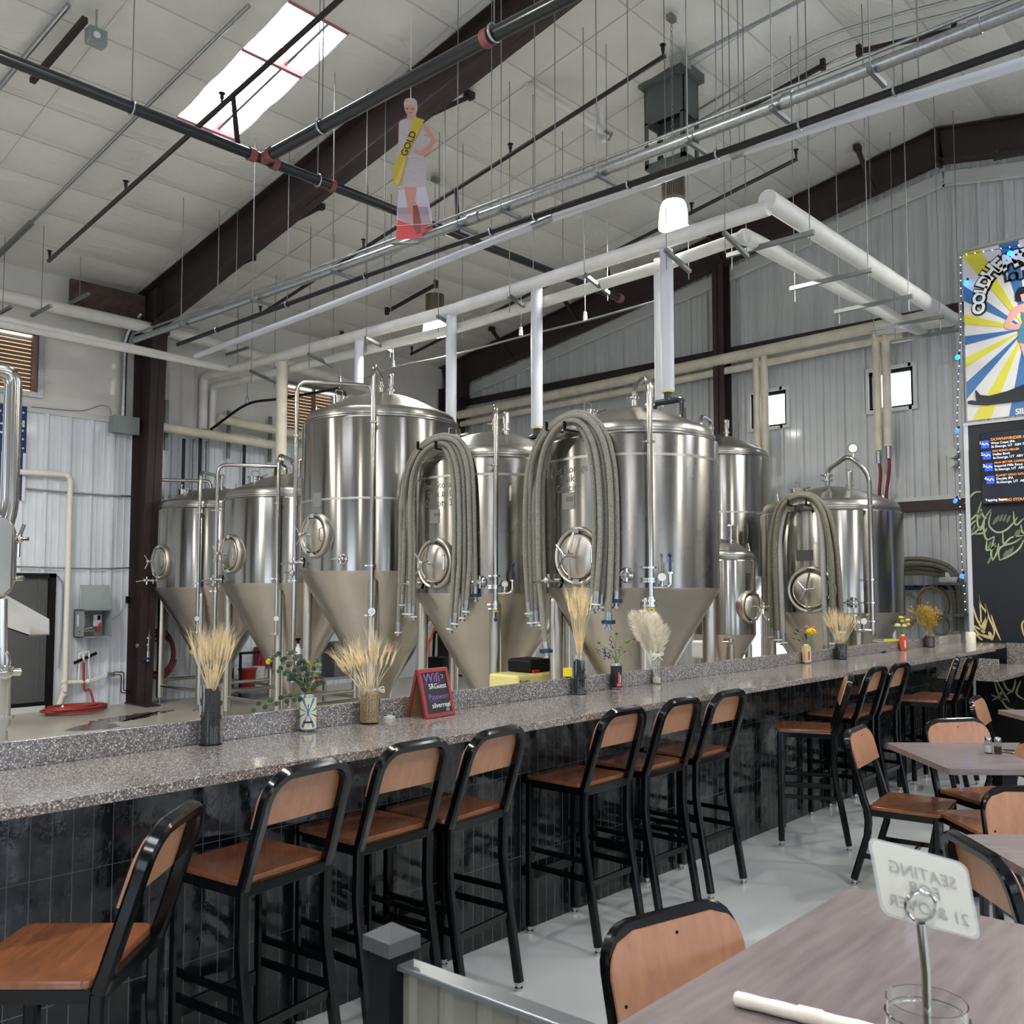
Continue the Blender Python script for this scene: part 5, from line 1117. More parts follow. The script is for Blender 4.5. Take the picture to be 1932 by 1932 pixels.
def fill(name, label, c, r, h, m, group=None, lumps=0, seed=1, cat=None):
    rnd = random.Random(seed); g = G()
    if lumps:
        for i in range(lumps):
            a = rnd.uniform(0, 2*PI); q = math.sqrt(rnd.random())*(r-.007); z = rnd.uniform(.006, h); s = rnd.uniform(.007, .012)
            prof = []; g.sphere((c[0]+q*math.cos(a), c[1]+q*math.sin(a), c[2]+z), s, 7, 5, rnd.uniform(.6, 1))
        g.lathe([(.001, 0), (r-.006, 0), (r-.006, h-.006), (.001, h-.004)], 20, c=c)
    else: g.lathe([(.001, 0), (r, 0), (r, h), (r*.6, h+.004), (.001, h+.002)], 24, c=c)
    return tag(g.build(name, m), label, cat or name.replace('_', ' '), group, 'stuff')
def vase(name, label, c, r, h, cat='vase', th=.0025, neck=None, m=glass, n=32):
    if neck: prof = [(.001, 0), (r*.85, 0), (r, .008), (r, h*.68), (r*.96, h*.74), (neck, h*.84), (neck, h*.87), (neck+.003, h*.88), (neck+.003, h*.9), (neck, h*.91), (neck, h), (neck-.002, h), (neck-.0025, h*.86), (r*.94, h*.73), (r-.003, h*.66), (r-.003, .008), (.001, .006)]
    else: prof = [(.001, 0), (r, 0), (r, h), (r-th, h), (r-th, .008), (.001, .008)]
    return tag(G().lathe(prof, n, c=c).build(name, m), label, cat)
def on_c(c, dz): return (c[0], c[1], c[2]+dz)
# tall cylinder vase, left
c = tuple(bcen(397, 1404, .043))
vase('cylinder_vase', 'tall clear cylinder vase of black stones, nearest the camera on the bar', c, .043, .225)
fill('decorative_stones', 'black lava stones filling the nearest cylinder vase', on_c(c, .0085), .0395, .195, stones, lumps=150, seed=2)
bunch('tall wheat bunch in the nearest cylinder vase', on_c(c, .185), 48, .13, .3, wheat, hd=.075, seed=11, r0=.01)
# second cylinder vase
c = tuple(bcen(1093, 1306, .04))
vase('cylinder_vase', 'square looking clear vase of black stones at the middle of the bar', c, .04, .215)
fill('decorative_stones', 'black lava stones filling the vase at the middle of the bar', on_c(c, .0085), .0365, .18, stones, lumps=150, seed=5)
bunch('tall wheat bunch in the vase at the middle of the bar', on_c(c, .17), 46, .27, .16, wheat, hd=.075, seed=12, r0=.006)
# mason jar of grain
c = tuple(bcen(697, 1362, .0455))
vase('mason_jar', 'clear mason jar filled with barley grain beside the coasters', c, .0455, .165, 'jar', neck=.037)
fill('barley_grain', 'pale barley grain inside the mason jar near the chalkboard', on_c(c, .0075), .0415, .115, grain)
bunch('drooping wheat bunch leaning out of the barley jar', on_c(c, .11), 34, .15, .62, wheat, lean=(-.16, .12), hd=.07, seed=21, r0=.012)
g = G(); g.tube([(c[0]+.034*math.cos(a), c[1]+.034*math.sin(a), CT+.143) for a in [i*PI/10 for i in range(20)]], .0025, 6, closed=True)
for s in (-1, 1): g.tube(smooth([(c[0]+.033, c[1]-.015, CT+.143), (c[0]+.05, c[1]-.03, CT+.15+s*.006), (c[0]+.052, c[1]-.035, CT+.135-s*.004), (c[0]+.036, c[1]-.02, CT+.138)], 5), .002, 5)
tag(g.build('twine_bow', gasket), 'twine bow tied round the barley jar neck', 'twine')
# small flag flower behind the barley jar
t = thing('pinwheel_stick', 'striped ribbon flag on a dark green stick beside the barley jar', 'decoration', (c[0]+.015, c[1]+.012, CT+.1)); b = Vector((c[0]+.02, c[1]+.01, CT+.1)); e = P(733, 1228, Y=c[1]+.02)
G().cyl(b, e, .0014, 6).build('stick', mat('dark_green_stick', (20, 60, 50), .5), t, True)
g = G()
for k, (dx, dz, s) in enumerate(((0, .018, 1), (0, -.014, .8), (-.01, 0, .5), (.012, .0, .5))):
    q = e+RV*dx+Vector((0, 0, dz)); g.tube([q+RV*(.007*s*math.cos(a))+Vector((0, 0, .014*s*math.sin(a))) for a in [i*PI/5 for i in range(10)]], .0014, 5, closed=True)
    g.tube([q+RV*(.003*s*math.cos(a))+Vector((0, 0, .01*s*math.sin(a))) for a in [i*PI/5 for i in range(10)]], .0012, 5, closed=True)
g.sphere(e, .006); g.build('ribbon_loops', mat('striped_ribbon', (190, 130, 140), .6, noise=.4, nscale=200), t, True)
# jar lids / coasters
def coaster(x, y, r, k, label, m, dz=0, h=.006):
    q = bc(x, y); return tag(G().lathe([(.001, 0), (r, 0), (r, h), (r*.96, h+.001), (.001, h+.001)], 28, c=(q.x, q.y, CT+dz)).build('coaster', m), label, 'coaster', 'stacked coasters')
q = None
for i in range(3): coaster(731, 1355, .036, i, 'round pale coaster beside the barley jar, %s of the stack' % ['bottom', 'middle', 'top'][i], [white_trim, paper, alum][i], dz=.0071*i)
coaster(1190, 1291, .045, 0, 'single round grey brown coaster between the black can and the pampas bottle', mat('taupe_coaster', (128, 116, 110), .7), h=.014)
# chalkboard A frame
t = thing('chalkboard_sign', 'red framed tabletop chalkboard with wifi writing', 'sign', tuple(bc(825, 1350)))
p1 = bc(803, 1357); p2 = bc(858, 1348); U = (p2-p1).normalized(); N = Vector((U.y, -U.x, 0)); hgt = .215; wdt = (p2-p1).length; lean = .055
Vd = (-N*lean+Vector((0, 0, hgt))).normalized(); O = p1+Vector((0, 0, .001)); Hh = math.hypot(lean, hgt)
F = frame(O, U, Vd); b = .017
def fb(g, x0, x1, y0, y1, z0, z1): return g.box(x0, x1, y0, y1, z0, z1, F)
g = G(); fb(g, 0, wdt, 0, b, -.006, .006); fb(g, 0, wdt, Hh-b, Hh, -.006, .006); fb(g, 0, b, b, Hh-b, -.006, .006); fb(g, wdt-b, wdt, b, Hh-b, -.006, .006); g.build('front_frame', redframe, t, True, smooth=False)
g = G(); fb(g, b, wdt-b, b, Hh-b, -.004, .0); bd = g.build('blackboard', mat('chalkboard', (38, 38, 44), .7), t, True, smooth=False)
Vb = (N*-1*lean*-1+Vector((0, 0, -hgt))); top = O+Vd*Hh; Ub = U; Vb = (-N*lean*1.0+Vector((0, 0, -hgt))).normalized(); Fb = frame(top-N*.004, U, Vb)
g = G().box(0, wdt, 0, Hh, -.004, .004, Fb); g.build('rear_board', tanback, t, True, smooth=False)
g = G().box(0, .01, 0, Hh, -.007, .007, Fb).box(wdt-.01, wdt, 0, Hh, -.007, .007, Fb); g.build('rear_frame', redframe, t, True, smooth=False)
def chalktext(s, x, y, size, m, sh=0):
    M = F@Matrix.Translation((x, y, .001)); M = M@Matrix(((1, sh, 0, 0), (0, 1, 0, 0), (0, 0, 1, 0), (0, 0, 0, 1))); return text_g(s, size, M, .0003).build('chalk_writing', m, bd, True, smooth=False)
k = wdt
chalktext('Wifi', .14*k, Hh-.062, .045*k/.14, chalk_p, .1); chalktext('SRGuest', .28*k, Hh-.093, .024*k/.14, chalk_w); chalktext('Password', .22*k, Hh-.142, .026*k/.14, chalk_p); chalktext('silverreef', .28*k, Hh-.18, .024*k/.14, chalk_w)
g = G(); g.tube([F@Vector((.14*k+.55*k*i/12, Hh-.07+.003*math.sin(i*1.3), .001)) for i in range(13)], .0008, 4); g.tube([F@Vector((.2*k+.4*k*i/4, Hh-.149, .001)) for i in range(5)], .0006, 4)
g.build('chalk_line', chalk_p, bd, True)
g = G()
for i in range(3): g.tube([F@Vector((.72*k+.05*k*i, b+.004, .001)), F@Vector((.85*k, b+.034-.011*i, .001))], .0008, 4)
g.tube([F@Vector((.78*k+.008*math.cos(a), Hh-.04+.008*math.sin(a), .001)) for a in [-2+i*.6 for i in range(8)]], .001, 4); g.build('chalk_marks', chalk_w, bd, True)
# cans used as flower vases
def can(c, label, body, r=.033, h=.152, tall=1.0):
    t = thing('beverage_can', label, 'can', tuple(c), 0, 'cans used as flower vases'); h *= tall
    G().lathe([(.001, .004), (r*.7, .0), (r*.82, .002), (r, .012), (r, h-.014), (r*.84, h-.003), (r*.84, h), (r*.8, h), (r*.8, h-.006), (r*.4, h-.006)], 32).build('can_body', alum, t)
    G().lathe([(r+.0004, .012), (r+.0004, h-.015)], 40).build('can_label', body, t)
    return t
def canband(t, r, z0, z1, a0, a1, m, name='label_print', k=8):
    g = G(); vs = []
    for z in (z0, z1):
        for i in range(k+1): a = a0+(a1-a0)*i/k; vs.append(((r+.0009)*math.cos(a), (r+.0009)*math.sin(a), z))
    g.add(vs, [(i, i+1, k+2+i, k+1+i) for i in range(k)]); return g.build(name, m, t)
c = bcen(581, 1379, .034); ft = math.atan2(-c.y, -c.x)
t = can(c, 'beverage can with blue and yellow sunburst label holding mixed flowers', ban_w)
r = .0334; g1 = G(); g2 = G(); zc = .078
for k in range(16):
    a = 2*PI*k/16; w_ = .105; tgt = g1 if k % 2 else g2; vs = []
    qm = min(.1, .06/max(abs(math.sin(a)), .01)); n = 10
    for i in range(n+1):
        q_ = .008+(qm-.008)*i/n
        for s_ in (-1, 1):
            aa = a+s_*w_; u = math.cos(aa)*q_; v_ = math.sin(aa)*q_; vs.append(((r+.0006)*math.cos(ft+u/r), (r+.0006)*math.sin(ft+u/r), min(max(zc+v_, .013), .136)))
    tgt.add(vs, [(2*i, 2*i+1, 2*i+3, 2*i+2) for i in range(n)])
g1.build('label_print', ban_b, t); g2.build('label_print', ban_y, t)
canband(t, r, .036, .044, ft-.6, ft+.6, ban_k); canband(t, r, .066, .096, ft-.14, ft+.12, ban_b); canband(t, r, .045, .066, ft-.1, ft+.08, ban_s); canband(t, r, .099, .112, ft-.06, ft+.06, ban_k)
def flowers(name, label, c, stems, cat='flowers'):
    """stems: list of (pixel x, pixel y, kind, size) heads at the depth of c"""
    t = thing(name, label, cat, tuple(c)); rnd = random.Random(int(c[0]*100))
    for x, y, kind, s in stems:
        p = P(x, y, Y=c[1]+rnd.uniform(-.02, .02)); b = Vector(c)+Vector((rnd.uniform(-.01, .01), rnd.uniform(-.01, .01), 0)); mid = (b+p)/2+Vector((0, 0, .015)); mid.x = b.x*.65+p.x*.35; mid.y = b.y*.65+p.y*.35
        o = G().tube(smooth([b, mid, p], 5), .0016, 5).build('flower_stem', stemg, t, True)
        if kind == 'mum':
            g = G()
            for k in range(60):
                ph = rnd.uniform(0, 2*PI); th = math.acos(rnd.uniform(-.2, 1)); d = Vector((math.sin(th)*math.cos(ph), math.sin(th)*math.sin(ph), math.cos(th)*.8)); g.cyl(p+d*s*.3, p+d*s, s*.11, 5, s*.05)
            g.sphere(p, s*.6).build('flower_head', yellowfl, o, True)
        elif kind.startswith('m_'):
            g = G(); mm = {'m_y': yellowfl, 'm_g': greenfl, 'm_f': fuzz, 'm_c': creamfl, 'm_p': pinkfl, 'm_v': mauve, 'm_b': bluefl}[kind]
            g.sphere(p, s*.7, 10, 6, .7)
            for k in range(70):
                ph = rnd.uniform(0, 2*PI); th = math.acos(rnd.uniform(-.3, 1)); d = Vector((math.sin(th)*math.cos(ph), math.sin(th)*math.sin(ph), math.cos(th)*.75)); g.cyl(p+d*s*.4, p+d*s*rnd.uniform(.9, 1.08), s*.13, 5, s*.06)
            g.build('flower_head', mm, o, True)
        elif kind == 'leaf':
            d = (p-b).normalized(); x_ = d.cross(Vector((0, 0, 1))).normalized(); n = x_.cross(d); g = G()
            g.add([p-d*s, p+x_*s*.35+n*.003, p+d*s, p-x_*s*.35+n*.003, p+n*.004], [(0, 1, 4), (1, 2, 4), (2, 3, 4), (3, 0, 4)]).build('leaf', leaf, o, True)
        elif kind == 'euc':
            L = smooth([b, mid, p], 7)
            for k, q in enumerate(L[4:]):
                sd = (1 if k % 2 else -1); x_ = (p-b).cross(Vector((0, 0, 1))).normalized(); cc = q+x_*sd*s*.3+Vector((0, 0, sd*s*.8)); n = Vector((-.6+rnd.uniform(-.5, .5), -.6, rnd.uniform(-.3, .6))).normalized(); M = RM(n)
                G().lathe([(.0001, .0008), (s*.6, .0), (s, -.001), (s*.95, -.002), (.0001, -.001)], 10, M, cc).build('leaf', leaf, o, True)
        elif kind == 'berry':
            g = G()
            for k in range(9): q = b.lerp(p, rnd.uniform(.55, 1.02))+Vector((rnd.uniform(-1, 1), rnd.uniform(-1, 1), rnd.uniform(-1, 1)))*s; g.sphere(q, s*.32, 6, 4)
            g.build('berries', bluefl, o, True)
    return t
flowers('mixed_bouquet', 'bouquet with green mums, pink blooms and trailing eucalyptus in the sunburst can', (c.x, c.y, CT+.135), [(580, 1252, 'm_g', .017), (600, 1256, 'm_g', .017), (595, 1275, 'm_g', .012), (590, 1281, 'm_p', .009), (602, 1283, 'm_p', .009), (597, 1300, 'm_p', .008), (584, 1298, 'm_p', .006),
    (520, 1232, 'euc', .010), (548, 1228, 'euc', .010), (525, 1262, 'euc', .010), (478, 1335, 'euc', .011), (545, 1272, 'euc', .010), (600, 1243, 'euc', .009), (572, 1245, 'euc', .009), (610, 1285, 'euc', .009), (560, 1290, 'leaf', .02), (570, 1296, 'leaf', .02), (575, 1285, 'leaf', .022), (555, 1280, 'leaf', .02)])
c = bcen(1163, 1296, .034); ft = math.atan2(-c.y, -c.x)
t = can(c, 'black beverage can with red and green art holding thistles', can_black)
canband(t, r, .02, .036, ft+.1, ft+1.1, coral); canband(t, r, .036, .1, ft+.35, ft+.62, coral); canband(t, r, .04, .085, ft+.66, ft+.95, mur_g)
flowers('thistle_bouquet', 'bouquet with green fuzzy bloom, thistles and dark berries in the black can', (c.x, c.y, CT+.135), [(1183, 1211, 'm_f', .019), (1196, 1207, 'm_b', .008), (1163, 1196, 'm_b', .009), (1145, 1180, 'm_b', .006), (1130, 1215, 'berry', .016), (1140, 1230, 'berry', .016), (1150, 1205, 'berry', .015), (1128, 1228, 'berry', .012), (1170, 1222, 'berry', .013), (1190, 1235, 'leaf', .012), (1178, 1230, 'm_b', .007)])
c = bcen(1522, 1252, .034); ft = math.atan2(-c.y, -c.x)
t = can(c, 'tan beverage can with red lettering holding a yellow mum', can_tan); canband(t, r, .03, .095, ft+.35, ft+.75, mat('red_brown_print', (150, 70, 60), .5)); canband(t, r, .012, .103, ft-.42, ft-.38, can_black, k=2)
flowers('mum_bouquet', 'bouquet with one big yellow mum and mauve blooms in the tan can', (c.x, c.y, CT+.135), [(1530, 1192, 'm_y', .043), (1522, 1184, 'm_v', .022), (1512, 1190, 'm_v', .018), (1534, 1184, 'm_v', .018), (1500, 1196, 'leaf', .03), (1496, 1205, 'leaf', .035), (1506, 1208, 'leaf', .035), (1515, 1206, 'leaf', .03), (1504, 1190, 'leaf', .03), (1530, 1210, 'leaf', .03), (1520, 1200, 'leaf', .03), (1516, 1198, 'm_p', .008)])
c = bcen(1704, 1227, .034); ft = math.atan2(-c.y, -c.x)
t = can(c, 'orange beverage can with white lettering holding small yellow flowers', can_orange); canband(t, r, .03, .095, ft+.45, ft+.75, paper)
flowers('yellow_bouquet', 'bouquet of small yellow and cream flowers in the orange can', (c.x, c.y, CT+.135), [(1700, 1165, 'm_y', .022), (1713, 1170, 'm_y', .022), (1693, 1180, 'm_c', .028), (1706, 1181, 'm_c', .026), (1697, 1160, 'leaf', .03), (1688, 1173, 'leaf', .03), (1708, 1158, 'leaf', .03), (1702, 1172, 'm_y', .02), (1714, 1178, 'm_y', .018), (1683, 1176, 'leaf', .03), (1699, 1193, 'leaf', .02)])
# pampas bottle
c = bcen(1239, 1288, .03)
vase('bottle_vase', 'slim clear bottle vase of white sand and pampas grass with twine', tuple(c), .029, .195, neck=.023)
fill('white_sand', 'white sand and shells in the slim bottle vase', (c.x, c.y, CT+.007), .0255, .03, pampas)
def plume(k):
    rnd = random.Random(40+k); g = G(); L = .37+.02*k
    g.tube([(0, 0, 0), (.004, 0, L*.5), (.012, 0, L)], .0014, 5)
    for i in range(420):
        z = rnd.uniform(.42, 1.0); a = rnd.uniform(0, 2*PI); q = math.sin(min(1, (z-.4)/.35)*PI/2)*(1 if z < .8 else (1.06-z)/.26); l = .042*q+.01; b = Vector((.012*z*z, 0, L*z))
        e_ = b+Vector((math.cos(a)*l, math.sin(a)*l, l*rnd.uniform(.5, 1.2))); g.cyl(b, e_, .0012, 3, .0003, cap=False)
    return g
bunch('white pampas plumes standing in the slim bottle', (c.x, c.y, CT+.03), 9, .34, .3, pampas, seed=8, lean=(-.04, .06), name='pampas_bunch', cat='pampas grass', mesh_fn=plume, part='plume', r0=.006)
g = G()
for k in range(4): g.tube([(c.x+.024*math.cos(a), c.y+.024*math.sin(a), CT+.168+k*.005) for a in [i*PI/10 for i in range(20)]], .0035, 6, closed=True)
for s in (-1, 1): g.tube(smooth([(c.x-.015, c.y-.02, CT+.178), (c.x-.02+s*.02, c.y-.025-s*.015, CT+.193), (c.x-.02+s*.028, c.y-.025-s*.02, CT+.178), (c.x-.018, c.y-.022, CT+.174)], 5), .003, 5); g.cyl((c.x-.018, c.y-.022, CT+.173), (c.x-.018+s*.025, c.y-.022-s*.018, CT+.145), .0028, 5)
tag(g.build('twine_wrap', gasket), 'twine wrapped round the slim pampas bottle neck', 'twine')
# wheat jar, right
c = bcen(1587, 1244, .05)
vase('mason_jar', 'clear mason jar of dark beans with wheat, right of the tan can', tuple(c), .052, .165, 'jar', neck=.043)
fill('dark_beans', 'dark roasted beans in the jar right of the tan can', (c.x, c.y, CT+.0075), .048, .115, coffee)
bunch('short wheat bunch in the jar of dark beans', (c.x, c.y, CT+.11), 48, .17, .5, wheat, hd=.07, seed=31, r0=.02)
c = bcen(1754, 1222, .05)
vase('mason_jar', 'clear mason jar of dark red beans near the far end of the bar', tuple(c), .052, .16, 'jar', neck=.043)
fill('red_beans', 'dark red beans in the jar near the far end', (c.x, c.y, CT+.0075), .048, .1, winem)
def goldspray(k):
    rnd = random.Random(60+k); g = G(); L = .3
    g.tube([(0, 0, 0), (.005, 0, L*.5), (.02, .005, L)], .002, 5)
    for i in range(14):
        z = .4+.6*i/14; b = Vector((.02*z*z, 0, L*z)); a = rnd.uniform(0, 2*PI); e_ = b+Vector((math.cos(a)*.05, math.sin(a)*.05, .05)); g.cyl(b, e_, .0016, 4)
        for j in range(6): g.sphere(b.lerp(e_, rnd.uniform(.4, 1.05))+Vector((rnd.uniform(-.01, .01), rnd.uniform(-.01, .01), rnd.uniform(-.01, .01))), .005, 5, 4)
    return g
bunch('bushy dried golden sprays in the jar of red beans', (c.x, c.y, CT+.08), 11, .3, .42, goldfl, seed=9, name='dried_flower_bunch', cat='dried flowers', mesh_fn=goldspray, part='spray', r0=.012)
q = bc(1668, 1231); tag(G().box(-.04, .04, -.014, .014, 0, .008, Matrix.Translation(q)@Matrix.Rotation(.15, 4, 'Z')).box(.03, .05, -.01, .01, .004, .012, Matrix.Translation(q)@Matrix.Rotation(.15, 4, 'Z')).build('bottle_opener', blackm, smooth=False, bevel=.002), 'small flat black opener lying on the bar left of the orange can', 'bottle opener')
q = P(1832, 1212, Z=CT); q.x = 10.2; q = P(1832, 1213, Z=1.07)
t = thing('pillar_candle', 'ivory pillar candle at the far end of the bar', 'candle', (q.x, q.y, 1.07)); G().lathe([(.001, 0), (.05, 0), (.05, .1), (.046, .116), (.035, .105), (.001, .1)], 28).build('wax', candlem, t); G().cyl((0, 0, .1), (0, 0, .115), .002, 6).build('wick', blackm, t)
# ================================================================== THINGS ON THE TABLES
TT = .75
def shaker(x, y, label, m, nm):
    q = P(x, y, Z=TT); t = thing(nm, label, 'shaker', (q.x, q.y, TT), 0, 'salt and pepper shakers')
    G().lathe([(.001, 0), (.02, 0), (.021, .006), (.021, .045), (.017, .055), (.016, .07), (.015, .07), (.016, .055), (.0195, .044), (.0195, .006), (.001, .004)], 20).build('glass_body', glass_t, t)
    G().lathe([(.001, .005), (.019, .006), (.019, .038), (.001, .04)], 20).build('contents', m, t)
    G().lathe([(.017, .066), (.018, .08), (.014, .09), (.001, .093)], 20).build('shaker_cap', chrome, t)
shaker(1865, 1421, 'glass salt shaker with white salt on the middle table', mat('salt', (232, 232, 230), .8), 'salt_shaker')
shaker(1883, 1422, 'glass pepper shaker with brown pepper on the middle table', mat('pepper', (84, 70, 60), .8, noise=.4, nscale=300), 'pepper_shaker')
q = P(1905, 1419, Z=TT); tag(G().lathe([(.001, .001), (.045, 0), (.05, .006), (.04, .01), (.02, .006), (.001, .008)], 24, c=(q.x, q.y, TT)).build('small_dish', chrome), 'small crinkled silver dish beside the pepper shaker', 'dish')
# jar with sign
J_ = P(1748, 1888, Z=.97); jx, jy = J_.x, J_.y
jr = 78/1744*(FW.dot(J_-CAM))
vase('glass_jar', 'large clear glass jar holding the seating sign on the near table', (jx, jy, TT), jr, .22, 'jar', neck=jr*.93)
t = thing('seating_sign', 'laminated card on a metal stem reading backwards SEATING FOR, standing in the glass jar', 'sign', (jx, jy, TT+.01))
D = FW.dot(J_-CAM)
def atd(x, y, d): r_ = ray(x, y); return CAM+r_*(d/FPX)
D2 = D*.985
pt = [atd(1752, 1905, D), atd(1747, 1835, D2), atd(1738, 1742, D2)]; pt[0] = Vector((jx-.0, jy, TT+.02))
G().tube(pt, .0075, 16).build('stem', pipe_ss, t, True)
cc = atd(1739, 1711, D2); Rr = 28/FPX*D2; M = RM(-FW)
for k in (0, .006): G().tube([cc+(M.col[0]*math.cos(a)+M.col[1]*math.sin(a))*Rr+FW*k for a in [i*PI/16 for i in range(32)]], .0024, 8, closed=True).build('ring_clip', chrome, t, True)
# card: corners follow the photo, one plane
c0_, c1_, c3_ = atd(1642, 1583, D2*1.02), atd(1820, 1632, D2*1.02), atd(1668, 1722, D2*1.02)
U = c1_-c0_; V = c3_-c0_; n_ = U.cross(V).normalized(); pts = []
for cx_, cy_, a0 in ((.9, .88, 0), (.1, .88, PI/2), (.1, .12, PI), (.9, .12, 1.5*PI)):
    for i in range(6): a = a0+i*PI/10; pts.append((cx_+.1*math.cos(a), cy_+.12*math.sin(a)))
lam = G().prism([(-.03+1.06*a, -.03+1.06*b) for a, b in pts], c0_, U, V, n_, .0006).build('lamination', mat('clear_film', (225, 226, 226), .15, alpha=.35), t, True, smooth=False)
cd = G().prism(pts, c0_-n_*.0008, U, V, n_, .0022).build('card', card, t, True, smooth=False)
ul, vl = U.length, V.length; sd = -n_ if n_.dot(CAM-c0_) < 0 else n_
def ctxt(s, u, v_, size):
    g = text_g(s, 1.0, Matrix(), .0, 'CENTER', mirror=True); w_ = size
    g.v = [c0_+U*(u+p.x*w_/ul)-V*(-v_+p.y*w_/vl)+(FW*-.0032) for p in g.v]; g.build('reversed_print', printed, cd, True, smooth=False)
ctxt('SEATING', .5, .38, .030); ctxt('FOR', .49, .60, .030); ctxt('21 & OVER', .5, .86, .030)
# napkin roll
a, b = P(1390, 1884, Z=TT+.0165), P(1660, 1950, Z=TT+.0165); t = thing('napkin_roll', 'white paper napkin rolled around cutlery on the near table', 'napkin', tuple(a))
n = 14; L = [a.lerp(b, i/n) for i in range(n+1)]
G().tube(L, [.0155+.0007*math.sin(i*1.7) for i in range(n+1)], 14).build('paper_roll', paper, t, True)
d = (b-a).normalized(); G().tube([a.lerp(b, .45)+Vector((0, 0, .001)), a.lerp(b, .62)+Vector((0, 0, .001))], .0172, 14).build('paper_band', paper, t, True)
G().cyl(a-d*.004, a+d*.01, .0125, 12, .0155).build('folded_end', paper, t, True)
# ================================================================== TAP WALL AND BANNER
BX = 10.98
t = thing('tap_board', 'tall black board wall with painted hops and wheat at the right edge', 'board', (BX, 2.2, 0))
G().box(BX, BX+.1, .6, 3.17, 0, 3.47).build('board', chalk, t, True, smooth=False)
G().box(BX-.012, BX+.11, 3.17, 3.215, 0, 3.47).build('edge_trim', white_trim, t, True, smooth=False)
G().box(BX-.02, BX+.1, .6, 3.215, 3.47, 3.50).build('top_trim', white_trim, t, True, smooth=False)
def bp(x, y, X=BX): return P(x, y, X=X)
def strokes(lines, m, w, name='mural_line', X=BX, par=None, taper=True):
    g = G()
    for ln in lines:
        L = smooth([bp(x, y, X) for x, y in ln], 5); n = len(L)
        for side in (0,):
            vs = []
            for i, p in enumerate(L):
                d = (L[min(i+1, n-1)]-L[max(i-1, 0)]); nn = Vector((0, -d.z, d.y)); nn.normalize(); k = w*(math.sin(PI*(i+.6)/(n+.2))**.5 if taper else 1)
                vs += [p+nn*k-Vector((.002, 0, 0)), p-nn*k-Vector((.002, 0, 0)), p+nn*k, p-nn*k]
            fs = []
            for i in range(n-1):
                a = 4*i; b = a+4; fs += [(a, a+1, b+1, b), (a, b, b+2, a+2), (a+1, a+3, b+3, b+1)]
            g.add(vs, fs)
    return g.build(name, m, par or t, True, smooth=False)
hop = [[(1820, 950), (1838, 930), (1853, 928)], [(1854, 940), (1846, 965), (1844, 985), (1850, 1000), (1858, 978), (1870, 960)], [(1850, 960), (1856, 975), (1862, 978)], [(1824, 988), (1838, 975), (1846, 968)], [(1826, 1010), (1832, 990), (1844, 980)], [(1826, 1010), (1838, 1006), (1852, 992)], [(1840, 1008), (1856, 1005), (1862, 996)],
       [(1870, 965), (1866, 990), (1880, 1004), (1898, 1000), (1914, 984), (1920, 975)], [(1858, 980), (1856, 1000), (1862, 1018), (1876, 1012)], [(1862, 1020), (1862, 1038), (1880, 1030)], [(1876, 1012), (1870, 1045), (1874, 1058)], [(1874, 1056), (1882, 1040), (1884, 1025)], [(1886, 1058), (1884, 1040), (1892, 1030), (1912, 1024), (1928, 1014)], [(1886, 1057), (1902, 1050), (1922, 1036), (1932, 1018)], [(1892, 1004), (1894, 1026), (1908, 1014), (1932, 1010)], [(1912, 965), (1916, 990), (1932, 978)], [(1926, 990), (1928, 1002), (1934, 1008)]]
strokes(hop, mur_g, .010)
sh = []
for x, y in [(1885, 972), (1892, 970), (1899, 970), (1906, 972), (1880, 976), (1900, 1038), (1906, 1035), (1912, 1031), (1870, 1050), (1840, 990), (1836, 996), (1853, 965), (1870, 1022), (1878, 1024), (1920, 1000), (1926, 996)]: sh.append([(x, y), (x-4, y+9), (x-6, y+14)])
strokes(sh, mat('dull_green_paint', (104, 116, 92), .6), .013, 'mural_shading')
wh = [[(1846, 1122), (1850, 1150), (1852, 1178), (1862, 1160), (1850, 1140), (1846, 1122)], [(1834, 1138), (1842, 1165), (1850, 1182)], [(1858, 1138), (1862, 1160), (1858, 1185), (1852, 1192)], [(1834, 1178), (1845, 1185), (1858, 1192)], [(1834, 1178), (1846, 1195), (1866, 1205)], [(1858, 1138), (1866, 1165), (1876, 1190), (1872, 1208)], [(1870, 1160), (1878, 1185), (1888, 1208)], [(1842, 1196), (1862, 1200), (1872, 1208)], [(1840, 1195), (1848, 1203), (1854, 1208)], [(1932, 1170), (1928, 1180), (1932, 1200)]]
strokes(wh, mur_y, .009)
strokes([[(1848, 1172), (1852, 1184)], [(1856, 1176), (1855, 1192)], [(1866, 1192), (1872, 1206)], [(1850, 1186), (1858, 1194)]], mur_y, .018, 'mural_fill')
t2_ = t
# painted flower on the base of the lower counter
wh2 = [[(1876, 1285), (1884, 1310), (1900, 1335), (1914, 1338)], [(1880, 1284), (1895, 1310), (1905, 1325)], [(1892, 1284), (1900, 1300), (1912, 1305)], [(1916, 1282), (1912, 1300), (1900, 1310)], [(1926, 1284), (1918, 1308), (1932, 1320)], [(1870, 1310), (1886, 1318), (1900, 1320)], [(1872, 1322), (1886, 1312), (1892, 1300)]]
bs = [o for o in COL.objects if o.name.startswith('counter_base')][0]
strokes(wh2[:3]+wh2[5:], mur_d, .01, X=10.41, par=bs); strokes(wh2[3:5], mur_d, .01, X=10.41, par=bs)
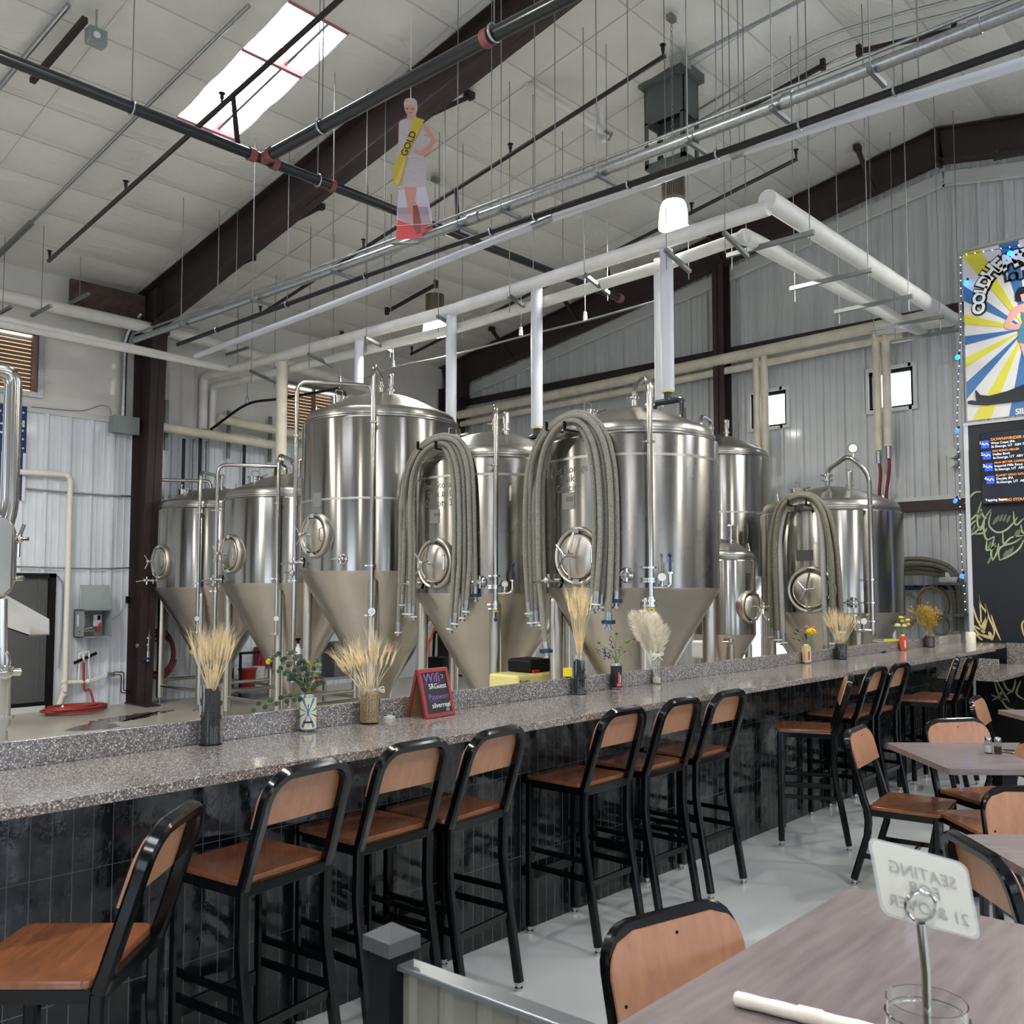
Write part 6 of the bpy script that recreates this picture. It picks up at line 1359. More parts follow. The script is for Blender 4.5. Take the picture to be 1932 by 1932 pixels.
# menu screen
t = thing('menu_screen', 'wall screen listing four numbered beers', 'screen', (BX-.05, 2.8, 2.0))
p0, p1 = bp(1854, 960, BX-.05), bp(1851, 822, BX-.05)
zt1 = bp(1870, 815, BX-.05).z; zb1 = bp(1870, 951, BX-.05).z; yl = 3.005-.0
yl = bp(1856, 900, BX-.05).y+.03
G().box(BX-.05, BX-.005, yl-1.5, yl, zb1, zt1).build('screen_body', blackm, t, True, smooth=False)
s_ = G().box(BX-.053, BX-.05, yl-1.49, yl-.01, zb1+.01, zt1-.01).build('display', scr, t, True, smooth=False)
def stext(s, x, y, size, m, nm='screen_text', X=BX-.0545):
    p = bp(x, y, X); M = frame(p, (0, -1, 0), (0, 0, 1)); return text_g(s, size, M, .0003).build(nm, m, s_, True, smooth=False)
rows = [('1', 'DOWNWINDER IPA', 'West Coast IPA', 'St.George, UT  ABV 7%  IBU 65', 831), ('2', 'RAE BOHM HELLER', 'Helles Bock', 'St.George, UT  ABV 6.8%  IBU 30', 852), ('3', 'NUN BETTER COFFEE STOUT', 'Imperial Milk Stout', 'St.George, UT  ABV 9%  IBU 40', 874), ('4', 'PLANET GOLD DOUBLE IPA', 'Double IPA', 'St.George, UT  ABV 8%  IBU 75', 898)]
for k, (n_, a, b, c, y) in enumerate(rows):
    x = 1869+k*3.4; stext(n_, x-22, y+8, .05, t_wh); stext(a, x, y+1, .042 if k == 0 else .031, t_or); stext(b, x+.5, y+7.5, .036, t_wh); stext(c, x+1, y+14, .036, t_wh)
    p = bp(x-13, y+15, BX-.0545); g = G().box(p.x-.001, p.x, p.y-.055, p.y+.025, p.z, p.z+.085); ic = g.build('screen_icon', t_bl, s_, True, smooth=False)
    g = G(); L = [(p.x-.0015, p.y+.02-.07*i/6, p.z+.045+.014*math.sin(i*1.9)) for i in range(7)]; g.tube(L, .004, 5); g.build('icon_mark', t_wh, ic, True)
stext('Tapping Soon:', 1859, 946, .038, t_wh); stext('NITRO STOUT', 1886, 946, .04, t_or)
# banner
t = thing('banner', 'large sunburst banner lettered COLD HEART above the tap board', 'banner', (BX, 2.2, 3.5)); bX = BX-.03
ytop, ybot = 3.19, 3.19; zb_, zt_ = 3.52, 5.43; yL, yR = 3.165, 1.0
def bpp(x, y): return bp(x, y, bX)
cn = bpp(1936, 620); cy_, cz_ = cn.y, cn.z
G().box(bX, bX+.004, yR, yL, zb_, zt_).build('fabric', ban_w, t, True, smooth=False)
def clip_poly(poly, y0, y1, z0, z1):
    def cl(P_, f, inter):
        out = []
        for i in range(len(P_)):
            a, b = P_[i-1], P_[i]
            if f(b):
                if not f(a): out.append(inter(a, b))
                out.append(b)
            elif f(a): out.append(inter(a, b))
        return out
    def ix(k, v): return lambda a, b: tuple(a[j]+(b[j]-a[j])*(v-a[k])/(b[k]-a[k]) for j in (0, 1))
    for k, v, s in ((0, y0, 1), (0, y1, -1), (1, z0, 1), (1, z1, -1)):
        if not poly: return poly
        poly = cl(poly, lambda p: (p[k]-v)*s >= 0, ix(k, v))
    return poly
# ray boundaries measured where they meet the left / top / bottom edges
rays = [((1815, 484), (1852, 476), 'y'), ((1886, 468), (1922, 461), 'b'), ((1813, 535), (1814, 566), 'b'), ((1816, 592), (1815, 612), 'y'), ((1814, 635), (1815, 653), 'b'), ((1815, 678), (1817, 697), 'y'), ((1817, 727), (1818, 760), 'b'), ((1828, 803), (1866, 797), 'y'), ((1902, 794), (1934, 790), 'b')]
gb, gy = G(), G()
for a, b, c in rays:
    A_, B_2 = bpp(*a), bpp(*b); ctr = (cy_, cz_); e = []
    for q in (A_, B_2): d = Vector((q.y-cy_, q.z-cz_)); d.normalize(); e.append((cy_+d.x*3, cz_+d.y*3))
    poly = clip_poly([ctr, e[0], e[1]], yR, yL, zb_, zt_)
    if len(poly) > 2: (gb if c == 'b' else gy).prism([(p[0], p[1]) for p in poly], (bX, 0, 0), (0, 1, 0), (0, 0, 1), (-1, 0, 0), .0015)
    m = [(2*cy_-p[0], p[1]) for p in poly]; m = clip_poly(m, yR, yL, zb_, zt_)
    if len(m) > 2: (gb if c == 'b' else gy).prism(m, (bX, 0, 0), (0, 1, 0), (0, 0, 1), (-1, 0, 0), .0016)
gb.build('blue_rays', ban_b, t, True, smooth=False); gy.build('yellow_rays', ban_y, t, True, smooth=False)
ban_l = mat('banner_letter_white', (232, 232, 230), .45)
def letter(ch, x, y, ang, size):
    p = bpp(x, y)
    for nm, m, off, dx, bo in (('letter_shadow', ban_k, .002, .006, .11), ('letter', ban_l, .0045, 0, .035)):
        M = frame(Vector((bX-off, p.y-dx, p.z-dx)), (0, -1, 0), (0, 0, 1))@Matrix.Rotation(ang, 4, 'Z')@Matrix.Translation((0, -size*.35, 0))
        g = text_g(ch, size, M, .0008, 'CENTER', bold=bo*size*1.2); g.build(nm, m, t, True, smooth=False)
for ch_, x, y, a, s in (('C', 1846, 583, 84, .17), ('O', 1847, 563, 78, .17), ('L', 1850, 547, 70, .17), ('D', 1857, 531, 62, .19), ('H', 1868, 513, 48, .21), ('E', 1883, 500, 36, .21), ('A', 1900, 492, 26, .22), ('R', 1921, 485, 16, .24), ('T', 1940, 482, 6, .25)): letter(ch_, x, y, math.radians(a), s)
for ch_, x in (('L', 1900), ('O', 1912), ('U', 1925)):
    p = bpp(x, 523-(x-1900)*.12); M = frame(Vector((bX-.003, p.y, p.z)), (0, -1, 0), (0, 0, 1))@Matrix.Rotation(.1, 4, 'Z')@Matrix.Translation((0, -.05, 0)); text_g(ch_, .14, M, .0006, 'CENTER', bold=.006).build('lettering', ban_k, t, True, smooth=False)
p = bpp(1916, 782); text_g('SIL', .085, frame((bX-.003, p.y, p.z), (0, -1, 0), (0, 0, 1)), .0006, bold=.003).build('lettering', ban_w, t, True, smooth=False)
def flat(pix, m, off, name='printed_figure'):
    L = [bpp(x, y) for x, y in pix]; return G().prism([(q.y, q.z) for q in L], (bX-off, 0, 0), (0, 1, 0), (0, 0, 1), (1, 0, 0), .001).build(name, m, t, True, smooth=False)
flat([(1924, 575), (1912, 580), (1902, 596), (1894, 614), (1898, 620), (1916, 623), (1932, 617), (1932, 607), (1916, 612), (1906, 612), (1916, 598), (1926, 588), (1940, 600), (1940, 570)], ban_s, .0035)
flat([(1940, 538), (1922, 543), (1915, 556), (1916, 568), (1926, 570), (1932, 560), (1940, 552)], ban_k, .0038); flat([(1925, 556), (1928, 568), (1936, 572), (1940, 552)], ban_s, .0042)
flat([(1932, 588), (1926, 594), (1930, 606), (1922, 622), (1921, 644), (1928, 648), (1942, 648), (1942, 586)], teal, .0045); flat([(1924, 647), (1934, 680), (1944, 700), (1944, 646)], ban_s, .0035)
flat([(1826, 757), (1834, 755), (1842, 757), (1840, 740), (1841, 735), (1850, 745), (1866, 747), (1900, 738), (1940, 722), (1940, 755), (1905, 760), (1862, 765), (1835, 764), (1826, 762)], ban_k, .005)
# pipe frame and lights round the banner
fr_ = thing('banner_stand', 'grey pipe frame carrying the sunburst banner', 'frame', (BX, 3.2, 3.5)); G().tube(bend([(BX+.02, 3.215, 3.5), (BX+.02, 3.215, 5.47), (BX+.02, .8, 5.47)], .05), .02, 10).build('pipe', mat('grey_pvc', (168, 168, 162), .4), fr_, True)
t = thing('string_lights', 'string of blue lights hanging down the edge of the banner and tap board', 'string lights', (BX-.06, 3.2, 1.3))
E_ = [(1922, 463), (1812, 482), (1813, 560), (1812, 640), (1808, 720), (1806, 780), (1805, 806), (1809, 860), (1811, 915), (1811, 942), (1812, 1000), (1815, 1060), (1816, 1086), (1820, 1120), (1822, 1160)]
L = [bp(x, y, BX-.06) for x, y in E_]; G().tube(L, .003, 5).build('wire', blackm, t, True)
tot = 0; acc = .0; pos = []
for a, b in zip(L, L[1:]):
    l = (b-a).length; u = acc
    while u < l: pos.append(a.lerp(b, u/l)); u += .088
    acc = u-l
led = G().sphere((0, 0, 0), .006, 8, 6)
lp = None
for i, p in enumerate(pos[:60]):
    if lp is None: lp = mk('led_dot', G().sphere((0, 0, 0), .0065, 8, 6), glowled, t); o = lp
    else: o = lp.copy(); COL.objects.link(o); o.parent = t; o.scale = (.8, .8, .8)
    o.location = p-Vector(t.location)
for i, (x, y) in enumerate([(1905, 477), (1823, 533), (1807, 673), (1806, 812), (1803, 944), (1815, 1086)]):
    p = bp(x, y, BX-.08); m = glowc if i < 3 else glowb
    o = G().lathe([(.001, -.035), (.014, -.03), (.022, -.012), (.02, .006), (.011, .022)], 14, Matrix.Rotation(.5, 3, 'X'), p).build('bulb', m, t, True); G().cyl(p+Vector((0, -.01, .02)), p+Vector((0, -.02, .045)), .012, 10).build('socket', blackm, o, True)
# ================================================================== STANDING CUTOUT (flat printed card on the pipe bundle)
CX_ = 5.5
t = thing('cardboard_cutout', 'creased cardboard cutout of a person in a pale dress with a yellow GOLD sash', 'cardboard cutout', tuple(P(780, 452, X=CX_)))
NN = Vector((-.78, -.62, 0)).normalized(); OO = P(780, 330, X=CX_)
def cp(x, y, k=0): d = ray(x, y); s = (OO-CAM).dot(NN)/d.dot(NN); return CAM+d*s+NN*k
UU = Vector((-NN.y, NN.x, 0)); UU = UU if UU.dot(RV) > 0 else -UU
def cflat(pix, m, k, name, th=.003, sm=0):
    L = [cp(x, y) for x, y in pix]
    if sm: L = smooth(L+[L[0]], sm)[:-1]
    return G().prism([((q-OO).dot(UU), q.z-OO.z) for q in L], OO+NN*k, UU, (0, 0, 1), -NN, th).build(name, m, t, True, smooth=False)
cflat([(752, 358), (803, 352), (814, 402), (817, 445), (788, 449), (748, 452), (749, 395)], lilac, 0, 'backing_card', .006)
cflat([(750, 414), (782, 426), (800, 420), (817, 428), (817, 444), (788, 449), (747, 452)], coral, .001, 'printed_floor', .002)
cflat([(750, 392), (807, 390), (812, 416), (814, 424), (776, 424), (751, 412)], mat('printed_mauve', (176, 158, 170), .6), .0012, 'printed_floor', .002)
cflat([(762, 352), (786, 352), (785, 368), (783, 378), (790, 392), (796, 420), (795, 440), (786, 442), (779, 425), (770, 398), (766, 372)], skin, .003, 'printed_legs', .003)
cflat([(779, 388), (788, 388), (795, 420), (795, 440), (786, 442), (780, 428)], mat('printed_shadow_leg', (150, 84, 86), .6), .0045, 'printed_legs', .002)
cflat([(755, 228), (768, 224), (786, 223), (800, 234), (801, 296), (805, 350), (760, 352), (746, 344), (750, 300), (753, 250)], dress, .006, 'printed_dress', .004)
cflat([(752, 232), (757, 228), (757, 290), (751, 300), (752, 258)], skin, .004, 'printed_arm')
cflat([(799, 233), (808, 240), (822, 262), (824, 266), (812, 284), (801, 297), (788, 293), (782, 288), (784, 284), (796, 284), (806, 278), (814, 265), (801, 244)], skin, .011, 'printed_arm')
cflat([(769, 206), (784, 206), (786, 224), (768, 228)], skin, .010, 'printed_neck', .003)
cflat([(762, 196), (766, 188), (777, 186), (786, 191), (788, 204), (786, 214), (780, 220), (772, 219), (765, 211)], hair, .0125, 'printed_hair', .003, 3)
f = cflat([(764, 203), (774, 200), (784, 203), (784, 211), (778, 219), (772, 218), (766, 211)], skin, .0165, 'printed_face', .003, 3)
for x in (769, 779): cflat([(x-2.5, 207), (x, 205.8), (x+2.5, 207), (x, 208)], ban_k, .0175, 'printed_eye', .001)
cflat([(771, 214.6), (775, 213.8), (778.5, 214.6), (775, 216)], mat('printed_lips', (170, 70, 80), .5), .0175, 'printed_lips', .001)
cflat([(783, 222), (801, 228), (792, 248), (770, 290), (766, 310), (757, 348), (750, 353), (743, 348), (742, 322), (755, 290), (770, 262)], goldsash, .018, 'sash', .005)
o = cflat([(767, 296), (763, 318), (755, 345), (750, 353), (746, 345), (756, 318)], mat('sash_fold', (214, 196, 110), .3, coat=.3), .0215, 'sash_fold', .003)
a, b = cp(767, 298, .0235), cp(784, 259, .0235); d = (b-a).normalized(); M = frame(a, d, NN.cross(d)); text_g('GOLD', (b-a).length*.42, M, .0006).build('sash_lettering', ban_k, t, True, smooth=False)
g = G().cyl(cp(775, 188, .0), (cp(775, 188).x, cp(775, 188).y, roof_at(0, cp(775, 188).y)), .003, 6).build('hanging_wire', whitep, t, True)
for a, b in (((750, 297), (800, 296)), ((757, 320), (802, 317)), ((752, 353), (803, 353)), ((748, 427), (815, 423))): G().cyl(cp(*a, .0135), cp(*b, .0135), .0022, 5).build('fold_line', whitep, t, True)
q = cp(765, 455); G().bar(q-RV*.13+Vector((0, 0, -.02)), q+RV*.12+Vector((0, 0, -.02)), .05, .012).build('foot_board', strutm, t, True, smooth=False)
# ================================================================== EAVE WALL EQUIPMENT
YWf = YW-.034
def wl(x, y, Y=YWf): return P(x, y, Y=Y)
def wbox(g, x0, y0, x1, y1, d, Y=YWf):
    a, b = wl(x0, y0, Y), wl(x1, y1, Y); zt_ = max(a.z, b.z); return g.box(a.x, b.x, Y-d, Y, wl(x0, y1, Y).z, zt_)
t = thing('electrical_box', 'grey electrical box high on the wall left of the brown column', 'electrical box', tuple(wl(228, 820))); a, b = wl(205, 786), wl(250, 822)
G().box(a.x, b.x, YWf-.16, YWf, b.z, a.z).build('housing', greyenc, t, True, smooth=False, bevel=.004); G().box(a.x-.01, b.x+.02, YWf-.175, YWf-.16, b.z-.01, a.z+.01).build('cover', greyenc, t, True, smooth=False)
p = wl(227, 786); pts = bend([(p.x, YWf-.08, a.z), (p.x, YWf-.08, a.z+1.2), (p.x+.12, YWf-.35, a.z+1.5)], .2); G().tube(pts, .04, 12).build('conduit', galv, t, True)
pts = smooth([wl(210, 786, YWf-.06), wl(206, 770, YWf-.04), wl(190, 765, YWf-.03), wl(150, 775, YWf-.03), wl(60, 768, YWf-.03)], 6); tag(G().tube(pts, .006, 6).build('wall_cable', rodm), 'thin cable along the cap trim, entering the high electrical box', 'cable')
# flag
t = thing('team_flag', 'blue and white team flag with stars hung on the wall at the left', 'flag', tuple(wl(25, 945)))
fa, fb_ = wl(-30, 762), wl(50, 765); Yf = YWf-.02
x1_ = wl(49, 800).x; x0_ = wl(-40, 800).x; zt1 = wl(49, 768).z; zm = wl(49, 856).z; zb1 = wl(49, 945).z
def wav(x, z): return Yf-.012-.008*math.sin(x*14+z*2)
def cloth(xa, xb, za_, zb2, m, nm, off=0, n=14):
    g = G(); vs = []
    for j in (0, 1, 2, 3):
        z = za_+(zb2-za_)*j/3
        for i in range(n+1): x = xa+(xb-xa)*i/n; vs.append((x, wav(x, z)-off, z))
    for j in (0, 1, 2, 3):
        z = za_+(zb2-za_)*j/3
        for i in range(n+1): x = xa+(xb-xa)*i/n; vs.append((x, wav(x, z)-off+.002, z))
    q = n+1; N = 4*q; g.add(vs, [(j*q+i, j*q+i+1, (j+1)*q+i+1, (j+1)*q+i) for j in range(3) for i in range(n)]+[(N+j*q+i, N+(j+1)*q+i, N+(j+1)*q+i+1, N+j*q+i+1) for j in range(3) for i in range(n)])
    return g.build(nm, m, t, True)
cloth(x0_, x1_, zm, zt1, flag_b, 'blue_field')
sx_ = wl(29, 900).x; sx2 = wl(40, 900).x; W_ = sx2-sx_; k = x1_; i = 0
for xa, xb, m in ((sx2, x1_, flag_w), (sx_, sx2, flag_b), (wl(19, 900).x, sx_, flag_w), (wl(0, 900).x, wl(19, 900).x, flag_w), (wl(-12, 900).x, wl(0, 900).x, flag_b), (x0_, wl(-12, 900).x, flag_w)): cloth(xa, xb, zb1, zm, m, 'stripe', 0, 4)
g = G()
def star(g, x, z, r):
    pts = [((r if i % 2 == 0 else r*.42)*math.sin(i*PI/5), (r if i % 2 == 0 else r*.42)*math.cos(i*PI/5)) for i in range(10)]; g.prism(pts, (x, wav(x, z)-.004, z), (1, 0, 0), (0, 0, 1), (0, -1, 0), .001)
for x, y in ((43.5, 779), (36, 787), (29, 777), (14, 776), (6, 783), (42, 813), (35, 820), (29, 828), (42, 829), (35, 837), (28, 845), (42, 846), (6, 834), (13, 842), (0, 775)): q = wl(x, y, Yf); star(g, q.x, q.z, .021)
g.build('stars', flag_w, t, True, smooth=False)
q = wl(2, 838, Yf-.02); g = G()
def lt(g, x0, y0, x1, y1): a = wl(x0, y0, Yf-.02); b = wl(x1, y1, Yf-.02); return g.box(min(a.x, b.x), max(a.x, b.x), Yf-.026, Yf-.022, min(a.z, b.z), max(a.z, b.z))
lt(g, 42, 793, 46, 806); lt(g, 25, 796, 44, 801); lt(g, 25, 809, 35, 816); lt(g, 6, 789, 12, 825); lt(g, 12, 804, 26, 809); lt(g, -8, 796, 8, 801); lt(g, -8, 812, 8, 818)
g.build('monogram', flag_w, t, True, smooth=False)
# drain pipe and fittings
Yp = YWf-.08
def wp2(pts): return [P(x, y, Y=Yp) for x, y in pts]
t = thing('drain_pipe', 'cream plastic drain pipe running down the wall left of the open control box', 'pipe', tuple(wl(125, 1330, Yp)))
G().tube(bend(wp2([(30, 890), (133, 896), (122, 1300), (110, 1335)]), .1), .038, 14).build('pipe', pvc, t, True)
g = G()
for x, y in ((128, 898), (133, 911), (121.5, 1286), (121, 1296), (120, 1310)): q = P(x, y, Y=Yp); g.cyl(q-Vector((0, 0, .02)), q+Vector((0, 0, .02)), .048, 16)
g.cyl(P(124, 1288, Y=Yp), P(165, 1286, Y=Yp), .03, 12).sphere(P(166, 1286, Y=Yp), .04).sphere(P(123, 1303, Y=Yp-.04), .035); g.build('fittings', pvc, t, True)
# conduits and clips
for i, (pts, r, m, lab) in enumerate([([(50, 922), (110, 928), (210, 935), (262, 937)], .014, galv, 'thin grey conduit across the wall beside the flag, upper'), ([(15, 1068), (120, 1072), (200, 1073), (252, 1071)], .01, galv, 'thin grey conduit across the wall above the door'), ([(20, 1082), (108, 1084), (119, 1100), (116, 1200), (111, 1260)], .009, galv, 'thin conduit bending down beside the door')]):
    pipe('wall_conduit', bend([P(x, y, Y=YWf-.02) for x, y in pts], .06), r, m, lab, 'conduit')
# open control box
t = thing('control_box', 'open grey control box with raised lid on the wall', 'control box', tuple(wl(165, 1200)))
a, b = wl(140, 1150), wl(193, 1200); dpt = .3; w1 = a.x; w2 = b.x; z1 = a.z; z0 = wl(140, 1202).z
g = G().box(w1, w1+.012, YWf-dpt, YWf, z0, z1).box(w2-.012, w2, YWf-dpt, YWf, z0, z1).box(w1, w2, YWf-dpt, YWf, z0, z0+.012).box(w1, w2, YWf-dpt, YWf, z1-.012, z1).box(w1, w2, YWf-.02, YWf, z0, z1)
g.build('case', greyenc, t, True, smooth=False)
G().box(w1+.0, w2-.0, -.006, .006, 0, .36, Matrix.Translation((0, YWf-dpt, z1))@Matrix.Rotation(-.35, 4, 'X')).build('lid', greyenc, t, True, smooth=False)
for x, m in ((145, paper), (176, paper)):
    q = wl(x, 1160, YWf-.15); o = G().box(q.x, q.x+.11, YWf-.16, YWf-.15, q.z-.16, q.z).build('controller', mat('pale_controller%d' % x, (196, 198, 214), .4), t, True, smooth=False)
    G().box(q.x+.055, q.x+.095, YWf-.166, YWf-.16, q.z-.07, q.z-.01).build('controller_dial', greenfl if x < 150 else blackm, o, True, smooth=False)
g = G(); q = wl(150, 1192, YWf-.2); g.cyl(q, q+Vector((.2, 0, .01)), .018, 10).cyl(q+Vector((.02, 0, .03)), q+Vector((.18, .03, .05)), .012, 8).build('loose_valves', chrome, t, True)
q = wl(181, 1192, YWf-.2); G().bar(q, q+Vector((.06, 0, .12)), .03, .02).build('red_handle', redbright, t, True)
t = thing('wall_switch', 'small black wall switch with dangling wire left of the brown column', 'switch', tuple(wl(240, 1130))); a = wl(237, 1125); b = wl(244, 1138); G().box(a.x, b.x, YWf-.05, YWf, b.z, a.z).build('switch_body', blackm, t, True, smooth=False)
G().tube(smooth([wl(238, 1140, YWf-.03), wl(225, 1160, YWf-.03), wl(210, 1170, YWf-.03), wl(196, 1190, YWf-.03)], 5), .004, 5).build('wire', rodm, t, True)
# chemical feed rack, tubing
t = thing('water_manifold', 'slanted black rack with white fittings under the control box', 'manifold', tuple(wl(160, 1250)))
G().bar(wl(140, 1251, YWf-.05), wl(182, 1232, YWf-.05), .04, .035).build('rack_bar', blackm, t, True, smooth=False)
g = G()
for pts in ([(149, 1243), (149, 1234), (157, 1231), (158, 1245)], [(158, 1233), (168, 1228), (168, 1240)]): g.tube(bend([wl(x, y, YWf-.08) for x, y in pts], .02), .014, 8)
for pts in ([(150, 1252), (148, 1283)], [(168, 1242), (167, 1262), (170, 1282)]): g.tube([wl(x, y, YWf-.07) for x, y in pts], .011, 8)
for o_ in (0, 3.4): g.tube([wl(170, 1284+o_, YWf-.07), wl(205, 1270+o_, YWf-.07)], .012, 8)
g.build('white_tubing', whitep, t, True)
g = G().cyl(wl(202, 1271, YWf-.07), wl(216, 1270, YWf-.07), .02, 10).cyl(wl(202, 1275, YWf-.07), wl(216, 1274, YWf-.07), .02, 10); g.build('unions', chrome, t, True)
g = G()
for o_ in (0, 5): g.tube(bend([wl(216, 1268+o_, YWf-.07), wl(234-o_, 1268+o_, YWf-.07), wl(233-o_, 1303+o_*.8, YWf-.07), wl(246, 1303+o_*.8, YWf-.07)], .03), .007, 8)
g.build('copper_lines', blackm, t, True)
# red hose with coil on the floor
def coil(c, r, n, tr, jit, seed, flat=.55, turns=24, ax='z'):
    rnd = random.Random(seed); pts = []
    for k in range(n*turns):
        a = 2*PI*k/turns; rr = r*(1+jit*math.sin(a*.37+seed)+jit*.6*math.sin(a*1.31)); z = (k/turns)/n*tr*n*.9
        if ax == 'z': pts.append(Vector((c[0]+rr*math.cos(a)+.04*math.sin(a*.21), c[1]+rr*math.sin(a)*flat, c[2]+z*.8)))
        elif ax == 'x': pts.append(Vector((c[0]-z, c[1]+rr*math.cos(a)*flat, c[2]+rr*math.sin(a)+.03*math.sin(a*.21))))
        else: pts.append(Vector((c[0]+rr*math.cos(a)*flat, c[1]-z, c[2]+rr*math.sin(a)+.03*math.sin(a*.21))))
    return pts
fc = P(142, 1343, Z=.02); pts = [wl(158, 1250, YWf-.09), wl(159, 1300, YWf-.1), Vector((wl(160, 1325).x, YWf-.15, .25)), Vector((wl(160, 1330).x, YWf-.3, .06))]
cl_ = coil((fc.x, fc.y+.02, .024), .34, 6, .018, .18, 3, .62)
t = thing('garden_hose', 'red rubber hose coiled on the floor below the control box', 'hose', (fc.x, fc.y, 0)); G().tube(smooth(pts, 5)+cl_[6:], .017, 8).build('hose_body', redhose, t, True); q = P(112, 1340, Z=.06); G().cyl(q, q+Vector((.05, 0, .05)), .03, 10).build('hose_nozzle', chrome, t, True)
q = P(189, 1328, Z=0)
def bottle(q, label, body, lab, s=1.0, name='spray_bottle', trigger=True, r=.04, h=.2):
    t = thing(name, label, 'bottle', tuple(q)); G().lathe([(.001, 0), (r*s, 0), (r*s, h*.6*s), (r*.8*s, h*.75*s), (.014*s, h*.9*s), (.014*s, h*s)], 20).build('bottle_body', body, t)
    G().lathe([(r*s+.0006, h*.15*s), (r*s+.0006, h*.5*s)], 20).build('label', lab, t)
    if trigger: G().cyl((0, 0, h*s), (0, 0, (h+.04)*s), .012*s, 10).box(-.06*s, .02*s, -.01*s, .01*s, (h+.03)*s, (h+.055)*s).bar((-.03*s, 0, (h+.03)*s), (-.045*s, 0, (h-.02)*s), .01*s, .008*s).build('trigger', blackm, t)
    else: G().cyl((0, 0, h*s), (0, 0, (h+.03)*s), .02*s, 12).build('cap', whitep, t)
    return t
bottle(Vector((q.x, q.y, 0)), 'small white bottle with red label on the floor by the wall', whitep, redbright, 1.25, 'jug', False)
# wet stain
g = G(); pix = [(120, 1380), (165, 1364), (185, 1358), (225, 1352), (262, 1346), (300, 1342), (330, 1340), (300, 1349), (262, 1356), (240, 1360), (205, 1364), (225, 1370), (180, 1378)]
L = [P(x, y, Z=.0) for x, y in pix]; L = smooth(L+[L[0]], 6)[:-1]; rnd = random.Random(5); L = [p+Vector((rnd.uniform(-.04, .04), rnd.uniform(-.05, .05), 0)) for p in L]
g.prism([(p.x, p.y) for p in L], (0, 0, .0005), (1, 0, 0), (0, 1, 0), (0, 0, 1), .001); tag(g.build('water_puddle', wet, smooth=False), 'dark wet streak on the concrete floor near the left tanks', 'puddle')
# red hose hanging behind the first tank
p = P(296, 1235, Y=12.95); tag(G().tube(coil((p.x+.02, 12.98, p.z), .3, 5, .026, .14, 8, .75, ax='y'), .014, 8).build('garden_hose', mat('dark_red_hose', (96, 30, 32), .4)), 'dark red hose coiled on the wall behind the leftmost tank', 'hose')
# buckets behind the second tank
for i, (x, col, lab) in enumerate(((466, redbright, 'red plastic bucket between the second and third tanks'), (482, whitep, 'white plastic bucket beside the red bucket'))):
    q = P(x, 1310, Y=12.6 if i == 0 else 12.75); t = thing('bucket', lab, 'bucket', (q.x, q.y, .12)); r = .13
    G().lathe([(.001, 0), (r*.88, 0), (r, .28), (r+.008, .28), (r+.008, .3), (r-.01, .3), (r*.85, .02)], 32).build('pail', col, t); G().lathe([(.001, .3), (r+.012, .3), (r+.012, .318), (.001, .318)], 32).build('lid', col, t)
t = thing('utility_shelf', 'low steel shelf carrying the buckets behind the left tanks', 'shelf', (7.7, 12.6, 0)); q = P(466, 1310, Y=12.6)
G().box(q.x-.25, q.x+.75, 12.4, 13.0, .09, .12).build('shelf_board', strutm, t, True, smooth=False)
for dx in (-.23, .73):
    for yy in (12.42, 12.98): G().box(q.x+dx-.015, q.x+dx+.015, yy-.015, yy+.015, 0, .7).build('leg', blackm, t, True, smooth=False)
G().box(q.x-.25, q.x+.75, 12.96, 12.98, .62, .66).build('top_rail', blackm, t, True, smooth=False)
p = P(498, 1250, Y=13.05); tag(G().box(p.x-.12, p.x+.12, 13.02, 13.16, p.z-.1, p.z+.25).box(p.x-.08, p.x+.1, 13.0, 13.02, p.z-.05, p.z+.05).build('fire_box', mat('deep_red', (140, 24, 34), .4), smooth=False, bevel=.004), 'dark red box hanging above the buckets', 'box')
# spray bottle hanging on the second tank valve
p = P(562, 1253, Y=8.9); bottle(p, 'white spray bottle hanging by its trigger between the second and third tanks', whitep, mat('grey_label', (120, 124, 130), .5), 1.15)
# blue white drum and control cabinet behind
t = thing('pump_cart', 'steel cart with blue and white drum behind the tallest tank', 'cart', (8.5, 11.4, 0)); p = P(605, 1285, X=8.5)
G().lathe([(.001, .4), (.12, .4), (.12, .75), (.06, .82), (.001, .82)], 20, c=(p.x, p.y, 0)).build('drum', mat('pale_blue_plastic', (150, 180, 215), .4), t, True)
G().box(p.x-.3, p.x+.3, p.y-.5, p.y+.3, .3, .34).build('deck', strutm, t, True, smooth=False)
for dx in (-.28, .28):
    for dy in (-.48, .28): G().box(p.x+dx-.02, p.x+dx+.02, p.y+dy-.02, p.y+dy+.02, 0, .3).build('leg', strutm, t, True, smooth=False)
G().box(p.x-.1, p.x+.2, p.y-.48, p.y-.15, .34, .85).build('cabinet', greyd, t, True, smooth=False, bevel=.01)
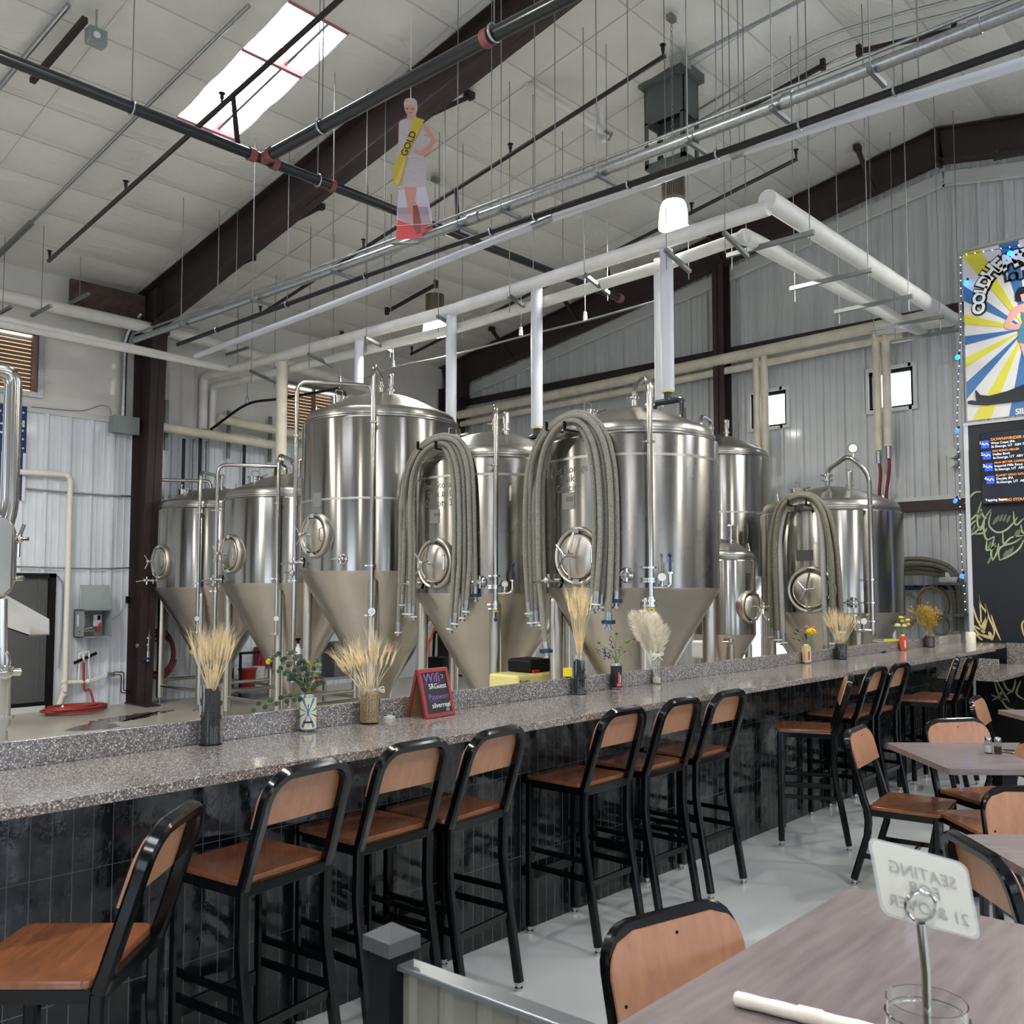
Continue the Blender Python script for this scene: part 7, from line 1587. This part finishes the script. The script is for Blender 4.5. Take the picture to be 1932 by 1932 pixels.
# cream yellow case on the floor between fourth and fifth tank
p = P(985, 1290, Z=.55); t = thing('power_washer', 'cream yellow pressure washer case behind the bar, near the fourth tank', 'machine', (5.85, 5.35, 0)); p = P(985, 1310, Y=5.5)
px, py = p.x, p.y
zt_ = P(960, 1275, Y=5.4).z
G().box(px-.22, px+.3, py-.15, py+.2, zt_-.45, zt_).build('case', cream_box, t, True, smooth=False, bevel=.02); G().box(px-.21, px-.0, py-.155, py-.15, zt_-.12, zt_-.1).build('vent_slot', blackm, t, True, smooth=False)
G().box(px-.0, px+.28, py-.1, py+.18, zt_, zt_+.12).build('engine', blackm, t, True, smooth=False, bevel=.02); G().box(px+.02, px+.1, py-.12, py-.1, zt_+.0, zt_+.03).build('red_badge', redbright, t, True, smooth=False)
text_g('Rosietz', .045, frame((px-.2, py-.1515, zt_-.07), (1, 0, 0), (0, 0, 1)), .0005).build('lettering', blackm, t, True, smooth=False)
for dx in (-.18, .26):
    for dy in (-.1, .15): G().cyl((px+dx, py+dy, 0), (px+dx, py+dy, zt_-.44), .02, 8).build('leg', blackm, t, True)
t = thing('tool_stand', 'small black stand with yellow caps behind the vase at the middle of the bar', 'stand', (5.4, 4.4, 0)); p = P(1073, 1268, Y=4.5)
G().cyl((p.x, p.y, 0), (p.x, p.y, p.z), .02, 10).cyl((p.x, p.y, .0), (p.x, p.y, .02), .12, 20).build('stand_pole', blackm, t, True); G().cyl((p.x, p.y, p.z-.03), (p.x, p.y, p.z+.03), .045, 14).build('yellow_cap', yellowp, t, True)
# grey machine and black hose reel between tanks 3 and 4
t = thing('mill_frame', 'steel frame with black housing between the third and fourth tanks', 'machine', (7.3, 7.2, 0)); p = P(835, 1245, X=7.5)
G().box(p.x-.12, p.x+.12, p.y-.15, p.y+.15, .55, .85).build('housing', blackm, t, True, smooth=False, bevel=.02)
g = G().tube(bend([(p.x, p.y-.14, .85), (p.x, p.y-.16, 1.12), (p.x, p.y+.14, 1.14), (p.x, p.y+.16, .85)], .04), .018, 8); g.build('handle', blackm, t, True)
for dx in (-.1, .1):
    for dy in (-.12, .12): G().box(p.x+dx-.02, p.x+dx+.02, p.y+dy-.02, p.y+dy+.02, 0, .55).build('leg', strutm, t, True, smooth=False)
a, b = P(822, 1215, X=7.9), P(800, 1140, X=8.1); p0_ = P(812, 1180, X=8.3)
tag(G().tube(smooth([Vector((8.35, P(808, 1225, X=8.2).y+.1, .03)), P(808, 1225, X=8.2), P(816, 1200, X=8.2), P(826, 1165, X=8.2), P(830, 1120, X=8.2)], 6), .022, 10).build('process_hose', orange_rub), 'orange hose behind the fourth tank', 'hose')
# red pipe and white box behind near big tank
p = P(1333, 1170, X=8.6); t = thing('red_standpipe', 'red pipe with white box right of the near big tank', 'pipe', (p.x, p.y, 0)); G().cyl((p.x, p.y, 0), (p.x, p.y, 1.75), .04, 14).build('pipe', mat('dark_red_pipe', (140, 34, 48), .45), t, True)
q = P(1322, 1225, X=8.5); G().box(q.x-.06, q.x+.06, q.y-.08, q.y+.08, q.z-.09, q.z+.09).build('white_box', whitep, t, True, smooth=False, bevel=.02)
# ================================================================== GABLE WALL EQUIPMENT
GXf = X1-.04
def gw(x, y, X=GXf): return P(x, y, X=X)
for px0, yb, lab in ((1445, 885, 'thin white pipe crossing in front of the left small window, right of two'), (1430, 850, 'thin white pipe crossing in front of the left small window, left of two'), (1658, 850, 'thin white pipe crossing in front of the right small window, left of two'), (1676, 842, 'thin white pipe crossing in front of the right small window, right of two')):
    p = P(px0, yb, X=12.25); pipe('white_drop_pipe', [(12.25, p.y, p.z), (12.25, p.y, 5.05)], .055, insul_old, lab, 'pipe')
for px0, y1_, px1, y2_, lab in ((1658, 852, 1659, 935, 'red hose hanging under the right window pipes, left of two'), (1677, 842, 1672, 938, 'red hose hanging under the right window pipes, right of two')):
    a = P(px0, y1_, X=12.25); b = P(px1, y2_, X=12.25); mid = (a+b)/2; t = thing('drop_hose', lab, 'hose', tuple(b)); G().tube(smooth([a-Vector((0, 0, .1)), mid+Vector((0, -.02, 0)), b, b+Vector((0, 0, -.4))], 6), .022, 10).build('hose_body', mat('dark_red_rubber_'+str(px0), (116, 32, 38), .4), t, True)
    G().cyl(a, a-Vector((0, 0, .16)), .035, 12).build('valve', galv, t, True)
for k, (y, r, lab) in enumerate([(4.9, .4, 0)]*0): pass
# hose rack: big arching hoses, coils
t = thing('hose_rack', 'black wall rail holding coiled hoses beside the rightmost tank', 'rack', tuple(gw(1745, 1115))); a, b = gw(1700, 1109), gw(1793, 1109); G().box(GXf-.06, GXf, b.y, a.y, a.z-.03, a.z+.03).build('rail', navy, t, True, smooth=False)
for k in range(4):
    g = G().cyl((GXf-.2, a.y-(a.y-b.y)*(k+.5)/4, a.z+.02), (GXf, a.y-(a.y-b.y)*(k+.5)/4, a.z+.02), .012, 8); g.build('peg', blackm, t, True)
for i in range(4):
    X_ = GXf-.15-.05*(i % 2); dy = i*9
    pts = [P(x, y, X=X_) for x, y in ((1640, 1075+dy), (1690, 1058+dy), (1735, 1054+dy), (1775, 1062+dy*.9), (1800+i*-3, 1078+dy), (1812-i*4, 1110+dy*.6), (1815-i*4, 1190))]
    tag(G().tube(smooth(pts, 6), .03, 12).build('brewery_hose', hosed), 'olive hose arching over the wall rail, %s of four' % ['top', 'second', 'third', 'lowest'][i], 'hose', 'arching hoses on the gable wall')
for i, (x, y, r, n, m, lab) in enumerate([(1768, 1140, .22, 5, mat('pale_vinyl_hose', (150, 140, 118), .35), 'pale vinyl hose coil on the wall rail, larger'), (1715, 1150, .2, 4, mat('pale_green_hose', (132, 132, 118), .35), 'pale vinyl hose coil on the wall rail, partly behind the tank'), (1782, 1182, .12, 3, mat('thin_clear_hose', (150, 148, 130), .35), 'thin loose tubing coil low at the right end of the wall rail')]):
    p = gw(x, y); tag(G().tube(coil((GXf-.12, p.y, p.z), r, n, .02, .1, i+4, .85, ax='x'), .011 if i < 2 else .007, 7).build('tubing_coil', m), lab, 'hose coil')
p = gw(1800, 1095); t = thing('wall_tray', 'small wall shelf with white parts by the blue lights', 'shelf', tuple(p)); pz = gw(1800, 1104).z
G().box(GXf-.3, GXf, p.y-.14, p.y+.16, pz, pz+.03).build('tray', strutm, t, True, smooth=False); G().box(GXf-.25, GXf-.1, p.y-.1, p.y+.1, pz+.03, pz+.1).cyl((GXf-.18, p.y, pz+.1), (GXf-.18, p.y, pz+.16), .05, 12).build('white_parts', whitep, t, True, bevel=.005)
p = gw(1808, 1162); t = thing('wall_tray', 'lower small wall shelf with tangled tubing', 'shelf', tuple(p)); G().box(GXf-.25, GXf, p.y-.14, p.y+.16, p.z, p.z+.03).build('tray', strutm, t, True, smooth=False)
p = gw(1799, 855); t = thing('wall_siren', 'small round white device on the gable wall beside the banner', 'wall device', tuple(p)); G().cyl((GXf-.1, p.y, p.z), (GXf, p.y, p.z), .07, 18).cyl((GXf-.12, p.y, p.z-.14), (GXf-.0, p.y, p.z-.14), .05, 18).build('device_body', white_trim, t, True)
pipe('wall_conduit', [gw(1690, 948, GXf-.03), gw(1750, 945, GXf-.03), gw(1800, 940, GXf-.03)], .012, white_trim, 'thin pale conduit along the low girt right of the rightmost tank', 'conduit')
